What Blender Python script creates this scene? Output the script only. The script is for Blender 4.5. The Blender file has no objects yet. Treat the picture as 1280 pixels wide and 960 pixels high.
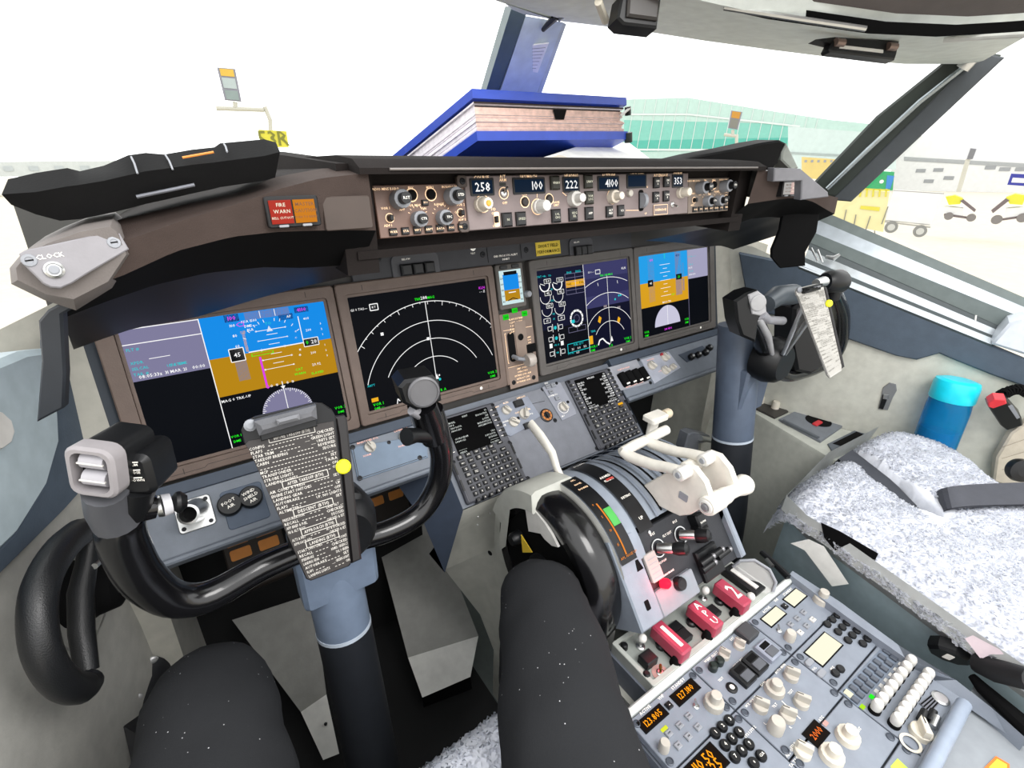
import bpy, math, random
from mathutils import Vector as V, Matrix
random.seed(7)
sc = bpy.context.scene
COL = sc.collection
PI = math.pi
# ------------------------------------------------------------------ camera (solved from the panel dimensions)
CAM = V((-0.6601, -0.9001, 1.3332)); YAW, PITCH, ROLL, FPX = .6265, .4507, .0309, 626.68
_fw = V((math.sin(YAW)*math.cos(PITCH), math.cos(YAW)*math.cos(PITCH), -math.sin(PITCH)))
_r = V((math.cos(YAW), -math.sin(YAW), 0)); _u = _r.cross(_fw)
CR = math.cos(ROLL)*_r + math.sin(ROLL)*_u
CU = -math.sin(ROLL)*_r + math.cos(ROLL)*_u
CF = _fw
cd = bpy.data.cameras.new('camera'); cam = bpy.data.objects.new('camera', cd); COL.objects.link(cam)
cd.sensor_fit = 'HORIZONTAL'; cd.sensor_width = 36; cd.lens = FPX/1280*36; cd.clip_start = .02; cd.clip_end = 2000
m = Matrix((CR, CU, -CF)).transposed().to_4x4(); m.translation = CAM; cam.matrix_world = m
sc.camera = cam

def ray(px, py): return CF + CR*((px-640)/FPX) - CU*((py-480)/FPX)
def ax(px, py, x): v = ray(px, py); return CAM + v*((x-CAM.x)/v.x)
def ay(px, py, y): v = ray(px, py); return CAM + v*((y-CAM.y)/v.y)
def az(px, py, z): v = ray(px, py); return CAM + v*((z-CAM.z)/v.z)
def crop(x0, y0, s): return lambda x, y: (x0+x*s, y0+y*s)

class F:
    """a flat working frame: origin, right, up, normal"""
    def __init__(s, o, u, v):
        s.o = V(o); s.u = V(u).normalized(); v = V(v); s.n = s.u.cross(v).normalized(); s.v = s.n.cross(s.u)
    def p(s, a, b, c=0): return s.o + s.u*a + s.v*b + s.n*c
    def px(s, x, y, c=0):
        d = ray(x, y); o = s.o + s.n*c; t = (o-CAM).dot(s.n)/d.dot(s.n); q = CAM + d*t - s.o
        return (q.dot(s.u), q.dot(s.v))
    def at(s, a, b, c=0, rot=0):
        u = s.u*math.cos(rot) + s.v*math.sin(rot)
        return F(s.p(a, b, c), u, s.n.cross(u))
X, Y, Z = V((1,0,0)), V((0,1,0)), V((0,0,1))
W = F((0,0,0), X, Y)
def FX(x, y=0, z=0): return F((x,y,z), -Y, Z)      # faces -x
def FXp(x, y=0, z=0): return F((x,y,z), Y, Z)      # faces +x
def FY(y, x=0, z=0): return F((x,y,z), X, Z)       # faces -y
def FZ(z, x=0, y=0): return F((x,y,z), X, Y)       # faces up

def quadmap(q, rect):
    """homography from a pixel quad (TL,TR,BR,BL) to a rect (u0,u1,v0,v1)"""
    u0,u1,v0,v1 = rect; dst = [(u0,v1),(u1,v1),(u1,v0),(u0,v0)]
    A=[];B=[]
    for (x,y),(a,b) in zip(q,dst):
        A.append([x,y,1,0,0,0,-a*x,-a*y]); B.append(a)
        A.append([0,0,0,x,y,1,-b*x,-b*y]); B.append(b)
    n=8
    for i in range(n):
        p=max(range(i,n),key=lambda r:abs(A[r][i])); A[i],A[p]=A[p],A[i]; B[i],B[p]=B[p],B[i]
        for r in range(n):
            if r!=i:
                k=A[r][i]/A[i][i]
                if k:
                    A[r]=[x-k*y for x,y in zip(A[r],A[i])]; B[r]-=k*B[i]
    h=[B[i]/A[i][i] for i in range(n)]
    def f(x,y):
        w=h[6]*x+h[7]*y+1
        return ((h[0]*x+h[1]*y+h[2])/w,(h[3]*x+h[4]*y+h[5])/w)
    return f

# ------------------------------------------------------------------ materials
def lin(c):
    if isinstance(c, str):
        c = c.lstrip('#'); c = [int(c[i:i+2],16)/255 for i in (0,2,4)]
    return tuple((x/12.92 if x <= .04045 else ((x+.055)/1.055)**2.4) for x in c) + (1,)
MATS = {}
def mat(name, col, rough=.5, metal=0, var=.08, scale=40, bump=0, bscale=400, emit=0, spec=.5, coat=0):
    if name in MATS: return MATS[name]
    m = bpy.data.materials.new(name); m.use_nodes = True; nt = m.node_tree; b = nt.nodes['Principled BSDF']
    c = lin(col)
    b.inputs['Base Color'].default_value = c; b.inputs['Roughness'].default_value = rough
    b.inputs['Metallic'].default_value = metal; b.inputs['Specular IOR Level'].default_value = spec
    if coat: b.inputs['Coat Weight'].default_value = coat
    tc = nt.nodes.new('ShaderNodeTexCoord')
    if var:
        n = nt.nodes.new('ShaderNodeTexNoise'); n.inputs['Scale'].default_value = scale; n.inputs['Detail'].default_value = 3
        nt.links.new(tc.outputs['Object'], n.inputs['Vector'])
        r = nt.nodes.new('ShaderNodeMapRange'); r.inputs['From Min'].default_value=.3; r.inputs['From Max'].default_value=.7
        r.inputs['To Min'].default_value=1-var; r.inputs['To Max'].default_value=1+var
        nt.links.new(n.outputs['Fac'], r.inputs['Value'])
        mx = nt.nodes.new('ShaderNodeVectorMath'); mx.operation='SCALE'; mx.inputs[0].default_value = c[:3]
        nt.links.new(r.outputs['Result'], mx.inputs['Scale']); nt.links.new(mx.outputs['Vector'], b.inputs['Base Color'])
    if bump:
        n = nt.nodes.new('ShaderNodeTexNoise'); n.inputs['Scale'].default_value = bscale; n.inputs['Detail'].default_value = 2
        nt.links.new(tc.outputs['Object'], n.inputs['Vector'])
        bp = nt.nodes.new('ShaderNodeBump'); bp.inputs['Strength'].default_value = bump; bp.inputs['Distance'].default_value=.002
        nt.links.new(n.outputs['Fac'], bp.inputs['Height']); nt.links.new(bp.outputs['Normal'], b.inputs['Normal'])
    if emit:
        b.inputs['Emission Color'].default_value = c; b.inputs['Emission Strength'].default_value = emit
    MATS[name] = m; return m
def emi(name, col, s=1.0):
    """a lit surface: black glass that glows in one colour"""
    if name in MATS: return MATS[name]
    m = bpy.data.materials.new(name); m.use_nodes = True; nt = m.node_tree; b = nt.nodes['Principled BSDF']
    b.inputs['Base Color'].default_value = (0.0015,0.0015,0.0015,1); b.inputs['Roughness'].default_value=.35
    b.inputs['Specular IOR Level'].default_value=.03
    b.inputs['Emission Color'].default_value = lin(col); b.inputs['Emission Strength'].default_value = s
    MATS[name] = m; return m

BEZ   = mat('bezel_paint', '#6a5b53', .55, bump=.15)
BEZD  = mat('panel_seam', '#38322f', .7)
BOARD = mat('panel_board', '#3a3836', .6)
BROW  = mat('brow_panel_paint', '#3b3c41', .6, bump=.1)
BLUEG = mat('blue_grey_paint', '#808994', .5, bump=.1)
PEDP  = mat('pedestal_paint', '#808792', .5, bump=.1)
PEDD  = mat('pedestal_dark', '#666c76', .5)
GSH   = mat('glareshield_vinyl', '#1f1b1a', .85, bump=.3, bscale=900, spec=.15)
GSHB  = mat('glareshield_brown', '#3f3531', .8, bump=.3, bscale=900, spec=.2)
GSHD  = mat('glareshield_lining', '#0b0f16', .5, spec=.3)
BLACK = mat('black_plastic', '#121315', .38, spec=.35)
BLACKM= mat('black_matte', '#0b0b0c', .8, spec=.12)
GLOSS = mat('gloss_black', '#0d0d0f', .22, coat=.3)
MCPB  = mat('mode_panel_paint', '#7b6f6e', .5, bump=.1)
EFIB  = mat('efis_panel_paint', '#6f564b', .5, bump=.1)
KNOB  = mat('grey_knob', '#b9b4aa', .45)
WHITE = mat('white_lever', '#dedad0', .4)
WPL   = mat('white_plastic', '#d2d0cb', .4)
LAB   = mat('panel_lettering', '#f3efe6', .6, var=0, emit=.25)
LABW  = mat('warm_lettering', '#ffd9b0', .6, var=0, emit=.45)
BTN   = mat('black_button', '#17181a', .45)
BTNG  = mat('olive_button', '#2b2b22', .45)
GREYP = mat('grey_plastic', '#8d9096', .5)
LGREY = mat('light_grey_paint', '#b9b8b0', .6, bump=.15, bscale=250)
WALLG = mat('liner_grey', '#a6a59f', .75, bump=.2, bscale=200)
TRIMB = mat('trim_blue_grey', '#46525f', .7, bump=.2, bscale=300)
TRIML = mat('trim_light', '#a9b7bd', .45)
METAL = mat('bare_metal', '#c8c9c8', .3, 1)
SCREW = mat('dark_screw', '#202124', .4, .6)
GLASSB= mat('dark_glass', '#05070b', .12, var=0)
SCRN  = emi('screen_black', '#05080f', 1)
SCRN2 = emi('screen_blueblack', '#101634', 1)
E_W = emi('glow_white', '#ffffff', 1.0); E_G = emi('glow_green', '#22ff22', 1.0); E_M = emi('glow_magenta', '#e03bf0', 1.0)
E_C = emi('glow_cyan', '#22c8d0', 1.0); E_A = emi('glow_amber', '#f0b020', 1.0); E_SKY = emi('glow_sky', '#0f8ce8', 1.0)
E_GND = emi('glow_ground', '#b8860f', 1.0); E_LAV = emi('glow_lavender', '#7f7c9c', 1.0); E_LAVD = emi('glow_grey', '#9a8f96', .8)
E_OR = emi('glow_orange', '#ffa018', 1.3); E_RED = emi('glow_red', '#ff1428', 4.0); E_CREAM = emi('glow_cream', '#fffce2', 1.0)
E_NAVY = emi('glow_navy', '#1a2a6a', 1.0)

# ------------------------------------------------------------------ glyphs
GL = {}
def glyph(ch):
    if ch in GL: return GL[ch]
    cu = bpy.data.curves.new('t', 'FONT'); cu.body = ch; cu.size = 1; cu.resolution_u = 1; cu.offset = .012
    ob = bpy.data.objects.new('t', cu); COL.objects.link(ob)
    me = ob.to_mesh(); vs = [(v.co.x, v.co.y) for v in me.vertices]; fs = [tuple(p.vertices) for p in me.polygons]
    ob.to_mesh_clear(); bpy.data.objects.remove(ob); bpy.data.curves.remove(cu)
    x0 = min((v[0] for v in vs), default=0); x1 = max((v[0] for v in vs), default=.3)
    GL[ch] = ([(x-x0, y) for x, y in vs], fs, x1-x0); return GL[ch]

MIR = [False]      # when true, everything is built mirrored about the aircraft centreline
def mx(p): return V((-p.x, p.y, p.z)) if MIR[0] else p

class MB:
    def __init__(s): s.v=[]; s.f=[]; s.mi=[]; s.mats=[]
    def add(s, vs, fs, m):
        if m not in s.mats: s.mats.append(m)
        k = s.mats.index(m); n = len(s.v)
        s.v += [mx(V(p)) for p in vs]
        for f in fs:
            f = tuple(i+n for i in f)
            s.f.append(f[::-1] if MIR[0] else f); s.mi.append(k)
        return s
    def poly(s, pts, m): return s.add(pts, [tuple(range(len(pts)))], m)
    def prism(s, fr, pts, n0, n1, m, bev=0, top=None):
        """2-D outline (CCW in the frame) extruded along the normal; optional chamfer round the front"""
        a = sum(pts[i][0]*pts[(i+1)%len(pts)][1]-pts[(i+1)%len(pts)][0]*pts[i][1] for i in range(len(pts)))
        if a < 0: pts = pts[::-1]
        N = len(pts); rings = [(pts, n0)]
        if bev:
            rings += [(pts, n1-bev), (inset(pts, bev), n1)]
        else: rings += [(pts, n1)]
        vs=[]; fs=[]
        for q, h in rings: vs += [fr.p(x, y, h) for x, y in q]
        for k in range(len(rings)-1):
            for i in range(N):
                j=(i+1)%N; fs.append((k*N+i, k*N+j, (k+1)*N+j, (k+1)*N+i))
        s.add(vs, fs, m)
        s.add([fr.p(x,y,n0) for x,y in pts], [tuple(range(N))[::-1]], m)
        q, h = rings[-1]
        s.add([fr.p(x,y,h) for x,y in q], [tuple(range(N))], top or m)
        return s
    def box(s, fr, u0,u1,v0,v1,n0,n1,m,bev=0,top=None):
        if u0>u1: u0,u1=u1,u0
        if v0>v1: v0,v1=v1,v0
        return s.prism(fr, [(u0,v0),(u1,v0),(u1,v1),(u0,v1)], n0,n1,m,bev,top)
    def rbox(s, fr, u0,u1,v0,v1,r,n0,n1,m,bev=0,top=None): return s.prism(fr, rrect(u0,u1,v0,v1,r), n0,n1,m,bev,top)
    def ring(s, fr, outer, inner, n0, n1, m, bev=0):
        N=len(outer); vs=[]; fs=[]
        rs=[(outer,n0),(outer,n1-bev)]+([(inset(outer,bev),n1)] if bev else [])+[(inner,n1),(inner,n0)]
        if not bev: rs[1]=(outer,n1)
        for q,h in rs: vs+=[fr.p(x,y,h) for x,y in q]
        for k in range(len(rs)-1):
            for i in range(N):
                j=(i+1)%N; fs.append((k*N+i,k*N+j,(k+1)*N+j,(k+1)*N+i))
        return s.add(vs,fs,m)
    def flat(s, fr, pts, m, n=.0006):
        a = sum(pts[i][0]*pts[(i+1)%len(pts)][1]-pts[(i+1)%len(pts)][0]*pts[i][1] for i in range(len(pts)))
        if a < 0: pts = pts[::-1]
        return s.add([fr.p(x,y,n) for x,y in pts],[tuple(range(len(pts)))],m)
    def rect(s, fr, u0,u1,v0,v1,m,n=.0006): return s.flat(fr,[(u0,v0),(u1,v0),(u1,v1),(u0,v1)],m,n)
    def line(s, fr, a, b, w, m, n=.0009):
        a=V((a[0],a[1])); b=V((b[0],b[1])); d=(b-a)
        if d.length<1e-9: return s
        d.normalize(); q=V((-d.y,d.x))*w/2
        return s.flat(fr,[tuple(a-q),tuple(b-q),tuple(b+q),tuple(a+q)],m,n)
    def pline(s, fr, pts, w, m, n=.0009, close=False):
        if close: pts=list(pts)+[pts[0]]
        for a,b in zip(pts,pts[1:]): s.line(fr,a,b,w,m,n)
        return s
    def frame(s, fr, u0,u1,v0,v1,w,m,n=.0009): return s.pline(fr,[(u0,v0),(u1,v0),(u1,v1),(u0,v1)],w,m,n,True)
    def arc(s, fr, c, r, a0, a1, w, m, n=.0009, seg=None):
        seg=seg or max(4,int(abs(a1-a0)/(PI/24))); vs=[];fs=[]
        if a1<a0: a0,a1=a1,a0
        for i in range(seg+1):
            a=a0+(a1-a0)*i/seg; ca,sa=math.cos(a),math.sin(a)
            vs+=[fr.p(c[0]+(r-w/2)*ca,c[1]+(r-w/2)*sa,n),fr.p(c[0]+(r+w/2)*ca,c[1]+(r+w/2)*sa,n)]
        for i in range(seg): fs.append((2*i,2*i+1,2*i+3,2*i+2))
        return s.add(vs,fs,m)
    def disc(s, fr, c, r, m, n=.0006, a0=0, a1=2*PI, seg=24):
        pts=[(c[0]+r*math.cos(a0+(a1-a0)*i/seg),c[1]+r*math.sin(a0+(a1-a0)*i/seg)) for i in range(seg+(0 if a1-a0>6.28 else 1))]
        return s.flat(fr,pts,m,n)
    def lathe(s, fr, prof, m, seg=24, flute=0, cap=True):
        """prof: (radius, height) along the frame normal"""
        vs=[];fs=[];N=seg
        for r,h in prof:
            for i in range(N):
                rr=r*(1-flute*(i%2)) if h>prof[0][1]+1e-6 else r
                a=2*PI*i/N; vs.append(fr.p(rr*math.cos(a),rr*math.sin(a),h))
        for k in range(len(prof)-1):
            for i in range(N):
                j=(i+1)%N; fs.append((k*N+i,k*N+j,(k+1)*N+j,(k+1)*N+i))
        s.add(vs,fs,m)
        if cap:
            k=(len(prof)-1)*N
            if prof[-1][0]>1e-5: s.add(vs[k:],[tuple(range(N))],m)
            if prof[0][0]>1e-5: s.add(vs[:N],[tuple(range(N))[::-1]],m)
        return s
    def tube(s, pts, rad, m, seg=12, cap=True, flat=1.0, up=None):
        """round (or flattened) bar swept along points; rad may be a list"""
        pts=[V(p) for p in pts]; n=len(pts)
        if not isinstance(rad,(list,tuple)): rad=[rad]*n
        t0=(pts[1]-pts[0]).normalized(); ref=V(up) if up else (Z if abs(t0.z)<.9 else X)
        a=t0.cross(ref).normalized(); vs=[];fs=[]
        for i,p in enumerate(pts):
            t=(pts[min(i+1,n-1)]-pts[max(i-1,0)]).normalized()
            a=(a-t*a.dot(t)).normalized(); b=t.cross(a)
            r=rad[i]
            ra,rb=(r if isinstance(r,tuple) else (r,r*flat))
            for k in range(seg):
                q=2*PI*k/seg; vs.append(p+a*ra*math.cos(q)+b*rb*math.sin(q))
        for i in range(n-1):
            for k in range(seg):
                j=(k+1)%seg; fs.append((i*seg+k,i*seg+j,(i+1)*seg+j,(i+1)*seg+k))
        s.add(vs,fs,m)
        if cap:
            s.add(vs[:seg],[tuple(range(seg))[::-1]],m); s.add(vs[-seg:],[tuple(range(seg))],m)
        return s
    def loft(s, rows, m, close=False, flip=False):
        """rows of equal-length point lists"""
        n=len(rows[0]); vs=[V(p) for r in rows for p in r]; fs=[]
        for k in range(len(rows)-1):
            for i in range(n if close else n-1):
                j=(i+1)%n; f=(k*n+i,k*n+j,(k+1)*n+j,(k+1)*n+i); fs.append(f[::-1] if flip else f)
        return s.add(vs,fs,m)
    def ball(s, c, r, m, seg=16, rows=10, ax=None):
        c=V(c); rr=r if isinstance(r,(tuple,list)) else (r,r,r); vs=[];fs=[]
        A=ax or (X,Y,Z)
        for j in range(rows+1):
            t=PI*j/rows
            for i in range(seg):
                a=2*PI*i/seg
                vs.append(c+A[0]*rr[0]*math.sin(t)*math.cos(a)+A[1]*rr[1]*math.sin(t)*math.sin(a)-A[2]*rr[2]*math.cos(t))
        for j in range(rows):
            for i in range(seg):
                k=(i+1)%seg; fs.append((j*seg+i,j*seg+k,(j+1)*seg+k,(j+1)*seg+i))
        return s.add(vs,fs,m)
    def text(s, fr, st, u, v, size, m, al='c', n=.0007, rot=0, wid=1.0, gap=.09):
        ws=0
        for ch in st: ws += .32 if ch==' ' else glyph(ch)[2]+gap
        ws=(ws-gap)*size*wid; x=u-(ws/2 if al=='c' else ws if al=='r' else 0)
        c0,s0=math.cos(rot),math.sin(rot); x-=u
        for ch in st:
            if ch==' ': x+=.32*size*wid; continue
            gv,gf,gw=glyph(ch); vs=[]
            for a,b in gv:
                p,q=x+a*size*wid,(b-.34)*size
                vs.append(fr.p(u+p*c0-q*s0,v+p*s0+q*c0,n))
            s.add(vs,gf,m); x+=(gw+gap)*size*wid
        return s
    def obj(s, name, parent=None, label=None, cat=None, group=None, kind=None, sharp=35, smooth=True):
        me=bpy.data.meshes.new(name); o=bpy.data.objects.new(name,me); COL.objects.link(o)
        if parent is not None: base=WL[parent.name]
        else:
            lo=[min(p[i] for p in s.v) for i in range(3)]; hi=[max(p[i] for p in s.v) for i in range(3)]
            base=V(((lo[0]+hi[0])/2,(lo[1]+hi[1])/2,lo[2]))
        me.from_pydata([p-base for p in s.v],[],s.f)
        for m_ in s.mats: me.materials.append(m_)
        me.polygons.foreach_set('material_index',s.mi)
        if smooth:
            me.polygons.foreach_set('use_smooth',[True]*len(me.polygons)); me.set_sharp_from_angle(angle=math.radians(sharp))
        me.update()
        if parent is not None: o.parent=parent
        else: o.location=base
        WL[o.name]=base
        tag(o,label,cat,group,kind); return o
WL={}
def tag(o,label=None,cat=None,group=None,kind=None):
    if label: o['label']=label
    if cat: o['category']=cat
    if group: o['group']=group
    if kind: o['kind']=kind
    return o
def thing(name,label,cat,loc,group=None):
    loc=mx(V(loc))
    o=bpy.data.objects.new(name,None); COL.objects.link(o); o.location=loc; o.empty_display_size=.05; WL[o.name]=loc
    return tag(o,label,cat,group)
def inset(pts,d):
    N=len(pts); out=[]
    for i in range(N):
        a,b,c=V(pts[i-1]),V(pts[i]),V(pts[(i+1)%N])
        e1=(b-a); e2=(c-b)
        if e1.length<1e-9 or e2.length<1e-9: out.append(tuple(b)); continue
        e1.normalize(); e2.normalize(); n1=V((-e1.y,e1.x)); n2=V((-e2.y,e2.x)); q=n1+n2
        k=q.length
        if k<1e-6: out.append(tuple(b)); continue
        q/=k; out.append(tuple(b+q*(d/max(.35,q.dot(n1)))))
    return out
def rrect(u0,u1,v0,v1,r,seg=4):
    if u0>u1: u0,u1=u1,u0
    if v0>v1: v0,v1=v1,v0
    pts=[]
    for cx,cy,a0 in ((u1-r,v0+r,-PI/2),(u1-r,v1-r,0),(u0+r,v1-r,PI/2),(u0+r,v0+r,PI)):
        for i in range(seg+1): a=a0+PI/2*i/seg; pts.append((cx+r*math.cos(a),cy+r*math.sin(a)))
    return pts
def resamp(pts,n):
    pts=[V(p) for p in pts]; L=[0]
    for a,b in zip(pts,pts[1:]): L.append(L[-1]+(b-a).length)
    out=[]
    for i in range(n):
        t=L[-1]*i/(n-1); k=0
        while k<len(L)-2 and L[k+1]<t: k+=1
        out.append(pts[k].lerp(pts[k+1],(t-L[k])/max(1e-9,L[k+1]-L[k])))
    return out
def spline(pts,n):
    """Catmull-Rom through the points"""
    pts=[V(p) for p in pts]; m=len(pts)-1; out=[]
    for i in range(n):
        t=m*i/(n-1); k=min(int(t),m-1); f=t-k
        p0=pts[max(k-1,0)];p1=pts[k];p2=pts[k+1];p3=pts[min(k+2,m)]
        out.append(.5*((2*p1)+(p2-p0)*f+(2*p0-5*p1+4*p2-p3)*f*f+(3*p1-p0-3*p2+p3)*f**3))
    return out

# --------------------------------------------------- small controls shared by the panels
def key(par,name,fr,u,v,w,h,t,m,txt=None,tm=None,ts=None,label=None,bev=None,n0=0,rot=0,lines=None):
    f=fr.at(u,v,n0,rot); b=MB(); b.box(f,-w/2,w/2,-h/2,h/2,0,t,m,bev if bev is not None else min(w,h)*.12)
    if txt:
        L=txt.split('|')
        for i,l in enumerate(L): b.text(f,l,0,((len(L)-1)/2-i)*(ts or h*.5)*1.0,ts or h*.5,tm or LAB,n=t+.0003)
    return b.obj(name,par,label)
def knob(par,fr,u,v,r,h,m=None,style='round',name='knob',label=None,n0=0,ptr=0,top=None):
    m=m or KNOB; f=fr.at(u,v,n0,ptr); b=MB()
    if style=='round':
        b.lathe(f,[(r,0),(r,h*.28),(r*.86,h*.34),(r*.8,h*.9),(r*.7,h)],m,28,.05)
        b.box(f,-r*.08,r*.08,r*.1,r*.7,h,h+.0006,LAB)
    elif style=='dual':
        b.lathe(f,[(r*1.05,0),(r,h*.42),(r*.92,h*.45)],m,28,.04); b.lathe(f,[(r*.62,h*.45),(r*.58,h*.97),(r*.5,h)],m,20,.06)
    elif style=='cap':
        b.lathe(f,[(r,0),(r*.98,h*.6),(r*.9,h*.62)],m,28,.04); b.lathe(f,[(r*.62,h*.62),(r*.6,h)],BLACK,20)
        b.text(f,top or 'RST',0,0,r*.42,LAB,n=h+.0004)
    elif style=='ptr':
        b.lathe(f,[(r,0),(r*.95,h*.35),(r*.85,h*.4)],m,24)
        b.prism(f,[(-r*.3,-r*.85),(r*.3,-r*.85),(r*.26,r*.7),(0,r),(-r*.26,r*.7)],h*.35,h,m,r*.08)
        b.box(f,-r*.05,r*.05,r*.1,r*.9,h,h+.0005,BLACK)
    elif style=='plain':
        b.lathe(f,[(r,0),(r*.96,h*.8),(r*.8,h)],m,20)
    return b.obj(name,par,label)
def toggle(par,fr,u,v,s=1.0,tilt=.5,name='toggle_switch',m=None):
    f=fr.at(u,v); b=MB(); b.lathe(f,[(.006*s,0),(.006*s,.002*s),(.004*s,.003*s)],METAL,12)
    d=f.n*math.cos(tilt)+f.v*math.sin(tilt)
    b.tube([f.p(0,0,.002*s),f.p(0,0,.002*s)+d*.010*s,f.p(0,0,.002*s)+d*.014*s],[.0016*s,.0024*s,.0018*s],m or METAL,10)
    return b.obj(name,par)
def screw(b,fr,u,v,r=.004,n=0,m=None):
    f=fr.at(u,v,n); b.lathe(f,[(r,0),(r*.9,.0012),(r*.55,.0014),(r*.5,.0008)],m or SCREW,12)
    b.box(f,-r*.5,r*.5,-r*.1,r*.1,.0008,.0013,BLACKM)
# ================================================================== main instrument panel and its displays
TH=.2551
MP=F((0,0,.95),X,(0,math.sin(TH),math.cos(TH)))
SW,SA,SG,SH=.307,.0715,.044,.1125
QP={'A':[(142,418),(402,377),(437,525),(203,580)],'B':[(430,370),(606,348),(625,471),(459,511)],
    'C':[(667,339),(783,322),(790,426),(681,455)],'D':[(797,320),(885,309),(887,406),(801,423)]}
XS={'C':(SA,SA+SW),'D':(SA+SW+SG,SA+2*SW+SG),'B':(-SA-SW,-SA),'A':(-SA-2*SW-SG,-SA-SW-SG)}
b=MB()
b.box(MP,-.80,.80,-.175,.30,-.03,-.012,BOARD)
ip=b.obj('instrument_panel',None,'dark grey main instrument panel board behind the five displays','panel')
def unit(k):
    u0,u1=XS[k]; return quadmap(QP[k],(u0,u1,-SH,SH))
def display(k,label):
    u0,u1=XS[k]; mid=SA+SW+SG/2
    o0,o1=(u0-.027,u1+SG/2-.0012) if k in 'AC' else (u0-SG/2+.0012,u1+.027)
    if k=='B': o0,o1=u0-SG/2+.0012,u1+.022
    if k=='C': o0,o1=u0-.022,u1+SG/2-.0012
    if k=='A': o0,o1=u0-.03,u1+SG/2-.0012
    if k=='D': o0,o1=u0-SG/2+.0012,u1+.03
    t=thing('display_unit',label,'display',MP.p((u0+u1)/2,-.139,0),'landscape display units')
    b=MB(); bz=BEZ if k in 'AB' else mat('bezel_paint_right','#5b5754',.55,bump=.15)
    b.ring(MP,rrect(o0,o1,-.139,.139,.007),rrect(u0-.006,u1+.006,-SH-.006,SH+.006,.006),-.012,.006,bz,.002)
    b.ring(MP,rrect(u0-.006,u1+.006,-SH-.006,SH+.006,.006),rrect(u0,u1,-SH,SH,.002),-.012,.002,bz,.001)
    for uu in (u0+.03,u1-.03):
        for vv in (-.128,.128):
            b.rect(MP,uu-.0006,uu+.0006,vv-.005,vv+.005,BEZD,.0063)
    b.disc(MP,(u1-.05,-.126),.0035,LAB,.0064,seg=14)
    b.pline(MP,[(u0+.01,-.131),(u0+.06,-.131),(u0+.065,-.127),(u1-.075,-.127),(u1-.07,-.131),(u1-.01,-.131)],.0008,BEZD,.0063)
    b.obj('bezel',t)
    return t,u0,u1
# ---- captain outboard (primary flight) display
t,u0,u1=display('A','landscape display in front of the captain showing a blue and tan artificial horizon')
Q=unit('A'); c1=crop(120,300,.265625); c5=crop(230,360,210/1186)
b=MB(); b.rect(MP,u0,u1,-SH,SH,SCRN,0)
def P1(x,y): return Q(*c1(x,y))
def P5(x,y): return Q(*c5(x,y))
us=Q(238,399)[0]; hz=Q(330,440)[1]; gb=Q(350,483)[1]
lv=Q(210,472)[1]
b.rect(MP,u0,us,lv,SH,E_LAV); b.rect(MP,us,u1,hz,SH,E_SKY); b.rect(MP,us,u1,gb,hz,E_GND)
b.line(MP,(us,-SH),(us,SH),.0014,E_W); b.line(MP,(u0,SH-.001),(us,SH-.001),.0014,E_W)
lm=Q(190,430)[1]; b.line(MP,(u0,lm),(us,lm),.0014,E_W); b.line(MP,(u0+.028,lm-.026),(u0+.056,lm-.026),.001,E_W)
for i,s in enumerate(('FLT #','XPDR','SELCAL','TAIL #')): b.text(MP,s,u0+.003,lm-.008-(0 if i==0 else .012+i*.009),.0062,E_C,'l')
b.text(MP,'UTC TIME',u1-.245,lv+.016,.006,E_C); b.text(MP,'DATE',u0+.06,lv+.016,.006,E_C); b.text(MP,'08:05:33z',u0+.024,lv+.006,.0075,E_W); b.text(MP,'31 MAR 21',u0+.058,lv+.006,.007,E_W); b.text(MP,'00:00',u0+.09,lv+.006,.0075,E_W)
# speed tape
x,y=P5(330,420); b.rect(MP,x-.016,x+.016,hz-.045,hz+.075,E_LAVD,.0004)
x,y=P5(292,232); b.rect(MP,x-.011,x+.011,y-.006,y+.006,E_NAVY); b.text(MP,'100',x,y,.0095,E_M,n=.001)
for i,(yy,s) in enumerate(((285,'100'),(357,'80'),(430,'60'))):
    x,y=P5(300+i*22,yy); b.text(MP,s,x,y,.0065,E_W)
x,y=P5(345,490); b.rect(MP,x-.011,x+.011,y-.011,y+.011,GLASSB,.001); b.frame(MP,x-.011,x+.011,y-.011,y+.011,.0014,E_W,.0012); b.text(MP,'45',x,y,.010,E_W,n=.0012)
x,y=P5(398,395); b.rect(MP,x-.0022,x+.0022,y-.018,y+.015,E_A); b.rect(MP,x-.004,x+.004,y+.013,y+.018,E_A)
x,y=P5(420,250); b.text(MP,'N/A 1500',x,y,.006,E_W); b.text(MP,'DME ---',x+.001,y-.008,.006,E_W); b.text(MP,'BLR',x-.001,y-.015,.006,E_W)
x,y=P5(358,275); b.pline(MP,[(x-.006,y),(x-.002,y+.003),(x+.005,y+.003),(x+.005,y-.003),(x-.002,y-.003)],.001,E_M,close=True)
# attitude
x,y=P5(560,265); b.text(MP,'TO',x,y,.007,E_C); x,y=P5(572,305); b.flat(MP,[(x-.005,y-.004),(x+.005,y-.004),(x,y+.006)],E_W)
ac=(P5(620,440)[0],hz)
for i in range(-4,5):
    if i==0: continue
    w=.024 if i%2==0 else .009; yy=hz+i*.0085; b.line(MP,(ac[0]-w,yy),(ac[0]+w,yy),.0009,E_W)
    if i%2==0:
        for q in (-1,1): b.disc(MP,(ac[0]+q*w,yy),.0016,E_W,seg=10)
for a in (30,45,60,70,80,100,110,120,135,150):
    r=.048; a=math.radians(a); b.line(MP,(ac[0]+r*math.cos(a),hz+r*math.sin(a)),(ac[0]+(r+.005)*math.cos(a),hz+(r+.005)*math.sin(a)),.001,E_W)
b.line(MP,(ac[0]-.043,hz+.001),(ac[0]+.06,hz+.001),.0018,E_W)
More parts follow.
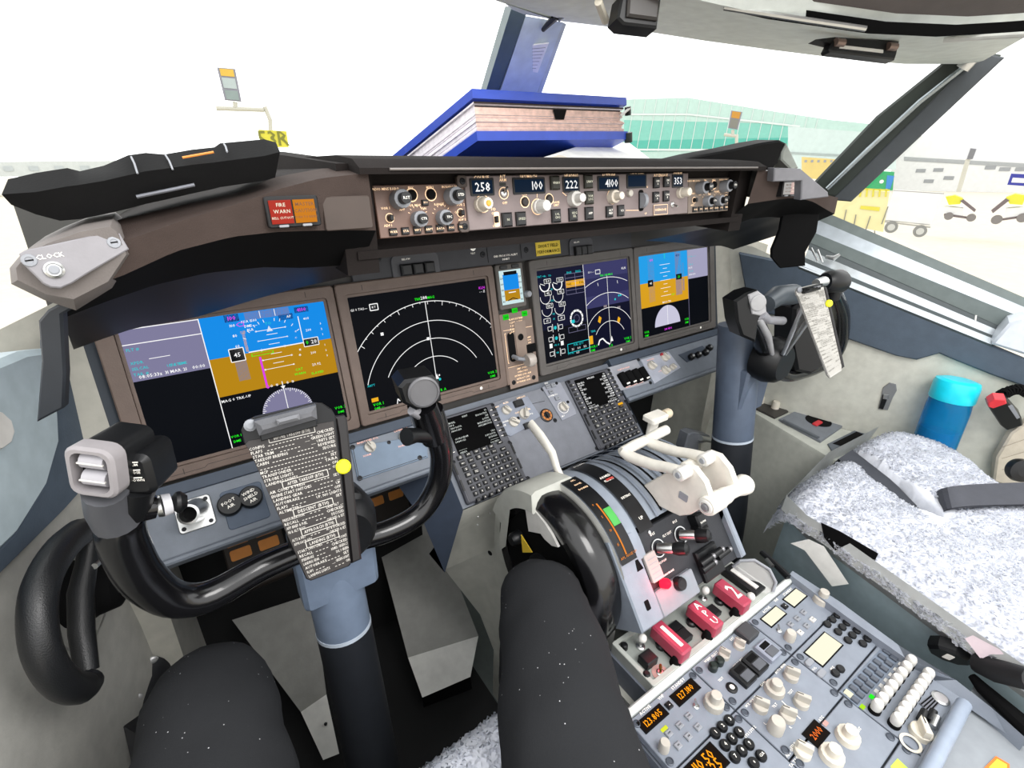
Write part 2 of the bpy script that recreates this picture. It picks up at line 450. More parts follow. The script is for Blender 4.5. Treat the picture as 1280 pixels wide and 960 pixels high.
for q in (-.022,.016): b.disc(MP,(ac[0]+q,hz+.001),.0028,E_W,seg=4)
x,y=P5(528,478); b.rect(MP,x-.018,x+.018,y-.003,y+.003,E_G); b.rect(MP,x-.016,x+.016,y-.0016,y+.0016,E_GND,.001)
b.line(MP,P5(510,505),P5(570,712),.0032,E_M); 
x,y=P5(680,690)
for q in (-.018,-.009,.009,.018): b.disc(MP,(x+q,y),.0022,E_W,seg=10)
b.line(MP,(x,y-.004),(x,y+.004),.0015,E_W)
x,y=P5(575,712); b.flat(MP,[(x-.005,y),(x,y+.0035),(x+.005,y),(x,y-.0035)],E_M); 
# flight mode line, altitude tape, vertical speed
b.rect(MP,ac[0]-.036,ac[0]+.036,SH-.014,SH-.001,E_LAV)
for q in (-.012,.012): b.line(MP,(ac[0]+q,SH-.013),(ac[0]+q,SH-.001),.001,E_W)
x,y=P5(690,215); b.rect(MP,x-.012,x+.012,y-.005,y+.005,E_NAVY); b.text(MP,'AP',x+.005,y,.006,E_W)
x,y=P5(805,160); b.rect(MP,x-.012,x+.012,y-.005,y+.005,E_NAVY); b.text(MP,'4100',x,y,.0085,E_M,n=.001)
xa=P5(880,390)[0]; b.rect(MP,xa-.011,xa+.011,hz-.046,SH-.02,E_LAVD,.0004); b.line(MP,(xa-.012,hz+.006),(xa-.012,SH-.02),.0014,E_W)
for i,s in enumerate(('400','200','','200')): b.text(MP,s,xa+.001,hz+.043-.021*i if i<2 else hz-.02,.006,E_W)
b.rect(MP,xa-.012,xa+.014,hz-.007,hz+.007,GLASSB,.001); b.frame(MP,xa-.012,xa+.014,hz-.007,hz+.007,.0013,E_W,.0012); b.text(MP,'0',xa-.006,hz,.0095,E_G,n=.0012); b.text(MP,'20',xa+.006,hz,.0095,E_W,n=.0012)
b.text(MP,'29.92',xa+.002,hz-.042,.0065,E_W); b.rect(MP,xa+.018,xa+.029,hz-.035,hz+.035,E_LAVD,.0004)
for i in range(-3,4):
    if i: b.text(MP,str(abs(i)),xa+.024,hz+i*.010,.005,E_W)
x,y=P5(805,605); b.text(MP,'CAT',x,y+.004,.006,E_G); b.text(MP,'WARN',x,y-.004,.006,E_G); x,y=P5(940,612); b.text(MP,'SLAVED',x,y,.006,E_G)
for yy in (320,365): x,y=P5(770,yy); b.disc(MP,(x,y),.002,E_W,seg=8)
for yy in (450,488): x,y=P5(805,yy); b.disc(MP,(x,y),.002,E_W,seg=8)
x,y=P5(415,665); b.rect(MP,x-.010,x+.008,y,hz-.008,E_LAVD)
# compass rose half disc
x,y=P5(690,725); r=.043; cc=(x,y-r); b.disc(MP,cc,r,E_LAV,.0006,0,PI,40)
for i in range(37):
    a=PI*i/36; l=.006 if i%3==0 else .0035; b.line(MP,(cc[0]+(r-l)*math.cos(a),cc[1]+(r-l)*math.sin(a)),(cc[0]+r*math.cos(a),cc[1]+r*math.sin(a)),.001,E_W)
b.line(MP,(cc[0],cc[1]+.005),(cc[0],cc[1]+r),.0012,E_W); b.flat(MP,[(x-.004,y+.005),(x+.004,y+.005),(x,y-.001)],E_W)
b.text(MP,'MAG 0 TRK-UP',P5(250,820)[0],P5(250,815)[1],.0065,E_W,'l')
x,y=P1(1160,808); b.text(MP,'VOR 2',x,y+.004,.007,E_G); b.text(MP,'DME',x,y-.005,.006,E_G)
x,y=P1(652,935); b.text(MP,'VOR 1',x+.002,y+.004,.006,E_G); b.text(MP,'DME',x+.002,y-.005,.006,E_G)
b.obj('screen',t)
# ---- captain inboard navigation display
t,u0,u1=display('B','black navigation display with large white range arcs beside the gear lever')
Q=unit('B'); c6=crop(430,340,210/1120)
def P6(x,y): return Q(*c6(x,y))
b=MB(); b.rect(MP,u0,u1,-SH,SH,emi('screen_night','#04060d',1),0)
C=P6(632,800); top=P6(530,190); R=math.hypot(top[0]-C[0],top[1]-C[1])
def ang(p): return math.atan2(p[1]-C[1],p[0]-C[0])
ring=[(P6(130,605),P6(985,432)),(P6(267,752),P6(935,595)),(P6(390,722),P6(833,618)),(P6(507,690),P6(730,642))]
for i,(pa,pb) in enumerate(ring):
    r=math.hypot(P6(*((530,190),(555,318),(575,435),(597,553))[i])[0]-C[0],P6(*((530,190),(555,318),(575,435),(597,553))[i])[1]-C[1])
    b.arc(MP,C,r,ang(pb),ang(pa),.0014,E_W,seg=48)
    if i==0:
        a=ang(pb); n=0
        while a<ang(pa):
            l=.009 if n%6==3 else (.006 if n%2 else .003)
            b.line(MP,(C[0]+(r-l)*math.cos(a),C[1]+(r-l)*math.sin(a)),(C[0]+r*math.cos(a),C[1]+r*math.sin(a)),.0012,E_W); a+=math.radians(5); n+=1
b.line(MP,C,top,.0015,E_W)
x,y=P6(522,168); b.text(MP,'TRK',x-.014,y,.007,E_G); b.text(MP,'MAG',x+.016,y,.007,E_G); b.text(MP,'288',x,y+.001,.009,E_W)
x,y=P6(100,230); b.text(MP,'GS 0 TAS---',x-.022,y-.001,.006,E_W,'l'); x,y=P6(182,222); b.frame(MP,x-.008,x+.008,y-.006,y+.006,.0018,E_W); b.text(MP,'KT',x,y,.006,E_W)
x,y=P6(920,115); b.text(MP,'KLN',x,y+.004,.008,E_M); b.text(MP,'- - Z',x,y-.004,.007,E_W)
for q,mm in (((240,400),E_W),((555,435),E_W)):
    x,y=P6(*q); b.rect(MP,x-.003,x+.003,y-.003,y+.003,mm)
x,y=P6(620,685); b.flat(MP,[(x-.004,y-.006),(x+.004,y-.006),(x,y+.006)],E_W); x,y=P6(640,705); b.disc(MP,(x,y),.003,E_C,seg=10); b.disc(MP,(x,y+.009),.002,E_W,seg=8)
x,y=P6(168,740); b.text(MP,'ARPT',x,y,.006,E_C)
x,y=P6(195,835); b.rect(MP,x-.007,x+.007,y-.004,y+.004,E_A); b.text(MP,'VOR 1',x+.005,y-.010,.008,E_G); b.text(MP,'DME ---',x+.006,y-.018,.006,E_G)
x,y=P6(1003,665); b.text(MP,'VOR 2',x,y,.008,E_G); b.text(MP,'DME',x,y-.009,.007,E_G)
x,y=P6(660,775); b.text(MP,'L',x-.012,y-.002,.009,E_G); b.text(MP,'R A',x+.002,y,.008,E_G)
x,y=P6(355,850); b.pline(MP,[(x-.003,y-.004),(x,y+.006),(x+.004,y)],.002,E_W)
b.obj('screen',t)
# ---- engine / map display
t,u0,u1=display('C','engine display with white dials on the left half and range arcs on the right')
Q=unit('C'); c7=crop(655,315,145/928)
def P7(x,y): return Q(*c7(x,y))
b=MB(); us=P7(490,450)[0]
b.rect(MP,u0,us,-SH,SH,emi('screen_engine','#10122c',1),0); b.rect(MP,us,u1,-SH,.0,emi('screen_map_low','#0c0e26',1),0); b.rect(MP,us,u1,0,SH,emi('screen_map','#3a3a66',1),0)
b.rect(MP,u0,us,-SH,-.03,emi('screen_low','#060812',1),.0003); b.rect(MP,us,u1,.03,.075,emi('screen_map_mid','#2c2c56',1),.0003)
b.line(MP,(us,-SH),(us,SH),.0014,E_W)
b.text(MP,'TAT +8c',P7(120,197)[0],P7(120,197)[1],.007,E_C); b.text(MP,'TO',P7(188,188)[0],P7(188,188)[1],.006,E_C)
for row,(pl,pr,r) in enumerate((((148,268),(250,255),.0145),((155,365),(258,350),.0155),((170,465),(272,450),.0155))):
    for p in (pl,pr):
        x,y=P7(*p); b.arc(MP,(x,y),r,PI*.95,2.08*PI,.0014 if row else .003,E_W,seg=24)
        fx,fy=x+.009,y+.009; b.rect(MP,fx-.010,fx+.010,fy-.005,fy+.005,SCRN,.0011); b.frame(MP,fx-.010,fx+.010,fy-.005,fy+.005,.0011,E_W,.0013)
        b.text(MP,('21.4','412','58.7')[row],fx,fy,.0075,E_W,n=.0013)
        if row==0: b.line(MP,(x,y),(x-.013,y+.005),.0015,E_W)
    x,y=P7(205+row*10,(298,388,495)[row]); b.text(MP,('N1','EGT','N2')[row],x,y,.006,E_C)
for p in ((172,552),(287,527)): x,y=P7(*p); b.frame(MP,x-.010,x+.010,y-.0055,y+.0055,.0012,E_W); b.text(MP,'.45',x,y,.007,E_W)
x,y=P7(228,537); b.text(MP,'FF',x,y,.006,E_C)
for k,(l,r_) in enumerate((((195,615),(283,598)),((203,700),(295,678)),((215,815),(305,793)))):
    for q,p in ((1,l),(-1,r_)):
        x,y=P7(*p); b.frame(MP,x-.006,x+.006,y-.005,y+.005,.0012,E_W); b.line(MP,(x+q*.009,y-.010),(x+q*.009,y+.010),.0014,E_W)
    x,y=P7((l[0]+r_[0])/2,(l[1]+r_[1])/2); b.disc(MP,(x,y),.0045,E_C,seg=10) if k<2 else b.text(MP,'VIB',x,y,.006,E_C)
for p in ((207,752),(297,728)): x,y=P7(*p); b.rect(MP,x-.0045,x+.0045,y-.0055,y+.0055,E_W)
x,y=P7(252,742); b.text(MP,'OIL Q',x,y,.006,E_C)
x0,y0=P7(318,195); x1,y1=P7(472,318)
gx0,gx1=P7(318,250)[0],P7(475,230)[0]; gy1,gy0=P7(390,165)[1],P7(400,330)[1]
for i in range(6): yy=gy0+(gy1-gy0)*i/5; b.line(MP,(gx0,yy),(gx1,yy),.001,E_LAV)
for i in range(3): xx=gx0+(gx1-gx0)*i/2; b.line(MP,(xx,gy0),(xx,gy1),.001,E_LAV)
x,y=P7(393,248); b.rect(MP,gx0,gx1,y-.008,y+.008,E_A); b.line(MP,((gx0+gx1)/2,y-.008),((gx0+gx1)/2,y+.008),.0012,E_W)
b.text(MP,'FAIL',gx0+.011,y,.008,SCRN,n=.0012); b.text(MP,'FAIL',gx1-.011,y,.008,SCRN,n=.0012)
b.text(MP,'ENG1',P7(345,162)[0],P7(345,162)[1],.007,E_C); b.text(MP,'ENG2',P7(420,150)[0],P7(420,150)[1],.007,E_C)
c=P7(412,530); b.arc(MP,c,.020,0,2*PI,.005,E_W,seg=32)
for i in range(12): a=i*PI/6; b.line(MP,(c[0]+.019*math.cos(a),c[1]+.019*math.sin(a)),(c[0]+.025*math.cos(a),c[1]+.025*math.sin(a)),.002,SCRN,.0011)
b.arc(MP,c,.009,0,2*PI,.001,E_LAV,seg=20); x,y=P7(385,555); b.rect(MP,x-.007,x+.004,y-.004,y+.004,E_C,.0012)
x,y=P7(418,612); b.frame(MP,x-.029,x+.029,y-.0065,y+.0065,.001,E_LAV); b.line(MP,(x,y-.0065),(x,y+.0065),.001,E_LAV)
x,y=P7(432,752); b.frame(MP,x-.037,x+.037,y-.011,y+.011,.0016,E_C); b.text(MP,'FUEL QTY',x,y+.006,.007,E_C)
for q,s in ((-.021,'3.1'),(0,'0.0'),(.021,'3.2')): b.text(MP,s,x+q,y-.004,.008,E_W)
b.text(MP,'TOTAL',P7(368,810)[0],P7(368,810)[1],.006,E_C); b.text(MP,'6.3',P7(424,800)[0],P7(424,800)[1],.008,E_W)
C=P7(692,728); b.line(MP,C,P7(655,185),.0013,E_W)
for (q,pa,pb) in (((655,198),(480,298),(820,232)),((665,322),(498,438),(832,365)),((680,440),(520,610),(842,548)),((688,548),(605,680),(778,638))):
    tp=P7(*q); r=math.hypot(tp[0]-C[0],tp[1]-C[1]); A0=P7(*pb);A1=P7(*pa)
    a0=math.atan2(A0[1]-C[1],A0[0]-C[0]); a1=math.atan2(A1[1]-C[1],A1[0]-C[0]); b.arc(MP,C,r,a0,a1,.0014,E_W,seg=36)
for p in ((600,540),(755,543)): x,y=P7(*p); b.flat(MP,[(x-.007,y-.004),(x-.001,y+.010),(x+.007,y+.004),(x+.001,y-.010)],E_A)
for p in ((645,432),(755,440)): x,y=P7(*p); b.rect(MP,x-.006,x+.006,y-.003,y+.003,E_LAVD)
for p in ((725,375),(770,340),(755,345)): x,y=P7(*p); b.disc(MP,(x,y),.003,E_C,seg=8)
for p in ((580,245),(740,222)): x,y=P7(*p); b.line(MP,(x,y),(x+.001,y-.008),.0014,E_W)
b.text(MP,'TRK 288 MAG',P7(650,178)[0],P7(650,178)[1],.007,E_G); b.text(MP,'GS 0 ---',P7(500,162)[0],P7(500,162)[1],.006,E_W,'l'); x,y=P7(580,155); b.frame(MP,x-.008,x+.008,y-.005,y+.005,.0016,E_W)
b.text(MP,'KLN',P7(792,122)[0],P7(792,122)[1],.008,E_W)
b.pline(MP,[P7(590,745),P7(600,705),P7(625,690),P7(655,720),P7(685,735)],.004,E_W); x,y=P7(700,690); b.flat(MP,[(x-.005,y-.007),(x+.005,y-.007),(x,y+.008)],E_W)
x,y=P7(535,700); b.rect(MP,x-.008,x+.005,y-.012,y+.010,E_A); b.text(MP,'VOR 1',P7(552,760)[0],P7(552,755)[1],.009,E_G); b.text(MP,'DME',P7(548,790)[0],P7(548,785)[1],.008,E_G)
b.text(MP,'TERR',P7(528,637)[0],P7(530,637)[1],.007,E_C,'l'); b.text(MP,'VOR 2',P7(830,690)[0],P7(830,685)[1],.009,E_G); b.text(MP,'DME',P7(833,712)[0],P7(833,712)[1],.008,E_G); b.text(MP,'L R',P7(695,745)[0],P7(695,745)[1],.009,E_G)
b.obj('screen',t)
# ---- first officer primary flight display
t,u0,u1=display('D','farthest landscape display, blue over tan beside a lavender strip, in front of the right seat')
Q=unit('D'); c2=crop(600,300,.25)
def P2(x,y): return Q(*c2(x,y))
b=MB(); b.rect(MP,u0,u1,-SH,SH,SCRN,0)
us=P2(1038,190)[0]; hz=P2(920,200)[1]; gb=P2(920,322)[1]; lv=P2(1090,192)[1]
b.rect(MP,u0,us,hz,SH,emi('glow_sky_light','#1f9ee8',1)); b.rect(MP,u0,us,gb,hz,emi('glow_ground_light','#d9a01c',1)); b.rect(MP,us,u1,lv,SH,emi('glow_lavender_light','#a3a1bd',1))
b.line(MP,(us,-SH),(us,SH),.0016,E_LAV)
x,y=P2(852,200); b.rect(MP,x-.013,x+.013,hz-.055,hz+.085,E_LAV); x,y=P2(990,200); b.rect(MP,x-.014,x+.014,hz-.05,hz+.085,E_LAV); b.rect(MP,x+.017,x+.026,hz-.04,hz+.04,E_LAV)
b.text(MP,'100',P2(852,98)[0],P2(852,98)[1],.010,E_M); b.text(MP,'4100',P2(985,75)[0],P2(985,75)[1],.010,E_NAVY)
x,y=P2(848,215); b.rect(MP,x-.012,x+.010,y-.009,y+.009,SCRN,.0008); b.text(MP,'45',x,y,.009,E_W,n=.001)
x,y=P2(990,185); b.rect(MP,x-.012,x+.014,y-.008,y+.008,SCRN,.0008); b.text(MP,'20',x,y,.010,E_G,n=.001)
a=P2(922,215)[0]
for i in range(-4,5): w=.022 if i%2==0 else .009; b.line(MP,(a-w,hz+i*.011),(a+w,hz+i*.011),.0012,E_W)
b.line(MP,(a,hz+.06),(a,hz+.075),.004,E_C)
c=P2(932,430); tp=P2(925,330); r=tp[1]-c[1]; b.disc(MP,c,r,E_LAV,.0006,0,PI,36); b.disc(MP,c,r*.99,emi('glow_rose','#c9c7dc',1),.0008,.0,PI,36); b.line(MP,c,(c[0],c[1]+r),.0014,E_W,.0012)
b.text(MP,'MAG 0 TRK',c[0],c[1]+r+.010,.007,E_W); b.text(MP,'288 HDG',c[0],c[1]-.012,.008,E_M)
for p in ((825,470),(1030,415)): x,y=P2(*p); b.text(MP,'VOR',x,y+.004,.009,E_G); b.text(MP,'DME',x,y-.006,.008,E_G)
b.text(MP,'CAT',P2(960,275)[0],P2(960,275)[1],.007,E_G)
b.text(MP,'FLT # -------',us+.004,SH-.020,.007,E_C,'l')
for i in range(4): b.text(MP,('XPDR 1000','SELCAL','DATE','TAIL #')[i],us+.004,lv+.012+i*.010,.0065,E_C if i%2 else E_W,'l')
b.obj('screen',t)
# ---- standby instrument
t=thing('standby_display','small square standby attitude display above the three green gear lights','display',MP.p(0,.05,0))
cs=crop(610,320,80/452)
def MPp(x,y): return MP.px(*cs(x,y))
x0,y1=MPp(62,95); x1,y0=MPp(238,285); cx=(x0+x1)/2
b=MB(); b.rbox(MP,cx-.038,cx+.038,.037,.138,.006,-.012,.006,mat('standby_case','#56524e',.5),.002); 
for k in (-.016,.016): b.rbox(MP,cx+k-.010,cx+k+.010,.127,.135,.002,.006,.009,BTN,.001)
b.obj('bezel',t)
b=MB(); sy0,sy1=.048,.124; b.rect(MP,cx-.030,cx+.030,sy0,sy1,emi('glow_standby','#cfe8ea',1),.0065)
b.rect(MP,cx-.021,cx+.021,.080,.115,E_SKY,.0068); b.rect(MP,cx-.021,cx+.021,.056,.080,E_GND,.0068); b.rect(MP,cx-.018,cx+.018,.113,.121,SCRN,.007)
b.line(MP,(cx-.010,.074),(cx+.010,.074),.002,E_W,.0072); b.line(MP,(cx-.014,.056),(cx,.061),.002,SCRN,.0072); b.line(MP,(cx+.014,.056),(cx,.061),.002,SCRN,.0072)
for i in range(5): 
    for q in (-.025,.025): b.text(MP,'%d'%(20*i+40),cx+q,.055+i*.013,.006,SCRN,n=.007)
b.obj('screen',t)
x,y=MPp(262,268); knob(t,MP,x,y,.008,.014,GREYP,'plain',n0=.004)
# ---- landing gear panel
t=thing('landing_gear_panel','narrow brown placarded panel with gear lever and three green lights','panel',MP.p(0,-.139,0))
b=MB(); b.box(MP,-.046,.046,-.139,.028,-.012,.0,mat('gear_panel_paint','#7b6a60',.55,bump=.15),.001)
gx,gy=MPp(168,640); b.rbox(MP,gx-.010,gx+.010,gy-.036,gy+.034,.009,-.001,.0005,BLACKM)
b.rbox(MP,gx+.013,gx+.045,gy-.035,gy+.055,.002,0,.0015,mat('gear_plate','#857468',.5))
x,y=MPp(228,572); b.disc(MP,(x,y),.008,BLACKM,.0022); x,y=MPp(300,650); b.box(MP,x-.012,x+.014,y-.010,y+.010,0,.003,BLACKM); x,y=MPp(300,700); b.box(MP,x-.008,x+.006,y-.006,y+.006,0,.003,BLACKM)
x,y=MPp(200,478)
for i,s in enumerate(('FLAPS EXTEND','1 250K  2 250K','5 250K 10 210K','15 200K 25 190K')): b.text(MP,s,x,y+.012-.0075*i,.0055,LABW)
x,y=MPp(215,525); b.text(MP,'LANDING GEAR',x,y,.0055,LABW); b.line(MP,(-.04,y+.006),(.042,y+.003),.0008,LABW)
for i,s in enumerate(('LIMIT','270K','235K','320K')): b.text(MP,s,MPp(288,575)[0],MPp(288,572)[1]-.0065*i,.0045,LABW,n=.0018)
b.text(MP,'UP',MPp(157,546)[0],MPp(157,546)[1],.005,LABW); b.text(MP,'DN',MPp(180,722)[0],MPp(180,722)[1],.005,LABW)
x,y=MPp(128,640); b.pline(MP,[(x+.003,y+.03),(x,y+.03),(x,y-.04),(x+.003,y-.04)],.0012,LABW)
x,y=MPp(240,830); b.rect(MP,-.040,.044,y-.030,y+.022,mat('gear_plate_low','#8b786c',.5),.0004)
for i,s in enumerate(('LIMIT SPEEDS','OPERATING','EXTEND 270K-.82M','RETRACT 235K','EXTENDED 320K')): b.text(MP,s,x+.002,y+.014-.008*i,.0052,LABW,n=.0012)
b.line(MP,(-.04,y+.022),(.044,y+.022),.0008,LABW,.0012)
for p in ((182,893),(322,857)): x,y=MPp(*p); screw(b,MP,x,y,.006)
b.obj('plate',t)
for p in ((125,432),(187,383),(257,406)):
    x,y=MPp(*p); bb=MB(); bb.rbox(MP,x-.0075,x+.0075,y-.006,y+.006,.001,0,.002,emi('glow_gear_green','#18d818',.9),.0005); bb.text(MP,'GEAR',x,y,.0042,SCRN,n=.0024); bb.obj('gear_light',t)
x,y=MPp(235,725); bb=MB(); f=MP.at(x,y); bb.tube([MP.p(gx,y+.01,0),MP.p(gx+.002,y+.006,.02),MP.p(x,y,.030)],.005,GREYP); 
bb.lathe(F(MP.p(x,y,.035)-MP.u*.010,MP.v,MP.n),[(.014,0),(.016,.004),(.016,.016),(.014,.020)],mat('clear_grip','#b3aaa2',.3),20); bb.obj('gear_lever',t)
# ---- brow panel strip above the inner displays
t=thing('brow_panel','dark grey strip of small switches and yellow placard under glareshield','panel',MP.p(0,.145,0))
cb=crop(460,290,360/1280)
def MPb(x,y): return MP.px(*cb(x,y))
b=MB(); b.box(MP,-.36,.40,.1405,.245,-.0115,.0,BROW)
for p in ((530,100),(680,100)): x,y=MPb(*p); b.line(MP,(x,.145),(x,.245),.0012,BLACKM)
for p in ((45,118),(510,100),(548,45),(650,38),(703,80)): x,y=MPb(*p); screw(b,MP,x,y,.007)
x,y=MPb(612,112); b.text(MP,'GND PROX SYS ALERT',x,y+.004,.006,LAB); b.text(MP,'INHIBIT',x,y-.004,.006,LAB)
x,y=MPb(800,72); b.box(MP,x-.037,x+.037,y-.0155,y+.0155,0,.0015,mat('yellow_placard','#e5c93c',.5)); b.text(MP,'SHORT FIELD',x,y+.006,.0105,BLACKM,n=.002,wid=.95); b.text(MP,'PERFORMANCE',x,y-.007,.0105,BLACKM,n=.002,wid=.9)
x,y=MPb(462,70); b.lathe(MP.at(x,y),[(.007,0),(.007,.004),(.003,.005)],METAL,14); b.text(MP,'TEST',x,y-.012,.005,LAB)
b.obj('plate',t)
for (x,y),w in ((MPb(212,155),.10),(MPb(945,75),.075)):
    bb=MB(); bb.rbox(MP,x-w*.52,x+w*.52,y-.026,y+.026,.012,0,.004,mat('switch_plate','#4a4b50',.5),.001); bb.text(MP,'BELOW',x-w*.2,y+.017,.005,LAB,n=.0044)
    bb.obj('switch_plate',t)
    for k in (-1,0,1): key(t,'push_button',MP,x+k*w*.25,y-.004,w*.22,.022,.012,BTN,n0=.004)
# ---- side panels flanking the displays (left one then mirrored right one)
SIDEP=mat('side_panel_beige','#aeaca2',.65,bump=.15,bscale=250)
pr0=ay(960,306,-.05); pr1=ay(941,380,-.05); pr2=ay(916,470,-.05); pr3=ay(872,640,-.02)
def neg(p): return V((-p.x,p.y,p.z))
for side in (0,1):
    MIR[0]=bool(side)
    r0,r1,r2,r3=[neg(p) for p in (pr0,pr1,pr2,pr3)]
    a0=MP.p(-.774,.17,0); a1=MP.p(-.774,-.04,0); a2=MP.p(-.777,-.18,0); a3=V((-.785,-.05,.45))
    e0=MP.p(-.760,.17,-.005); e2=MP.p(-.760,-.18,-.005); e3=V((-.760,-.04,.45))
    b=MB(); b.loft([[e0,e2],[a0,a2]],mat('side_seam','#2b333c',.6)); b.loft([[a0,a1,a2,a3],[r0,r1,r2,r3]],SIDEP)
    for k in (.3,.75): p=a0.lerp(r0,.5).lerp(a2.lerp(r2,.5),k); b.ball(p+V((0,-.002,0)),.003,METAL,8,6)
    b.obj('trim_panel',None,'beige sheet metal panel beside the captain outboard display' if not side else 'beige sheet metal panel right of the farthest display','panel')
MIR[0]=False
# ================================================================== glareshield, mode control panel, warning lights, visors
MC=F((0,-.2185,1.2478),X,(0,math.sin(.1916),math.cos(.1916)))
MW,MHH,EW,EO,EH=.2612,.0386,.1404,-.0057,.0339
gt=thing('glareshield','black hooded glareshield running across the top of the instrument panel','glareshield',(0,-.15,1.2))
# left wing hood (then mirrored): lofted through front edge curves traced at their depths
def curve(px,ys,n=25):
    if not isinstance(ys,(list,tuple)): ys=[ys]*len(px)
    return resamp([ay(x,y,d) for (x,y),d in zip(px,ys)],n)
cT=curve([(60,300),(140,277),(230,256),(300,240),(345,221),(400,211),(456,206)],[-.24,-.23,-.22,-.21,-.2,-.2,-.2])
cU=curve([(62,318),(160,300),(230,275),(300,254),(350,236),(400,223),(460,216)],[-.30,-.30,-.29,-.285,-.28,-.275,-.262])
cB=curve([(70,372),(150,346),(220,314),(290,296),(345,290),(400,288),(470,288)],[-.30,-.30,-.29,-.285,-.28,-.275,-.258])
cA=curve([(78,398),(130,378),(194,356),(260,341),(330,334),(380,335),(452,330)],[-.24,-.24,-.22,-.21,-.2,-.2,-.2])
cP=curve([(92,437),(130,423),(169,410),(240,398),(330,371),(385,357),(448,343)],[-.03]*7)
cR=[V((p.x*1.02,p.y+.04+(.46*min(1,i/9)),p.z-.03)) for i,p in enumerate(cT)]
for side in (0,1):
    MIR[0]=bool(side)
    b=MB(); b.loft([cR,cT],GSH); b.loft([cT,cU],GSHB); b.loft([cU,cB],GSHB if 1 else GSH); b.loft([cB,cA],BLACKM); b.loft([cA,cP],GSHD)
    # end cap toward the side wall
    b.poly([cR[0],cT[0],cU[0],cB[0],cA[0],cP[0]],GSH)
    b.obj('hood',gt,sharp=50)
MIR[0]=False
# centre: lid, surround and underside around the mode control panel
b=MB()
yf=-.268
pz=lambda a,b_: ay(a,b_,yf).z
x0,x1=-.437,.437
prof=[(.30,1.285),(-.19,1.311),(-.25,1.309),(-.272,1.300),(-.272,1.293),(-.225,1.2935),(-.205,1.2935),(-.2,1.19),(-.235,1.196),(-.235,1.185),(-.03,1.155),(.05,1.16)]
prof=[(y,z) for y,z in prof]
rows=[[V((x,y,z)) for y,z in prof] for x in (x0,-.41,-.2,0,.2,.41,x1)]
b.loft(rows,GSH,flip=True)
for x in (x0,x1): b.poly([V((x,y,z)) for y,z in prof],GSH)
for q in (-1,1): b.box(W,q*.408,q*.452,-.232,.22,1.165,1.303,GSH)
b.obj('lid',gt,sharp=40)
b=MB(); b.tube([V((-.40,-.2735,1.2985)),V((0,-.274,1.2985)),V((.40,-.2735,1.2985))],.0016,mat('lid_highlight','#6a6460',.4),8); b.obj('edge_strip',gt)  # paler strip painted in as the highlight along the lid front
def bulge(): pass
# ---- EFIS control panels
def efis(side,px2,label):
    u0=-MW-EW if side<0 else MW; u1=u0+EW
    t=thing('display_control_panel',label,'control panel',MC.p((u0+u1)/2,EO-EH,0),'display control panels')
    b=MB(); pm=EFIB if side<0 else mat('efis_panel_paint_right','#75695f',.5,bump=.1)
    b.box(MC,u0+.001,u1-.001,EO-EH,EO+EH,-.03,0,pm,.001); w=EW
    def L(s,t_): return (u0+s*w, EO+EH-t_*2*EH)
    for s,t_,st in ((.12,.07,'RADIO MINS BARO'),(.39,.06,'FPV'),(.6,.06,'MTRS'),(.84,.06,'IN BARO HPA'),(.10,.43,'VOR 1'),(.14,.60,'OFF'),(.10,.76,'ADF 1'),(.40,.40,'VOR MAP'),(.27,.47,'APP'),(.50,.47,'PLN'),(.68,.40,'RANGE'),(.93,.43,'VOR 2'),(.88,.58,'OFF'),(.93,.74,'ADF 2')):
        b.text(MC,st,*L(s,t_),.0046,LABW,n=.0006)
    for s in (.39,.6): b.arc(MC,L(s,.2),.0085,0,2*PI,.0014,LABW,seg=20)
    for s,t_ in ((.13,.62),(.92,.60)): b.arc(MC,L(s,t_),.006,0,2*PI,.001,LABW,seg=16)
    for i in range(7): a=PI*(.15+.7*i/6); c=L(.43,.64); b.line(MC,(c[0]+.0135*math.cos(a),c[1]+.0135*math.sin(a)),(c[0]+.016*math.cos(a),c[1]+.016*math.sin(a)),.0008,LABW)
    for i in range(7): a=PI*(.1+.8*i/6); c=L(.70,.64); b.line(MC,(c[0]+.0135*math.cos(a),c[1]+.0135*math.sin(a)),(c[0]+.016*math.cos(a),c[1]+.016*math.sin(a)),.0008,LABW)
    b.obj('face_plate',t)
    knob(t,MC,*L(.24,.28),.0125,.030,GREYP,'cap',top='RST'); knob(t,MC,*L(.83,.26),.0125,.030,GREYP,'cap',top='STD')
    knob(t,MC,*L(.42,.68),.011,.022,GREYP,'cap',top='CTR'); knob(t,MC,*L(.70,.68),.011,.022,GREYP,'cap',top='TFC')
    for s in (.39,.6): bb=MB(); bb.lathe(MC.at(*L(s,.2)),[(.0065,0),(.0065,.004),(.0055,.005)],BLACKM,18); bb.obj('push_button',t)
    key(t,'push_button',MC,*L(.52,.36),.0095,.008,.004,BTN,'FPV',LABW,.0035)
    for s,t_ in ((.13,.62),(.92,.60)): bb=MB(); bb.rbox(MC,L(s,t_)[0]-.003,L(s,t_)[0]+.003,L(s,t_)[1]-.004,L(s,t_)[1]+.004,.002,0,.009,BLACK,.001); bb.obj('toggle_switch',t)
    for i,s in enumerate(('WXR','STA','WPT','ARPT','DATA','POS','TERR')): key(t,'push_button',MC,*L(.14+.128*i,.89),.011,.010,.004,BTN,s,LABW,.0042)
efis(-1,None,'brown display control panel left of the mode control panel')
efis(1,None,'display control panel right of the mode control panel, far end of glareshield')
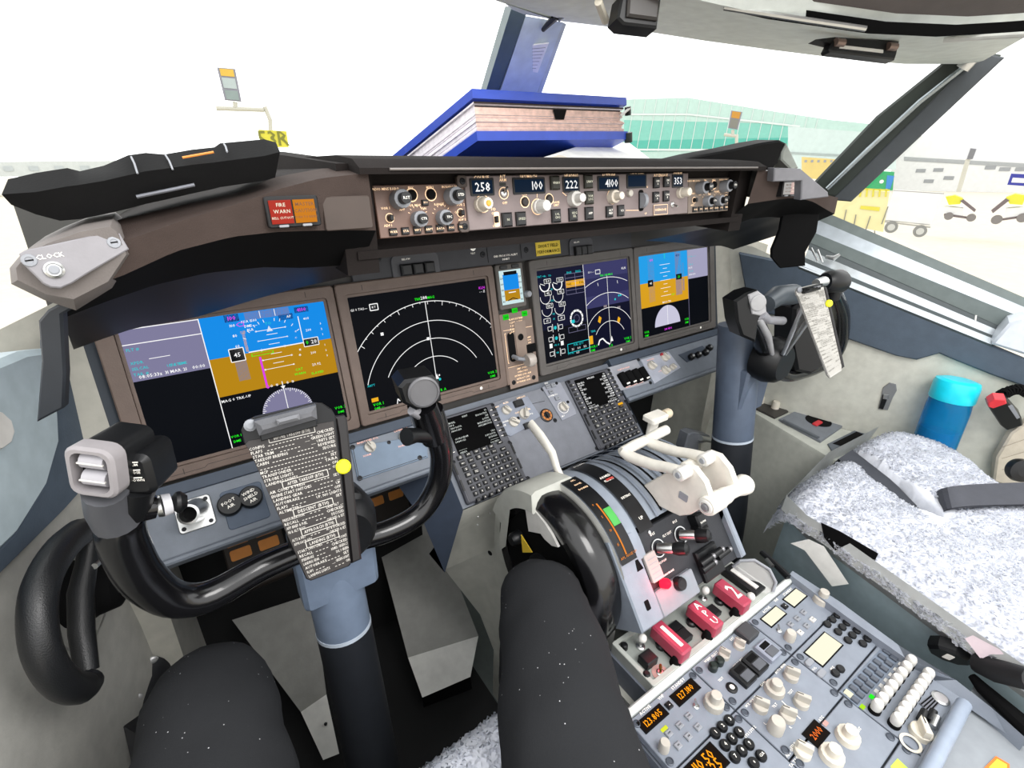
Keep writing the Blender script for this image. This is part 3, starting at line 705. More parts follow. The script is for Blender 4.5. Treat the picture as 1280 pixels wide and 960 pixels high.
# ---- mode control panel
t=thing('mode_control_panel','long grey mode control panel with lit digit windows in the glareshield','control panel',MC.p(0,-MHH,0))
QM=quadmap([(583,219),(858,216),(859,268),(590,287)],(-MW,MW,-MHH,MHH))
c8=crop(580,200,180/1280); c9=crop(720,170,340/1280)
def M1(x,y): return QM(*c8(x,y))
def M2(x,y): return QM(*c9(x,y))
b=MB(); b.box(MC,-MW+.0006,MW-.0006,-MHH,MHH,-.03,0,MCPB,.0012)
def digits(p,w,h,st,al='c',pad=0):
    x,y=p; b.rbox(MC,x-w/2-.003,x+w/2+.003,y-h/2-.003,y+h/2+.003,.002,0,.0015,BLACK); b.rect(MC,x-w/2,x+w/2,y-h/2,y+h/2,emi('lcd_blue','#0e2238',.8),.0017)
    if st: b.text(MC,st,x+pad,y,h*.95,E_W,al,n=.0022,wid=.95)
W1=(M1(255,230)[0]-M1(95,235)[0])
digits(M1(178,234),.036,.019,'258'); p=M1(575,225); digits(p,.058,.019,'100','r',.026); p=M1(935,215); digits(p,.031,.019,'222')
p=M2(140,222); digits(p,.047,.019,'4100','r',.022); p=M2(272,212); digits(p,.047,.019,''); p=M2(466,212); digits(p,.027,.019,'353')
for q,s in (((172,150),'COURSE'),((570,143),'IAS/MACH'),((935,137),'HEADING')): b.text(MC,s,*M1(*q),.0068,LABW)
b.text(MC,'A/T',M1(348,142)[0],M1(348,142)[1],.006,LABW); b.text(MC,'ARM',M1(350,172)[0],M1(350,172)[1],.006,LABW); b.text(MC,'OFF',*M1(370,375),.0055,LABW)
for q,s in (((140,184),'ALTITUDE'),((275,182),'VERT SPEED'),((386,184),'A/P ENGAGE'),((466,177),'COURSE')): b.text(MC,s,*M2(*q),.0068,LABW)
x,y=M1(350,208); b.rect(MC,x-.006,x+.006,y-.003,y+.002,BTNG)
for q,r in (((540,368),.0085),((648,412),.012),((748,345),.0085),((185,380),.0125),((360,290),.0085)): b.arc(MC,M1(*q),r,.3 if r>.01 else 0,2*PI if r<.01 else PI*1.9,.0014,LABW,seg=24)
b.line(MC,M1(643,290),M1(643,330),.001,LABW); b.line(MC,M1(860,285),M1(895,315),.001,LABW); b.text(MC,'C/O',*M1(535,300),.0055,LABW); b.text(MC,'BANK',*M1(812,372),.005,LABW); b.text(MC,'LIMIT',*M1(812,398),.005,LABW)
b.text(MC,'F/D',M1(275,430)[0],M1(275,430)[1],.0055,LABW); b.text(MC,'ON',M1(278,465)[0],M1(278,465)[1],.0055,LABW); b.text(MC,'OFF',*M1(292,578),.0055,LABW)
x,y=M1(305,520); b.rbox(MC,x-.005,x+.005,y-.011,y+.011,.003,0,.0008,LABW)
b.arc(MC,M2(160,285),.0125,PI*.3,PI*1.7,.0012,LABW,seg=20); x,y=M2(250,270)
b.line(MC,M2(225,352),M2(285,352),.0008,LABW); b.text(MC,'DN',*M2(320,240),.005,LABW); b.text(MC,'UP',*M2(320,368),.005,LABW)
x,y=M2(388,350); b.rbox(MC,x-.020,x+.020,y-.009,y+.009,.002,0,.002,MCPB,.0005); b.frame(MC,x-.020,x+.020,y-.009,y+.009,.0008,LABW,.0023); b.text(MC,'DISENGAGE',x,y,.006,LABW,n=.0023)
b.obj('face_plate',t)
bb=MB()
for q in ((15,185),(38,580)):
    bb=MB(); bb.rbox(MC,*(lambda p:(p[0]-.011,p[0]+.006,p[1]-.0085,p[1]+.0085))(M1(*q)),.004,-.002,.004,mat('mount_lug','#4b403b',.5),.001); screw(bb,MC,M1(*q)[0]-.002,M1(*q)[1],.005,.004); bb.obj('mounting_lug',t)
TAN=mat('tan_knob','#d8cfc0',.4)
knob(t,MC,*M1(165,388),.0115,.024,TAN,'round',label='cream course knob with amber centre')
bb=MB(); f=MC.at(*M1(165,388),.0244); bb.lathe(f,[(.0045,0),(.0035,.0012)],mat('amber_dot','#e8a33a',.4),14); bb.obj('knob_cap',t)
knob(t,MC,*M1(648,412),.0115,.026,WPL,'round',ptr=.5); knob(t,MC,*M1(955,345),.0125,.026,WPL,'dual'); knob(t,MC,*M2(158,287),.0115,.026,TAN,'dual'); knob(t,MC,*M2(480,270),.0105,.024,TAN,'round')
bb=MB(); f=MC.at(*M2(296,305)); bb.rbox(f,-.0065,.0065,-.019,.019,.005,0,.001,BLACKM); bb.tube([f.p(-.004,0,.002),f.p(.004,0,.002)],.014,GREYP,28); bb.obj('thumb_wheel',t)
for q in ((540,368),(748,345)): bb=MB(); bb.lathe(MC.at(*M1(*q)),[(.0065,0),(.0065,.003),(.0055,.004)],mat('dark_push','#2a2422',.5),18); bb.obj('push_button',t)
toggle(t,MC,*M1(360,290),.9,.7); bb=MB(); x,y=M1(292,522); bb.rbox(MC,x-.002,x+.002,y-.005,y+.005,.0015,.0008,.008,BLACK,.0006); bb.obj('toggle_switch',t)
bb=MB(); bb.lathe(MC.at(*M2(237,270)),[(.006,0),(.006,.006),(.005,.007)],KNOB,16); bb.obj('push_button',t)
bw,bh=.0185,.0215
for q,s in (((385,525),'N1'),((503,518),'SPEED'),((790,202),'VNAV'),((805,495),'LVL CHG'),((952,485),'HDG SEL'),((1078,192),'LNAV'),((1090,335),'VOR LOC'),((1092,475),'APP')): key(t,'push_button',MC,*M1(*q),bw,bh,.006,BTNG if s in('VNAV','LNAV','VOR LOC') else BTN,s.replace(' ','|'),E_CREAM if s!='APP' else LAB,.0052)
for q,s in (((145,358),'ALT HLD'),((198,353),'V/S'),((362,220),'CMD A'),((410,216),'CMD B'),((362,290),'CWS A'),((410,285),'CWS B')): key(t,'push_button',MC,*M2(*q),.0155,.0195,.006,BTN,s.replace(' ','|'),LAB,.005)
toggle(t,MC,*M2(445,325),.9,-.4)
# ---- master warning lights (left pair, right pair)
def annun(side):
    MIR[0]=False
    f0=F(ay(365,264,-.283),(1,.02,0),(0,math.sin(.12),math.cos(.12)))
    if side: f0=F(V((-f0.o.x,f0.o.y,f0.o.z)),(1,-.02,0),(0,math.sin(.12),math.cos(.12)))
    f=f0; t=thing('warning_light_unit','lit red and amber square warning lights on the left glareshield' if not side else 'pale fire warning and caution lights in the right end of glareshield','warning light',f.p(0,-.025,0),'master warning lights')
    f=f0=F(f.o,f.u*1,f.v*1); K=.64; b=MB(); b.rbox(f,-.043*K,.045*K,-.026*K,.025*K,.003,-.01,.004,BLACK,.001); b.obj('housing',t)
    red=emi('lit_red','#c03a2c',.9) if not side else emi('lit_pale_red','#e8c8c0',.8); amb=emi('lit_amber','#d8841c',.9) if not side else emi('lit_pale','#d9d6d2',.6)
    for k,mm,L in ((-1,red,('FIRE','WARN','BELL CUTOUT')),(1,amb,('MASTER','CAUTION','PUSH TO RESET'))):
        c=k*.0195*K*(-1 if side else 1)
        bb=MB(); bb.box(f,c-.0175*K,c+.0175*K,-.0195*K,.0185*K,.004,.008,mm,.001)
        for i,s in enumerate(L): bb.text(f,s,c,K*(.011-.0105*i),K*(.0082 if i<2 else .0052),E_CREAM if k<0 else mat('amber_ink','#5a3208',.6,var=0),n=.0084)
        bb.obj('light_button',t)
        bb=MB(); bb.rbox(f,c-.008*K,c+.008*K,-.0255*K,-.0212*K,.001,.004,.007,GREYP,.0005); bb.obj('finger_tab',t)
annun(0)
annun(1)
# small brown plate right of the lights
b=MB(); b.rbox(F(ay(435,264,-.272),X,(0,.12,1)),-.030,.028,-.021,.017,.003,0,.003,mat('blank_plate','#40352f',.6),.001); b.obj('blank_plate',gt)
# ---- black moulded covers lying on each end of the glareshield
def cover(side):
    MIR[0]=bool(side)
    P=lambda x,y,d: ay(x,y,d)
    topn=[P(*p,-.24) for p in ((10,224),(45,216),(84,210),(100,214),(130,207),(160,194),(182,191),(205,193),(240,187),(268,184),(275,179),(330,174),(345,178))]
    back=[p+V((0,.06,-.012)) for p in topn]
    mid=[P(*p,-.27) for p in ((2,243),(45,240),(84,233),(100,231),(130,226),(160,219),(182,214),(205,211),(240,206),(268,203),(275,202),(330,195),(350,190))]
    low=[P(*p,-.26) for p in ((14,256),(45,268),(75,276),(100,274),(130,268),(160,261),(182,255),(205,250),(240,242),(268,236),(275,234),(330,226),(344,222))]
    bot=[p+V((0,.12,-.005)) for p in low]
    b=MB(); cov=mat('cover_plastic','#0d0d0e',.7,bump=.1,spec=.15); b.loft([back,topn,mid,low,bot,back],cov)
    for k in (0,-1): b.poly([back[k],topn[k],mid[k],low[k],bot[k]],cov)
    L='long black moulded plastic cover lying on the left end of glareshield' if not side else 'black plastic cover tilted on the far right end of glareshield'
    o=b.obj('moulded_cover',None,L,'cover',sharp=30)
    b=MB(); b.tube([P(171,246,-.272),P(210,238,-.274),P(243,231,-.274)],.0035,mat('slot_grey','#6b6d74',.5),8,flat=.5); b.obj('grip_slot',o)
    b=MB(); b.tube([P(228,197,-.262),P(267,190,-.262)],.0012,mat('orange_edge','#d8863a',.5),6); b.obj('edge_strip',o)
    for q in ((164,196,172,217),(207,194,216,212),(280,180,284,190)):
        b=MB(); b.tube([P(q[0],q[1],-.25),P((q[0]+q[2])/2,(q[1]+q[3])/2-2,-.264),P(q[2],q[3],-.272)],.0009,GREYP,6); b.obj('seam',o)
cover(0); MIR[0]=False
t=thing('moulded_cover','black flat cover with pale end, tilted on the far right end of glareshield','cover',ay(930,205,-.16))
fc=F(ay(930,195,-.20),(.96,-.28,0),Z); b=MB(); b.prism(fc,[fc.px(*p) for p in ((850,200),(875,194),(919,186),(950,179),(975,175),(983,179),(978,190),(973,204),(965,213),(943,213),(903,203))],-.07,.0,mat('cover_plastic','#0d0d0e',.7,spec=.15),.004); b.obj('cover_body',t)
b=MB(); b.prism(fc,[fc.px(*p) for p in ((983,179),(998,210),(989,213),(976,200),(977,190))],-.06,.002,mat('cover_end_pale','#8f9590',.5),.003); b.obj('cover_end',t)
# ---- clock button panel, left
fcl=F(ay(80,320,-.31),(.98,.17,.05),(.0,.25,.97))
t=thing('clock_panel','grey triangular plate lettered CLOCK at left end of glareshield','panel',fcl.o)
def CL(x,y): return fcl.px(*crop(0,160,.28125)(x,y))
b=MB(); pts=[CL(*p) for p in ((85,560),(110,545),(500,460),(530,470),(572,540),(400,640),(320,690),(270,712),(225,708),(190,690),(150,650),(100,600))]
b.prism(fcl,pts,-.012,.003,mat('clock_plate','#858387',.5,bump=.08),.001)
for p in ((130,590),(505,510)): screw(b,fcl,*CL(*p),.0055,.003,GREYP)
b.text(fcl,'CLOCK',*CL(222,570),.0054,LAB,n=.0036)
b.obj('plate',t)
bb=MB(); f=fcl.at(*CL(240,632),.003); bb.lathe(f,[(.0072,0),(.0072,.002),(.0055,.003),(.005,.001)],METAL,20); bb.lathe(f,[(.004,0),(.004,.003),(.003,.0036)],GREYP,16); bb.obj('push_button',t)
# grey rounded housing round it
b=MB()
o=[ay(*p,-.29) for p in ((140,277),(100,284),(60,300),(28,316),(12,335),(14,355),(55,375),(95,388),(140,360),(166,318),(150,285))]
i_=[ay(*p,-.305) for p in ((138,283),(100,290),(60,304),(34,318),(20,335),(22,350),(58,368),(92,374),(135,352),(158,318),(146,290))]
rr=[p+V((0,.16,-.01)) for p in o]
GH=mat('clock_housing','#6d6764',.65,bump=.2,bscale=600)
b.loft([rr,o,i_],GH,close=True); b.poly(i_,GH); b.obj('clock_housing',gt)
# black hanging side flap, left, and its mirror image on the right
for side in (0,1):
    MIR[0]=bool(side)
    if not side: q=[(62,386),(84,374),(108,376),(80,392),(84,465),(82,508),(48,526),(54,450),(50,400)]; d=-.27
    else: q=None
    if not side:
        f=F(ay(70,440,-.27),(.94,-.35,0),Z); pts=[f.px(*p) for p in q]
        b=MB(); b.prism(f,pts,-.006,.004,mat('flap_leather','#23272d',.55),.002); b.obj('side_flap',gt)
    else:
        MIR[0]=False
        f=F(ay(993,295,-.25),(.75,-.66,0),Z); pts=[f.px(*p) for p in ((978,265),(1024,265),(1020,290),(1006,315),(1006,332),(975,335),(964,322),(964,312),(974,288))]
        b=MB(); b.prism(f,pts,-.008,.004,BLACKM,.002); b.obj('side_flap',gt)
MIR[0]=False
# grey wedge at the right end of the glareshield
f=F(ay(1010,238,-.325),(.9,-.43,0),Z); b=MB(); b.prism(f,[f.px(*p) for p in ((967,210),(1000,211),(1034,240),(1035,246),(1000,250),(1001,226),(966,227))],-.02,.003,mat('end_wedge','#75757a',.55),.002); b.obj('end_wedge',gt)
# ================================================================== sloping forward panel: control display units, strips
FP=F((0,-.06,.80),X,(0,.14,.13))
LV=-.192
t=thing('forward_pedestal_panel','sloping blue grey centre panel between the two keypad units','panel',FP.p(0,LV,0))
b=MB(); b.box(FP,-.268,.268,LV-.004,.012,-.03,-.004,PEDD)
b.box(FP,-.107,.107,LV,-.002,-.004,.001,mat('forward_paint','#74777f',.55,bump=.1),.0006)
cf=crop(540,440,300/1280)
def FPc(x,y): return FP.px(*cf(x,y))
b.line(FP,FPc(530,278),FPc(600,262),.001,BLACKM,.0013)
for p in ((590,200),(510,675),(878,515),(705,345),(655,365),(415,490)): screw(b,FP,*FPc(*p),.0055,.001)
b.obj('plate',t)
# display select plate (left) with two knobs and two black keys
q=[FPc(*p) for p in ((335,292),(395,262),(410,270),(505,238),(575,345),(520,380),(500,408),(418,452),(385,440))]
b=MB(); b.prism(FP,q,.001,.004,mat('select_plate','#858b98',.55,bump=.1),.0006)
for p,s in (((388,275),'ALTN'),((330,300),'VHF NAV'),((395,372),'NORMAL'),((370,398),'SOURCE'),((470,245),'DISPLAYS'),((480,318),'CONTROL PANEL'),((520,335),'AUTO')): b.text(FP,s,*FPc(*p),.0052,LABW if p[1]<330 else LAB,n=.0045)
b.obj('select_plate',t)
CLR=mat('clear_knob','#c9c4ba',.25)
knob(t,FP,*FPc(390,315),.011,.016,CLR,'ptr',n0=.004,ptr=.6); knob(t,FP,*FPc(485,335),.013,.018,CLR,'ptr',n0=.004,ptr=-.4); knob(t,FP,*FPc(430,378),.012,.016,CLR,'ptr',n0=.004,ptr=.9)
key(t,'push_button',FP,*FPc(455,280),.024,.016,.008,BTN,None,n0=.004); key(t,'push_button',FP,*FPc(503,398),.018,.014,.008,BTN,None,n0=.004)
bb=MB(); bb.lathe(FP.at(*FPc(453,358),.004),[(.0035,0),(.0035,.004),(.002,.005)],BLACK,12); bb.obj('push_button',t)
# round lit dial
bb=MB(); f=FP.at(*FPc(608,340)); bb.lathe(f,[(.0165,0),(.0165,.004),(.014,.005)],BLACK,28); bb.arc(f,(0,0),.011,0,2*PI,.005,emi('dial_orange','#f2a060',.8),.0054,28)
for i in range(8): a=i*PI/4; bb.line(f,(.007*math.cos(a),.007*math.sin(a)),(.0135*math.cos(a),.0135*math.sin(a)),.0012,BLACK,.0058)
bb.box(f,-.0015,.0015,-.008,.008,.005,.008,BLACK); bb.obj('round_dial',t,'orange lit round brightness dial')
# right switch plate
q=[FPc(*p) for p in ((583,192),(640,165),(680,165),(760,310),(765,335),(690,368))]
b=MB(); b.prism(FP,q,.001,.004,mat('switch_plate_light','#8c8f99',.55,bump=.1),.0006)
for p,s in (((605,170),'ENG'),((640,235),'LOWER DU'),((695,345),'BRT')): b.text(FP,s,*FPc(*p),.005,LAB,n=.0045)
b.arc(FP,FPc(695,300),.014,0,2*PI,.001,LAB,.0045)
for p in ((660,170),(720,270)): screw(b,FP,*FPc(*p),.004,.004)
b.obj('switch_plate',t)
for p,s in (((612,190),'ENG'),((640,183),'SYS'),((628,218),'INFO'),((662,252),'C/R')): key(t,'push_button',FP,*FPc(*p),.0125,.010,.005,GREYP,s,BTN,.004,n0=.004)
knob(t,FP,*FPc(695,298),.0115,.016,CLR,'ptr',n0=.004,ptr=.3)
# ---- control display units
cK=crop(550,480,130/780)
QC=quadmap([(545,525),(616,503),(657,600),(583,627)],(-.0753,.0753,-.095,.095))
def K(x,y): return QC(*cK(x,y))
CD1=[('IDENT','1/2'),(' MODEL','ENG RATING '),('737-8','26K'),(' NAV DATA','ACTIVE '),('AIRAC-2103','MAR25APR21/21'),('','APR22MAY19/21'),('',''),(' OP PROGRAM',''),('549849-025','U13.0'),('',' SUPP DATA '),('','AUG03/20'),('------------','------------'),('<INDEX','POS INIT>')]
CD2=[('RTE LEGS','1/3'),('288 HDG','41NM'),('BUZAD','190/ 3070'),('305','22NM'),('ODUKU','250/ 6000'),('316','18NM'),('T520','280/FL110'),('330','30NM'),('ABTUM','.790/FL240'),('336','44NM'),('SOLGI','.790/FL360'),('------------','------------'),('<RTE 2 LEGS','RTE DATA>')]
def cdu(uc,label,lines,glow,bright):
    f=FP.at(uc,(LV-.002)/2-.0005,0)
    t=thing('keypad_unit',label,'control unit',f.p(0,-.095,0),'flight computer keypads')
    cd=mat('keypad_case','#4b4c53',.5,bump=.1); b=MB()
    b.rbox(f,-.0745,.0745,-.0945,.0945,.005,-.02,.008,cd,.003)
    k0=K(105,560);k1=K(200,700)
    b.box(f,-.069,.069,-.091,.004,.008,.0088,mat('keypad_face','#44454b',.55))
    for i in range(6):
        for s in (-1,1): b.rect(f,s*.061-.003,s*.061+.003,.078-.0125*i-.0006,.078-.0125*i+.0006,LAB,.0082)
    for vv in (-.02,-.055): b.rbox(f,-.0735,-.0695,vv-.012,vv+.012,.001,.008,.010,BLACK); b.rbox(f,.0695,.0735,vv-.012,vv+.012,.001,.008,.010,BLACK)
    for s in (-1,1):
        for vv in (.088,-.004): screw(b,f,s*.0695,vv,.0045,.008)
    b.obj('case',t)
    b=MB(); b.rbox(f,-.053,.053,.006,.088,.002,.007,.0085,emi('cdu_black','#040405',1))
    for i,(l,r) in enumerate(lines):
        v=.0825-.00615*i; z=.0052 if not bright else .0062
        c=glow
        b.text(f,l,-.049 if i else -.012,v,z,c,'l',n=.0088,wid=.9); b.text(f,r,.049,v,z,c,'r',n=.0088,wid=.9)
    b.obj('screen',t)
    for s in (-1,1):
        for i in range(6): key(t,'line_key',f,s*.068,.078-.0125*i,.008,.0075,.011,BTN,n0=.0,bev=.001)
    def kk(p,s,w=.0105,h=.0085,m=BTN,tm=LAB,ts=None): 
        u,v=K(*p); key(t,'key',f,u,v,w,h,.013,m,s,tm,ts or (.0026 if '|' in s or len(s)>3 else .0034 if len(s)>1 else .005),n0=0,bev=.0011)
    F1=[((145,545),'INIT|REF'),((202,523),'RTE'),((258,503),'CLB'),((313,485),'CRZ'),((367,468),'DES'),((163,587),'MENU'),((220,565),'LEGS'),((277,543),'DEP|ARR'),((335,525),'HOLD'),((387,503),'PROG'),((183,628),'N1|LIM'),((240,605),'FIX'),((200,668),'PREV|PAGE'),((258,645),'NEXT|PAGE')]
    for p,s in F1: kk(p,s,.0125,.0095)
    kk((432,440),'BRT',.013,.0055); kk((455,487),'EXEC',.0125,.008,BTN,E_A if bright else LAB)
    if bright:
        bb=MB(); u,v=K(455,462); bb.rbox(f,u-.008,u+.008,v-.003,v+.003,.001,.0085,.0098,E_A); bb.obj('exec_light',t,'small amber key light')
    rows=[((313,583),(487,518),'ABCDE'),((332,622),(503,558),'FGHIJ'),((352,662),(525,598),'KLMNO'),((371,706),(546,639),'PQRST'),((394,747),(568,680),'UVWXY')]
    for a,c,s in rows:
        for i,ch in enumerate(s): kk((a[0]+(c[0]-a[0])*i/4,a[1]+(c[1]-a[1])*i/4),ch,.0098,.0085)
    for i,ch in enumerate(('Z','SP','DEL','/','CLR')): kk((415+(587-415)*i/4,792+(718-792)*i/4),ch,.0098,.0085)
    for a,s in (((210,720),'123'),((230,764),'456'),((250,806),'789')):
        for i,ch in enumerate(s): kk((a[0]+45*i,a[1]-18.5*i),ch,.0092,.0088)
    for i,ch in enumerate('.0'): kk((270+46*i,851-18.5*i),ch,.0092,.0088)
    kk((364,815),'+/-',.0092,.0088)
cdu(-.1822,'dark keypad unit nearest the captain, small white text on black screen',CD1,emi('cdu_text','#e6ece8',.9),False)
cdu(.1822,'dark keypad unit on first officer side, screen crowded with bright white text',CD2,emi('cdu_text_bright','#ffffff',1.1),True)
# ---- strips either side, below the outboard displays
STR=mat('strip_paint','#717882',.55,bump=.1); STRD=mat('strip_dark','#3c4654',.6)
for side in (0,1):
    MIR[0]=bool(side)
    t=thing('lower_strip_panel','blue grey strip below the captain displays with air knobs and nozzle' if not side else 'blue grey strip below the right displays with small knobs and selectors','panel',FP.p(-.5,-.1,0))
    b=MB(); b.box(FP,-.80,-.272,-.094,.000,-.008,.0,STR,.001); b.box(FP,-.80,-.272,-.104,-.094,-.03,.006,STR,.003); b.box(FP,-.80,-.272,0,.020,-.03,.004,STRD,.001)
    b.obj('strip',t)
    if not side:
        cl=crop(180,480,380/1280)
        def LC(x,y): return FP.px(*cl(x,y))
        # metal nozzle on square flange
        u,v=LC(215,548); b=MB(); b.rbox(FP,u-.026,u+.026,v-.026,v+.026,.006,0,.004,METAL,.001)
        for s1 in (-1,1):
            for s2 in (-1,1): b.lathe(FP.at(u+s1*.019,v+s2*.019,.004),[(.0035,0),(.003,.001)],SCREW,10)
        b.obj('flange',t)
        b=MB(); p0=FP.p(u+.004,v+.006,0); d=(FP.n*.85-Y*.45-X*.25).normalized(); fr=F(p0,d.cross(Z).cross(d),d.cross(d.cross(Z).cross(d))); 
        fr=F(p0,Z.cross(d),d.cross(Z.cross(d))); b.lathe(fr,[(.019,0),(.018,.02),(.0155,.045),(.0155,.052),(.012,.053),(.011,.03)],METAL,24); b.lathe(fr,[(.0115,.034),(.0001,.0341)],BLACKM,20,cap=False); b.obj('air_nozzle',t)
        # two black round air knobs in a recessed plate
        u0,v0=LC(318,470); u1,v1=LC(500,540)
        b=MB(); b.rbox(FP,u0,u1+.01,v1-.012,v0+.004,.006,0,.002,mat('knob_tray','#4d5a6c',.55),.001); b.obj('knob_tray',t)
        for (x,y),L in (((362,512),'FOOT|AIR'),((450,480),'WIND|SHIELD|AIR')):
            u,v=LC(x,y); f=FP.at(u,v,.002,.25); bb=MB(); bb.lathe(f,[(.0185,0),(.0185,.010),(.0165,.013)],BLACK,28)
            ls=L.split('|')
            for i,s in enumerate(ls): bb.text(f,s,0,((len(ls)-1)/2-i)*.008,.0075,LAB,n=.0134)
            bb.obj('air_knob',t)
        # grey box right of the checklist: two selectors on a bordered plate
        b=MB(); u0,v0=LC(870,268); u1,v1=LC(1185,215); ub,vb=LC(1195,310); ua,va=LC(900,408)
        b.prism(FP,[(u0,v0),(ua,va),(ub,vb),(u1,v1)],0,.003,mat('selector_plate','#6f8195',.5,bump=.1),.0008)
        b.pline(FP,[(u0+.003,v0-.003),(ua+.003,va+.003),(ub-.003,vb+.003)],.0012,BLACK,.0033)
        for p in ((878,268),(908,398),(1160,312)): screw(b,FP,*LC(*p),.005,.003)
        for p,s in (((940,240),'MAIN PANEL DUs'),((938,302),'NORM'),((1080,195),'LOWER DU'),((1085,262),'NORM')): b.text(FP,s,*LC(*p),.0052,mat('pink_lettering','#f3b9a8',.6,var=0,emit=.3),n=.0034)
        b.obj('selector_plate',t)
        for p in ((950,268),(1095,225)): knob(t,FP,*LC(*p),.0115,.015,mat('clear_knob','#c9c4ba',.25),'ptr',n0=.003,ptr=.4)
        for p in ((1030,248),): bb=MB(); screw(bb,FP,*LC(*p),.004,.003); bb.obj('screw',t)
    else:
        MIR[0]=False
        cr=crop(600,300,.25)
        def RC(x,y): return FP.px(*cr(x,y))
        # black four-lever selector, light plates, round knobs
        b=MB(); b.prism(FP,[RC(*p) for p in ((635,640),(780,598),(845,715),(700,755))],0,.002,mat('plate_light','#9a9ca4',.5),.0006)
        b.prism(FP,[RC(*p) for p in ((800,600),(940,560),(1000,640),(870,720))],0,.003,mat('plate_lilac','#aaaebb',.5),.0006)
        for p,s in (((715,645),'FLIGHT RECORDER'),((770,725),'MACH AIRSPEED WARNING'),((850,600),'MAIN PANEL'),((905,655),'LOWER DU')): b.text(FP,s,*RC(*p),.005,mat('pink_lettering','#f3b9a8',.6,var=0,emit=.3),n=.0035)
        for p in ((790,600),(850,715),(875,560)): screw(b,FP,*RC(*p),.005,.002)
        b.obj('label_plate',t)
        for i in range(4):
            u,v=RC(712+i*33,702-i*9); bb=MB(); f=FP.at(u,v,.002,.1); bb.rbox(f,-.011,.011,-.020,.020,.004,0,.012,BLACKM,.003); bb.rbox(f,-.006,.006,-.017,-.013,.001,.012,.0125,LAB); bb.obj('lever_switch',t)
        CLR=mat('clear_knob','#c9c4ba',.25)
        for p in ((852,632),(918,590),(920,655),(955,640)): knob(t,FP,*RC(*p),.013 if p[0]<950 else .009,.016,CLR,'ptr',n0=.003,ptr=.5)
        bb=MB(); u,v=RC(903,578); bb.lathe(FP.at(u,v,.003),[(.005,0),(.005,.006),(.003,.008)],mat('red_cap','#b3202c',.4),12); bb.obj('red_button',t)
        b=MB(); b.prism(FP,[RC(*p) for p in ((990,575),(1110,530),(1140,560),(1035,612))],0,.003,mat('strip_dark','#3c4654'),.001); b.obj('knob_tray',t)
        for p in ((1048,590),(1082,580),(1118,568),(1138,545)): bb=MB(); bb.lathe(FP.at(*RC(*p),.003),[(.010,0),(.010,.010),(.007,.014)],BLACK,16); bb.lathe(FP.at(*RC(*p),.003),[(.004,.014),(.003,.016)],METAL,10); bb.obj('knob',t)
    MIR[0]=False
# ---- rudder pedals glimpsed in the dark footwells
PED=mat('pedal_dark','#241d18',.6); OPL=mat('pedal_orange','#c8813a',.5)
def pedal(cx_px,dy,label):
    c=ay(*cx_px,dy); t=thing('rudder_pedal',label,'rudder pedal',c-V((0,0,.08)),'rudder pedals')
    f=F(c,X,(0,.35,.93)); b=MB(); b.rbox(f,-.055,.055,-.085,.035,.008,-.012,0,PED,.003); b.tube([f.p(-.055,-.08,-.01),f.p(.055,-.08,-.01)],.012,PED,12); b.tube([f.p(0,-.08,-.015),f.p(0,-.10,-.10)],.014,PED,12); b.obj('pedal_plate',t)
    b=MB()
    for u in (-.026,.026): b.rbox(f,u-.019,u+.019,-.016,.006,.004,0,.002,OPL,.0005)
    for u in (-.026,.026): b.rbox(f,u-.020,u+.018,.014,.021,.002,0,.002,OPL,.0005)
    b.obj('tread_marking',t,'worn orange markings')
pedal((318,682),.02,'dark rudder pedal with orange markings in footwell left of the checklist')
pedal((482,620),.10,'dark rudder pedal with orange markings right of the checklist, above the yoke rim')
# ================================================================== throttle quadrant
QY,QZ,QR=-.385,.62,.155
def qa(deg,x,r=QR): a=math.radians(deg); return V((x,QY+r*math.sin(a)*-1,QZ+r*math.cos(a)))   # deg>0 toward the pilot seats (aft)
QG=mat('quadrant_paint','#858d98',.5,bump=.1); QLG=mat('quadrant_light','#c3c3bd',.55,bump=.1); QDK=mat('quadrant_dark','#24262b',.6,bump=.15)
qt=thing('throttle_quadrant','grey arched throttle quadrant with white levers and black trim wheel between the seats','throttle quadrant',(0,-.40,.50))
b=MB()
def strip(x0,x1,d0,d1,m,r=QR,n=20):
    b.loft([[qa(d0+(d1-d0)*i/n,x0,r) for i in range(n+1)],[qa(d0+(d1-d0)*i/n,x1,r) for i in range(n+1)]],m)
strip(-.150,-.128,-62,62,QG,QR+.002); strip(-.128,-.088,-62,58,QG); strip(-.088,-.030,-70,40,QG,QR-.002); strip(-.03,.135,-70,40,QG,QR-.004)
for x in (-.032,.0,.03,.062,.095,.13): strip(x-.003,x+.003,-70,40,mat('slot_ridge','#737b88',.5),QR+.003)
for x in (-.012,.017,.047,.078,.112): strip(x-.0025,x+.0025,-70,38,BLACKM,QR-.003)
# side cheeks
for x in (-.150,.135):
    ring=[qa(d,x,QR+(.004 if x<0 else -.004)) for d in range(-70,63,4)]
    low=[V((x,p.y,.42)) for p in ring]; b.loft([ring,low],QG if x>0 else QLG,flip=x>0)
b.obj('arch',qt,sharp=30)
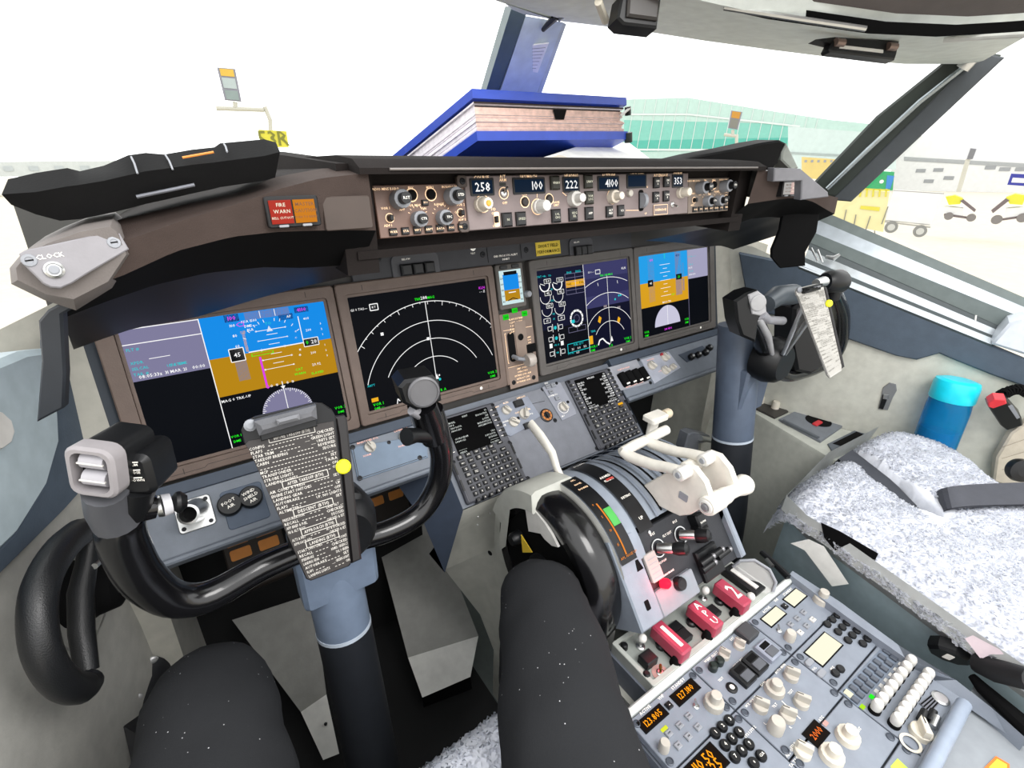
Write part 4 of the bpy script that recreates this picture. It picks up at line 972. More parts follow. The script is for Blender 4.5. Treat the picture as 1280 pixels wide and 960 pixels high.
# left outer housing beside the wheel: light grey hump
HUM=mat('hump_paint','#b7b8b0',.55,bump=.1)
b=MB(); rg=range(-76,-9,4)
def hum(x,dr,r_=rg): return [qa(d,x,QR+dr) for d in r_]
b.loft([hum(-.216,-.03),hum(-.214,.004),hum(-.206,.009),hum(-.125,.009),hum(-.118,.004)],HUM)
b.poly([hum(-.216,-.03)[-1],hum(-.214,.004)[-1],hum(-.206,.009)[-1],hum(-.125,.009)[-1],hum(-.118,.004)[-1],qa(-10,-.118,QR-.01),qa(-10,-.216,QR-.03)],HUM)
f0=[qa(d,-.216,QR-.03) for d in range(-76,-47,4)]; b.loft([[V((p.x,p.y+.01,p.z-.10)) for p in f0],f0],HUM)
b.obj('housing',qt)
# trim wheel with a white stripe, hub and dark well
def wheel(x,w,label):
    fr=FX(x,QY,QZ); bb=MB(); r=.153
    prof=[(r-.040,-w/2+.003),(r-.012,-w/2),(r-.004,-w/2+.003),(r-.001,-.012),(r,0),(r-.001,.012),(r-.010,w/2-.006),(r-.020,w/2),(r-.040,w/2-.003),(r-.046,0),(r-.040,-w/2+.003)]
    bb.lathe(fr,prof,GLOSS,64,cap=False); bb.lathe(fr,[(r-.038,-w/2+.004),(.03,-w/2+.004),(.03,w/2-.006),(r-.038,w/2-.006)],BLACKM,48,cap=False); bb.lathe(fr,[(.035,-w/2),(.035,w/2)],BLACK,24)
    o=bb.obj('trim_wheel',qt,label)
    return o,r
tw,tr=wheel(-.181,.058,'black trim wheel with white stripe')
bb=MB(); fw_=FX(-.2115,QY,QZ); bb.prism(fw_,[fw_.px(*p) for p in ((657,637),(667,636),(681,654),(690,668),(698,684),(690,682),(681,674),(676,667),(661,664))],-.004,.0006,WPL); bb.obj('white_stripe',tw)
bb=MB(); bb.tube([V((-.205,QY+.07,QZ+.03)),V((-.222,QY+.07,QZ+.03)),V((-.228,QY+.07,QZ+.03))],[.014,.014,.010],BLACK,14); bb.obj('crank_handle',tw)
# trim scale: black plate with orange lettering and green band on the arch
def P(d,x,r=QR+.0055): return qa(d,x,r)
def patch(bb,x0,x1,d0,d1,m,r=QR+.0055,n=10): bb.loft([[qa(d0+(d1-d0)*i/n,x0,r) for i in range(n+1)],[qa(d0+(d1-d0)*i/n,x1,r) for i in range(n+1)]],m)
bb=MB(); patch(bb,-.148,-.112,-12,55,BLACK,QR+.0050); patch(bb,-.129,-.113,21,33,mat('green_band','#43a047',.5),QR+.0058,4); patch(bb,-.1335,-.1305,16,50,emi('scale_orange','#ff9a3c',.9),QR+.0058)
for i,s in enumerate(('APL','NOSE','DOWN','0','5','10','15','APL NOSE UP')):
    d=(-8,-3,2,16,25,34,43,51)[i]; f=F(qa(d,-.128,QR+.0060),X,qa(d-3,0)-qa(d+3,0)); bb.text(f,s,0 if i not in(3,4,5,6) else -.012,0,.006,emi('scale_orange','#ff9a3c',.9) if i>2 else LABW,n=.0004)
bb.obj('trim_scale',qt)
# speed brake scale: black arc strip with white lettering
bb=MB(); patch(bb,-.086,-.052,-32,44,BLACK,QR+.003,16)
for d,s,sz in ((-26,'DOWN',.008),(0,'ARMED',.008),(4,'FLIGHT',.007),(20,'DETENT',.006),(36,'UP',.008)):
    f=F(qa(d,-.068,QR+.0034),X,qa(d-3,0)-qa(d+3,0)); bb.text(f,s,0,0,sz,LAB,n=.0006)
f=F(qa(1,-.062,QR+.0034),X,qa(-2,0)-qa(4,0)); bb.rect(f,-.012,.006,-.009,-.004,mat('red_ink','#b5332b',.5),.0005)
bb.obj('speedbrake_scale',qt)
# speed brake lever
xs=-.118
pl=[ax(*p,xs) for p in ((708,614),(703,600),(696,585),(690,566),(676,546),(663,529))]
bb=MB(); bb.tube(pl,[(.009,.0065),(.009,.006),(.0085,.006),(.010,.007),(.013,.007),(.011,.006)],WHITE,14,up=(1,0,0)); 
f=F(pl[3]+V((0,-.012,.004)),X,pl[5]-pl[3]); bb.obj('speedbrake_lever',qt)
bb=MB(); bb.rbox(F(pl[0],X,Y),-.014,.014,-.014,.014,.004,-.006,.004,HUM,.001); bb.obj('lever_boot',qt)
# white thrust levers: bent plates, cross grips, forward reverse levers
def lever(x,first):
    f=FX(x); w=.010
    def pp(px,py,c=crop(640,520,320/1182)): q=ax(*c(px,py),x); return (-(q.y),q.z)
    out=[pp(*p) for p in ((565,345),(660,290),(760,235),(800,215),(850,235),(900,300),(925,370),(925,420),(900,450),(868,430),(830,452),(780,458),(740,440),(690,415),(660,440),(610,410))]
    bb=MB(); bb.prism(F((x,0,0),-Y,Z),out,-w/2,w/2,WHITE,.002)
    o=bb.obj('thrust_lever',qt); return o,pp
l1,pp=lever(-.006,True)
g=ax(885,632,-.012); 
def grip(p0,par,L,end=True):
    bb=MB(); f=F(p0,-Y.cross(X).cross(X) if 0 else Y,Z)   # normal +x
    prof=[(.0152,-.006),(.0168,-.002),(.0168,.030),(.0150,.033),(.0145,.048),(.0118,.060),(.0126,.078),(.0170,.094),(.0182,.104),(.0160,.109)] if end else [(.0205,-.006),(.0215,0),(.0215,L)]
    bb.lathe(f,prof,WHITE,28); return bb.obj('thrust_grip',par)
gr=grip(g,l1,.11)
bb=MB(); f=FX(g.x-.0065,g.y,g.z); bb.lathe(f,[(.0125,0),(.012,.002),(.009,.003),(.008,.001)],WPL,24); bb.lathe(f,[(.0068,.0),(.006,.004),(.004,.005)],mat('button_grey','#77777a',.35),18); bb.obj('grip_button',l1)
# second lever to the right
x2=.062
d=V((x2+.006,0,0))
r2=l1.copy(); COL.objects.link(r2); r2.parent=qt; r2.location=d; WL[r2.name]=WL['throttle_quadrant']+d
g2=V((g.x+.072,g.y+.012,g.z-.006))
# grey label plate on lever
bb=MB(); q=ax(854,621,-.012); f=FX(-.0115,q.y,q.z); bb.rbox(f,-.009,.009,-.007,.007,.002,0,.0008,GREYP); bb.obj('label_plate',l1)
# pivots and reverse levers
def rev(x,par):
    P_=lambda a,b_: ax(*crop(640,520,320/1182)(a,b_),x)
    bb=MB(); pts=[P_(*p) for p in ((795,262),(720,238),(650,225),(590,205),(540,185),(515,165))]
    bb.tube(pts,[.0105,.0095,.010,.0105,.0105,.010],WHITE,14); c=P_(790,262); f=FX(x,c.y,c.z); bb.lathe(f,[(.0115,-.012),(.0115,.012),(.009,.014)],WPL,24); bb.lathe(f,[(.006,.013),(.0045,.0155)],GREYP,14)
    return bb.obj('reverse_lever',par),pts
rv,pts=rev(-.022,l1)
bb=MB(); e=pts[-1]; bb.tube([e+V((-.004,0,0)),e+V((.03,.002,.002)),e+V((.062,.004,.001))],[.010,.0105,.010],WHITE,14); bb.obj('cross_handle',rv)
rv2=rv.copy(); COL.objects.link(rv2); rv2.parent=qt; rv2.location=V((.070,.004,0)); 
ch=rv.children[0].copy(); COL.objects.link(ch); ch.parent=rv2
rv2.name='reverse_lever'
# top right cylinder (lever pivot)
bb=MB(); c=ax(868,580,.05); f=FXp(.02,c.y,c.z); bb.lathe(f,[(.010,0),(.0125,.004),(.0125,.055),(.0105,.060),(.008,.061)],WHITE,24); bb.obj('pivot_cap',qt)
# flap lever, right side
xf=.125
bb=MB(); pl=[ax(815,580,xf),ax(812,560,xf),ax(814,540,xf),ax(819,522,xf)]; bb.tube(pl,[(.008,.013),(.007,.012),(.007,.015),(.009,.017)],WHITE,12,up=(1,0,0)); e=pl[-1]
f=F(e,X,Y); bb.rbox(f,-.024,.026,-.016,.016,.006,-.004,.008,WHITE,.003); o=bb.obj('flap_lever',qt)
bb=MB(); bb.lathe(F(e+V((.026,-.002,.0)),Y,Z),[(.010,0),(.011,.014),(.009,.018)],mat('tan_tip','#cdbfa6',.45),18); bb.obj('lever_tip',o)
# white tabs where the levers enter the slots
for p in ((645,690-0),):
    pass
for (a,c) in ((555,315),(620,285)):
    q=ax(*crop(640,520,320/1182)(a,c),.012 if a<600 else .045); bb=MB(); f=F(q,X,Y); bb.rbox(f,-.010,.010,-.012,.012,.003,-.004,.010,WPL,.002); bb.obj('slot_guard',qt)
# ---- dark aft deck with fuel levers
f0=V((.145,-.478,.70)); 
A0=V((-.055,-.482,.735)); A1=V((.135,-.482,.735)); B0=V((-.055,-.585,.600)); B1=V((.135,-.585,.600))
b=MB()
yd=[-.475,-.5,-.54,-.56]; 
DK=F((0,-.482,.722),X,(0,.085,.105))
b.box(DK,-.100,.135,-.135,.0,-.06,.0,QDK,.002); b.obj('aft_deck',qt)
cq=crop(640,520,320/1182)
def D(x,y): return DK.px(*cq(x,y))
# raised grey blocks: left wedge with horn cutout, right cheek
b=MB(); pts=[(-.150,-.145),(-.100,-.145),(-.100,0),(-.150,0)]; b.box(DK,-.152,-.098,-.140,.012,-.08,.014,QG,.003)
u,v=D(640,600); b.prism(DK,[(-.112,-.02),(-.103,-.052),(-.118,-.052)],.014,.0145,BLACKM); b.rbox(DK,-.128,-.118,-.114,-.098,.002,.014,.0146,BLACKM); b.obj('left_block',qt)
b=MB(); b.box(DK,.135,.150,-.135,.02,-.10,.012,QG,.003); b.obj('right_cheek',qt)
b=MB(); u,v=D(790,720); b.rbox(DK,-.096,.004,-.142,-.098,.004,0,.010,mat('step_grey','#83888f',.5),.002); b.obj('brake_step',qt)
# fuel cut-off levers (ringed sleeves with black tips)
for k,(a,c) in enumerate((((672,610),(745,655)),((775,550),(845,585)))):
    p0=DK.p(*D(*a),.002); 
    u,v=D(*a); bb=MB(); fr=DK.at(u,v,.001); bb.lathe(fr,[(.016,0),(.016,.002),(.014,.002),(.014,0)],METAL,24,cap=False)
    d=(DK.n*.8-Y*.35+X*.45).normalized(); fr=F(p0,Z.cross(d),d.cross(Z.cross(d))); bb.lathe(fr,[(.0095,0),(.0095,.024),(.0085,.028),(.0075,.028)],METAL,18); bb.lathe(fr,[(.010,.028),(.012,.036),(.011,.050),(.006,.054)],BLACK,18); bb.obj('fuel_lever',qt)
    bb=MB(); bb.text(DK,'IDLE',u-.0,v+.026,.006,LAB); bb.text(DK,'CUTOFF',u,v-.024,.005,LAB); bb.obj('lettering',qt)
# stab trim cut-out switches and black guarded toggles at right
for (x,y) in ((840,490),(856,540)):
    u,v=D(x,y); bb=MB(); bb.rbox(DK,u-.012,u+.012,v-.016,v+.016,.003,0,.022,BLACK,.003); bb.text(DK,'NORM',u,v,.005,LAB,n=.0224); bb.obj('guarded_switch',qt)
for (x,y) in ((862,672),(905,640),(940,640),(870,700)):
    u,v=D(x,y); bb=MB(); bb.tube([DK.p(u-.012,v,.014),DK.p(u+.014,v+.004,.022)],[.007,.006],BLACK,12); bb.ball(DK.p(u+.016,v+.004,.023),.0055,mat('tip_grey','#8b8b8e',.3,.6),10,8); bb.obj('toggle_switch',qt)
bb=MB(); u,v=D(905,672); bb.box(DK,u-.03,u+.028,v-.028,v+.028,0,.010,BLACK,.003); bb.obj('switch_block',qt)
# parking brake red light, black knob
bb=MB(); u,v=D(682,772); bb.lathe(DK.at(u,v,.008),[(.0085,0),(.0085,.010),(.006,.014),(.002,.016)],emi('brake_red','#ff1024',5.0),16); pl_=bpy.data.lights.new('brake_glow','POINT'); pl_.energy=.12; pl_.color=(1,.05,.08); pl_.shadow_soft_size=.01; po=bpy.data.objects.new('brake_glow',pl_); COL.objects.link(po); po.location=DK.p(u,v,.036); bb.obj('brake_light',qt,'red lit parking brake light')
bb=MB(); u,v=D(748,772); bb.lathe(DK.at(u,v,.008),[(.012,0),(.012,.008),(.0105,.012),(.006,.011)],BLACK,20); bb.obj('knob',qt)
bb=MB(); u,v=D(636,695); bb.rbox(DK,u-.018,u+.010,v-.022,v+.026,.003,.010,.016,mat('placard_pale','#a39b97',.5),.001)
for i in range(5): bb.line(DK,(u-.013,v+.016-.008*i),(u+.006,v+.016-.008*i),.0012,GREYP,.0164)
bb.obj('placard',qt)
bb=MB(); bb.text(DK,'FLT DET',*D(715,545),.006,LAB,n=.0008); bb.text(DK,'PARKING BRAKE',D(700,735)[0],D(720,712)[1],.0045,LAB,n=.0104); bb.lathe(DK.at(*D(632,537)),[(.004,0),(.003,.002)],METAL,10); bb.obj('lettering',qt)
# ================================================================== pedestal body, side panels, foot panels
t=thing('pedestal_base','pale grey sheet metal pedestal housing under the centre panel','pedestal',(0,-.4,0))
PS=mat('pedestal_side','#b4b4ab',.6,bump=.12,bscale=250); DKS=mat('pedestal_dark_blue','#2e3848',.6)
b=MB()
# left sloping cheek under the captain-side keypad: traced at the pedestal side
a=[ay(583,629,-.205),ay(657,602,-.205)]
c=[ax(552,690,-.27),ax(560,715,-.25)]
p1=FP.p(-.268,LV-.006,0); p2=FP.p(-.105,LV-.006,0); p3=V((-.105,-.19,.55)); p4=V((-.30,-.10,.48))
l0=ax(556,712,-.28); l1_=ax(642,690,-.20); l2=ax(600,768,-.215); l3=ax(655,740,-.19)
b.poly([p1,p4,l0,V((-.19,-.20,.52)),p2],PS); 
b.poly([l0,l2,V((-.185,-.26,.12)),V((-.185,-.35,.45)),V((-.19,-.20,.52))],PS)
b.poly([V((-.185,-.20,.66)),V((-.19,-.20,.52)),V((-.185,-.35,.45)),V((-.185,-.40,.62))],HUM)
# forward dark-blue cheek beside keypad
mA=ax(528,650,-.335); mB=ax(556,716,-.285)
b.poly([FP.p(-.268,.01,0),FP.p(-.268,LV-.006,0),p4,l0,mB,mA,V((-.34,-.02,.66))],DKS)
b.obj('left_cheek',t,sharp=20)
b=MB(); b.box(W,-.185,.185,-.62,-.20,.0,.50,PS,.0); b.obj('core',t)
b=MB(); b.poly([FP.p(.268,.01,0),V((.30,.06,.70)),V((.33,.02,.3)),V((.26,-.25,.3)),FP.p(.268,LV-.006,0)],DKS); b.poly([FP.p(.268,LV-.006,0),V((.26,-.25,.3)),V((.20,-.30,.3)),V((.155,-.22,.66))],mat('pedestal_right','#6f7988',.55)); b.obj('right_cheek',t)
b=MB()
for q in ((595,650),(600,657),(607,657),(632,645)): pass
for w_ in ((.35,.35),(.5,.6),(.62,.4)):
    p=p1.lerp(p2,w_[0]).lerp(l0,w_[1]*.6); b.ball(p+V((-.001,-.003,0)),.0025,METAL,8,6)
b.obj('rivets',t)
bb=MB(); f=F(ax(614,690,-.222),(.3,-.95,0),Z); bb.disc(f,(0,0),.006,BLACKM,.004); bb.obj('hole',t)
# yellow warning triangle and pencil-like pointer by the wheel
bb=MB(); f=F(ax(655,672,-.212),(.2,-.98,0),Z); q=[f.px(*p) for p in ((652,668),(666,690),(654,690))]; bb.prism(f,q,0,.002,mat('yellow_plate','#e0bd3a',.5)); bb.obj('yellow_plate',t)
# kick panel on the floor, left of the pedestal
t=thing('foot_panel','grey sheet metal foot panel with pale lower plate on the floor between column and pedestal','panel',(-.35,.0,0))
b=MB(); kp=[(468,648),(540,636),(557,700),(600,795),(505,838),(490,760)]
z1=.16
q=[az(462,640,.34),az(532,625,.34),az(598,795,.13),az(510,822,.13)]
b.poly([q[3],q[2],q[1],q[0]],mat('foot_panel_grey','#8c8c88',.6,bump=.15,bscale=200)); 
s=[az(510,822,.13),az(598,795,.13),az(602,800,.12),az(585,850,.10),az(528,874,.10)]
b.poly([q[3],az(528,872,.10),az(588,846,.10),q[2]],mat('foot_panel_white','#d4d4cf',.6,bump=.1)); b.poly([az(528,872,.10),az(530,885,.0),az(590,862,.0),az(588,846,.10)],BLACKM)
b.obj('sheet',t,sharp=10)
b=MB()
for p in ((547,713),(578,767),(565,773),(543,784)): b.ball(az(*p,.2 if p[1]<740 else .15),.003,SCREW,8,6)
b.obj('rivets',t)

# second foot panel, left of the column
t=thing('foot_panel','grey foot panel with pale lower plate left of the captain column, partly behind the thigh','panel',(-.62,.05,0))
b=MB(); b.poly([az(376,890,.10),az(408,868,.10),az(392,742,.30),az(290,775,.30)],mat('foot_panel_grey','#8c8c88')); b.poly([az(376,890,.10),az(404,950,.05),az(424,942,.05),az(408,868,.10)],mat('foot_panel_white','#d4d4cf')); b.obj('sheet',t,sharp=10)
b=MB(); b.ball(az(407,905,.09),.004,SCREW,8,6); b.obj('rivet',t)
# ================================================================== aft pedestal with its radio panels
PZ=FZ(.56)
def zp(x,y): return PZ.px(x,y)
t=thing('aft_pedestal','blue grey aft pedestal box with raised tray edge at right','pedestal',(0,-.78,0))
b=MB(); b.box(W,-.242,.246,-1.02,-.632,.0,.545,PEDD); b.box(W,-.175,.175,-.634,-.535,.0,.545,PEDD)
RAIL=mat('rail_light','#cfd3d0',.45)
b.box(W,-.240,.244,-.640,-.628,.545,.566,RAIL,.003); b.obj('box',t)
b=MB()   # right side lip that widens at the rear
lip=[(987,718),(1060,772),(1131,822),(1195,850),(1240,885),(1285,925)]
for (x,y) in (): pass
L=[az(x,y,.575) for x,y in lip]; L2=[az(x,y,.40)*0+V((p.x+.004,p.y,.30)) for (x,y),p in zip(lip,L)]
inner=[V((.243,-.63,.575)),V((.243,-.72,.575)),V((.232,-.82,.575)),V((.225,-.88,.56)),V((.222,-.93,.555)),V((.220,-1.0,.555))]
b.loft([inner,L,L2],PEDP,flip=True); b.obj('side_lip',t)
# armrest-like ridge and tray aft of the audio panel
b=MB(); r0=az(1205,880,.575); r1=az(1155,975,.575); b.tube([r0,r0.lerp(r1,.5),r1],.010,mat('ridge_paint','#8d98a8',.35),14); b.poly([r0,r1,r1+V((-.03,.012,-.012)),r0+V((-.03,.012,-.012))],PEDP); b.obj('ridge',t)
b=MB(); b.poly([V((.0,-1.05,.548)),V((.27,-1.05,.548)),V((.30,-.92,.548)),V((.22,-.92,.548)),V((.05,-.93,.548))],mat('tray_grey','#8d9297',.6)); b.obj('tray',t)
bb=MB(); q=[az(x,y,.5495) for x,y in ((1230,960),(1245,945),(1262,955),(1262,972))]; bb.add([p for p in q],[(0,1,2,3)],mat('orange_sticker','#f07a28',.5)); bb.add([p.lerp(sum(q,V())/4,.3)+V((0,0,.0004)) for p in q],[(0,1,2,3)],mat('yellow_sticker','#f8e23c',.5)); bb.obj('sticker',t)
bb=MB(); q=[az(x,y,.5605) for x,y in ((1113,958),(1122,948),(1135,960),(1125,975))]; bb.add(q,[(0,1,2,3)],mat('lime_sticker','#b8e84a',.5)); bb.obj('sticker',t)
# ---- fire handle panel
ft=thing('fire_handle_panel','grey panel of three red fire handles ahead of the radios','control panel',(0,-.585,.545))
FT=.56
b=MB(); b.box(W,-.168,.168,-.627,-.540,.546,FT,mat('fire_panel_grey','#8f948f',.5,bump=.15),.001); fr=PZ
b.ring(PZ,rrect(-.171,.171,-.630,-.537,.004),rrect(-.163,.163,-.622,-.545,.002),-.02,.007,mat('fire_edge','#a9aca6',.45),.001)
b.obj('face_plate',ft)
cfp=crop(760,680,250/1263)
def FH(x,y,h=.0): return PZ.px(*cfp(x,y),h)
FRED=mat('fire_handle_red','#a63a50',.4)
for s,a,c in (('1',(325,505),(480,665)),('APU',(545,380),(690,500)),('2',(715,240),(865,365))):
    p0=FH(*a,.035); p1_=FH(*c,.035)
    cx=(p0[0]+p1_[0])/2; y0,y1=p1_[1]-.006,p0[1]+.006
    bb=MB(); bb.rbox(PZ,cx-.013,cx+.013,y0,y1,.004,.012,.036,FRED,.003); bb.box(PZ,cx-.008,cx+.008,y0+.012,y1-.012,-.002,.012,BLACKM)
    f=PZ.at(cx,(y0+y1)/2,.0362,0)
    if s=='1': bb.rbox(f,-.0035,.0035,-.022,.022,.001,0,.0004,LAB)
    elif s=='2': bb.text(f,'2',0,0,.044,LAB,n=.0004,wid=.7)
    else:
        for i,ch in enumerate('APU'): bb.text(f,ch,0,.018-.018*i,.018,LAB,n=.0004)
    h=bb.obj('fire_handle',ft)
for (x,y),hh in (((255,720),.016),((435,520),.010),((665,415),.010),((480,570),.012)):
    u,v=FH(x,y,.01); bb=MB(); bb.rbox(PZ,u-.014,u+.012,v-.011,v+.011,.002,0,hh,BLACK,.002); bb.obj('square_button',ft)
for x,y in ((335,650),(525,502),(702,368)):
    u,v=FH(x,y); bb=MB(); bb.lathe(PZ.at(u,v),[(.009,0),(.009,.006),(.006,.008),(.004,.006)],BLACK,18); bb.obj('round_light',ft)
for x,y in ((425,755),(625,595),(800,450)):
    u,v=FH(x,y); bb=MB(); bb.lathe(PZ.at(u,v),[(.010,0),(.009,.008),(.006,.018),(.003,.020)],BLACKM,14); bb.obj('bottle_light',ft)
for x,y in ((205,650),(600,345),(885,385)):
    u,v=FH(x,y); toggle(ft,PZ,u,v,1.3,.3); bb=MB(); bb.ball(PZ.p(u,v,.022),.008,WPL,12,8); bb.obj('toggle_knob',ft)
u,v=FH(330,815); bb=MB(); bb.disc(PZ,(u,v),.014,mat('rose_plate','#b08a84',.5),.001); bb.obj('test_plate',ft); toggle(ft,PZ,u,v,1.1,.2,m=mat('brass','#8a5a2a',.3,.9))
b=MB(); u,v=FH(810,235); b.box(PZ,.128,.160,-.622,-.548,.0,.016,BLACK,.003); b.box(PZ,.136,.146,-.615,-.56,.016,.018,WPL); b.obj('dark_block',ft)
for x,y in ((100,655),(240,838)): bb=MB(); bb.lathe(PZ.at(*FH(x,y)),[(.007,0),(.006,.008),(.004,.010)],BLACK,12); bb.obj('corner_stud',ft)
bb=MB(); u,v=FH(470,365); bb.box(PZ,u-.016,u+.016,v-.005,v+.005,0,.006,GREYP,.001); bb.text(PZ,'TEST',u,v,.006,BLACKM,n=.0064); bb.obj('test_tag',ft)
# ---- panel grid
CX=[(-.240,-.0915),(-.0905,.0725),(.0735,.243)]
def radio(name,col,y0,y1,label,m=PEDP,cat='radio panel'):
    x0,x1=CX[col]; t=thing(name,label,cat,((x0+x1)/2,(y0+y1)/2,.545))
    b=MB(); b.box(PZ,x0+.0008,x1-.0008,y1+.0008,y0-.0008,-.012,0,m,.001)
    for sx in (x0+.008,x1-.008):
        for sy in (y0-.010,y1+.010): 
            f=PZ.at(sx,sy); b.lathe(f,[(.0058,0),(.0058,.0015),(.0045,.002),(.004,.001)],mat('fastener','#4a505a',.4,.3),14)
    b.obj('face_plate',t); return t
def lab(t,items,size=.0055,m=LAB):
    b=MB()
    for (x,y),s in items: b.text(PZ,s,*zp(x,y),size,m,n=.0008)
    b.obj('lettering',t)
def win(t,q,st,m,size,back=BLACK,label=None,two=None):
    """lit window from its pixel corners TL,TR,BR,BL"""
    P_=[zp(*p) for p in q]; u0=(P_[0][0]+P_[3][0])/2; u1=(P_[1][0]+P_[2][0])/2; v1=(P_[0][1]+P_[1][1])/2; v0=(P_[2][1]+P_[3][1])/2
    b=MB(); b.box(PZ,u0-.002,u1+.002,v0-.002,v1+.002,0,.0015,BLACKM); b.rect(PZ,u0,u1,v0,v1,back,.0018)
    if st: b.text(PZ,st,(u0+u1)/2,(v0+v1)/2 if not two else v0+(v1-v0)*.70,size,m,n=.0024,wid=.9)
    if two: b.text(PZ,two,(u0+u1)/2+.01,v0+(v1-v0)*.25,size,m,n=.0024,wid=.9)
    return b.obj('display_window',t,label)
ODK=emi('window_dark','#1c120c',1)
cA=crop(780,780,230/1227)
# captain's communication radio
t=radio('communication_radio',0,-.641,-.722,'radio panel showing amber 123.805 and 127.180 beside the right thigh')
win(t,[cA(*p) for p in ((95,665),(235,540),(290,600),(145,725))],'123.805',E_OR,.013,ODK)
win(t,[cA(*p) for p in ((310,480),(455,372),(500,430),(365,545))],'127.180',E_OR,.013,ODK)
lab(t,[(cA(140,575),'ACTIVE'),(cA(360,400),'STANDBY'),(cA(245,490),'VHF')],.0065)
key(t,'transfer_key',PZ,*zp(*cA(298,548)),.010,.010,.005,BLACK,'-',LAB,.008)
knob(t,PZ,*zp(*cA(595,540)),.0145,.026,KNOB,'dual')
for i,p in enumerate(((298,735),(370,680),(430,620),(360,815),(428,755),(492,692))): key(t,'mode_key',PZ,*zp(*cA(*p)),.0105,.009,.0035,GREYP,('VHF1','VHF2','VHF3','HF1','AM','TEST')[i],BLACKM,.003)
bb=MB(); bb.rbox(PZ,*(lambda p:(p[0]-.006,p[0]+.006,p[1]-.0025,p[1]+.0025))(zp(*cA(268,700))),.001,0,.001,emi('yellow_lamp','#e8f03c',1)); bb.obj('mode_lamp',t)
toggle(t,PZ,*zp(*cA(480,550)),.8,.4); knob(t,PZ,*zp(*cA(262,835)),.008,.018,KNOB,'plain')
# cargo fire panel
cM=cA
t=radio('cargo_fire_panel',1,-.641,-.722,'middle panel with square black guarded switches just behind the fire handles',cat='control panel')
lab(t,[(cA(590,215),'DET SELECT'),(cA(555,240),'NORM'),(cA(720,100),'EXT'),(cA(760,260),'CARGO FIRE'),(cA(645,370),'TEST'),(cA(760,120),'FWD  AFT')],.005)
for p in ((665,215),(765,150)): knob(t,PZ,*zp(*cA(*p)),.0095,.018,KNOB,'ptr',ptr=.3)
for p in ((590,300),(632,262)): bb=MB(); bb.lathe(PZ.at(*zp(*cA(*p))),[(.0075,0),(.0075,.010),(.005,.013)],mat('green_black','#16201c',.3),16); bb.obj('lens_light',t)
for p,mm in (((790,350),BLACK),((868,275),BLACK),((955,190),mat('guard_clear','#8f95a3',.3))):
    u,v=zp(*cA(*p)); bb=MB(); bb.rbox(PZ,u-.0155,u+.0155,v-.0165,v+.0165,.002,0,.010,mm,.002); bb.rbox(PZ,u-.011,u+.011,v-.013,v+.001,.001,.010,.0125,mat('switch_face','#55585e',.4),.001); bb.rbox(PZ,u-.010,u+.010,v+.003,v+.012,.001,.010,.0105,BLACKM); bb.obj('guarded_switch',t)
u,v=zp(*cA(815,70)); bb=MB(); bb.rbox(PZ,u-.016,u+.016,v-.014,v+.014,.002,0,.012,mat('dark_cap','#3a3b3e',.5),.002); bb.obj('square_button',t)
bb=MB(); bb.lathe(PZ.at(*zp(*cA(718,428))),[(.009,0),(.009,.002),(.006,.003)],BLACK,18); bb.disc(PZ,zp(*cA(718,428)),.004,LAB,.0034,seg=12); bb.obj('push_button',t)
# first officer's communication radio (pale windows)
cR_=crop(940,720,.25)
t=radio('communication_radio',2,-.641,-.722,'radio panel with two blank cream windows nearest the right seat')
win(t,[cR_(*p) for p in ((48,215),(120,155),(165,190),(95,258))],'',E_W,.01,E_CREAM); win(t,[cR_(*p) for p in ((160,115),(220,68),(270,100),(208,160))],'',E_W,.01,E_CREAM)
lab(t,[(cR_(72,170),'ACTIVE'),(cR_(178,80),'STANDBY'),(cR_(120,122),'VHF')],.0065)
knob(t,PZ,*zp(*cR_(345,125)),.0145,.026,KNOB,'dual'); knob(t,PZ,*zp(*cR_(185,315)),.009,.018,KNOB,'plain')
key(t,'transfer_key',PZ,*zp(*cR_(162,155)),.010,.010,.005,BLACK,'-',LAB,.008)
for i,p in enumerate(((192,245),(225,215),(257,185),(240,285),(272,252),(302,220))): key(t,'mode_key',PZ,*zp(*cR_(*p)),.0105,.009,.0035,WPL if i in(3,5) else GREYP,('VHF1','VHF2','VHF3','HF1','AM','TEST')[i],BLACKM,.003)
toggle(t,PZ,*zp(*cR_(135,275)),.8,.4)
# navigation radio (left), with keys and amber window
t=radio('navigation_radio',0,-.723,-.86,'radio panel with round keys showing amber 110.50, at the lower edge')
for i in range(3):
    for k in range(3):
        x=700+65*i-47*k; y=648+80*i+43*k
        u,v=zp(*cA(x,y)); bb=MB(); bb.lathe(PZ.at(u,v),[(.0078,0),(.0078,.004),(.0065,.006)],BLACK,18); bb.text(PZ,str(1+3*i+k if 0 else 3*i+3-k),u,v,.007,LAB,n=.0064); bb.obj('round_key',t)
for p,s in (((912,885),'CLR'),((862,935),'0')): u,v=zp(*cA(*p)); bb=MB(); bb.lathe(PZ.at(u,v),[(.0078,0),(.0078,.004),(.0065,.006)],BLACK,18); bb.text(PZ,s,u,v,.005,LAB,n=.0064); bb.obj('round_key',t)
win(t,[cA(*p) for p in ((400,960),(585,800),(700,940),(520,1090))],'110.50',E_OR,.019,ODK,two='25')
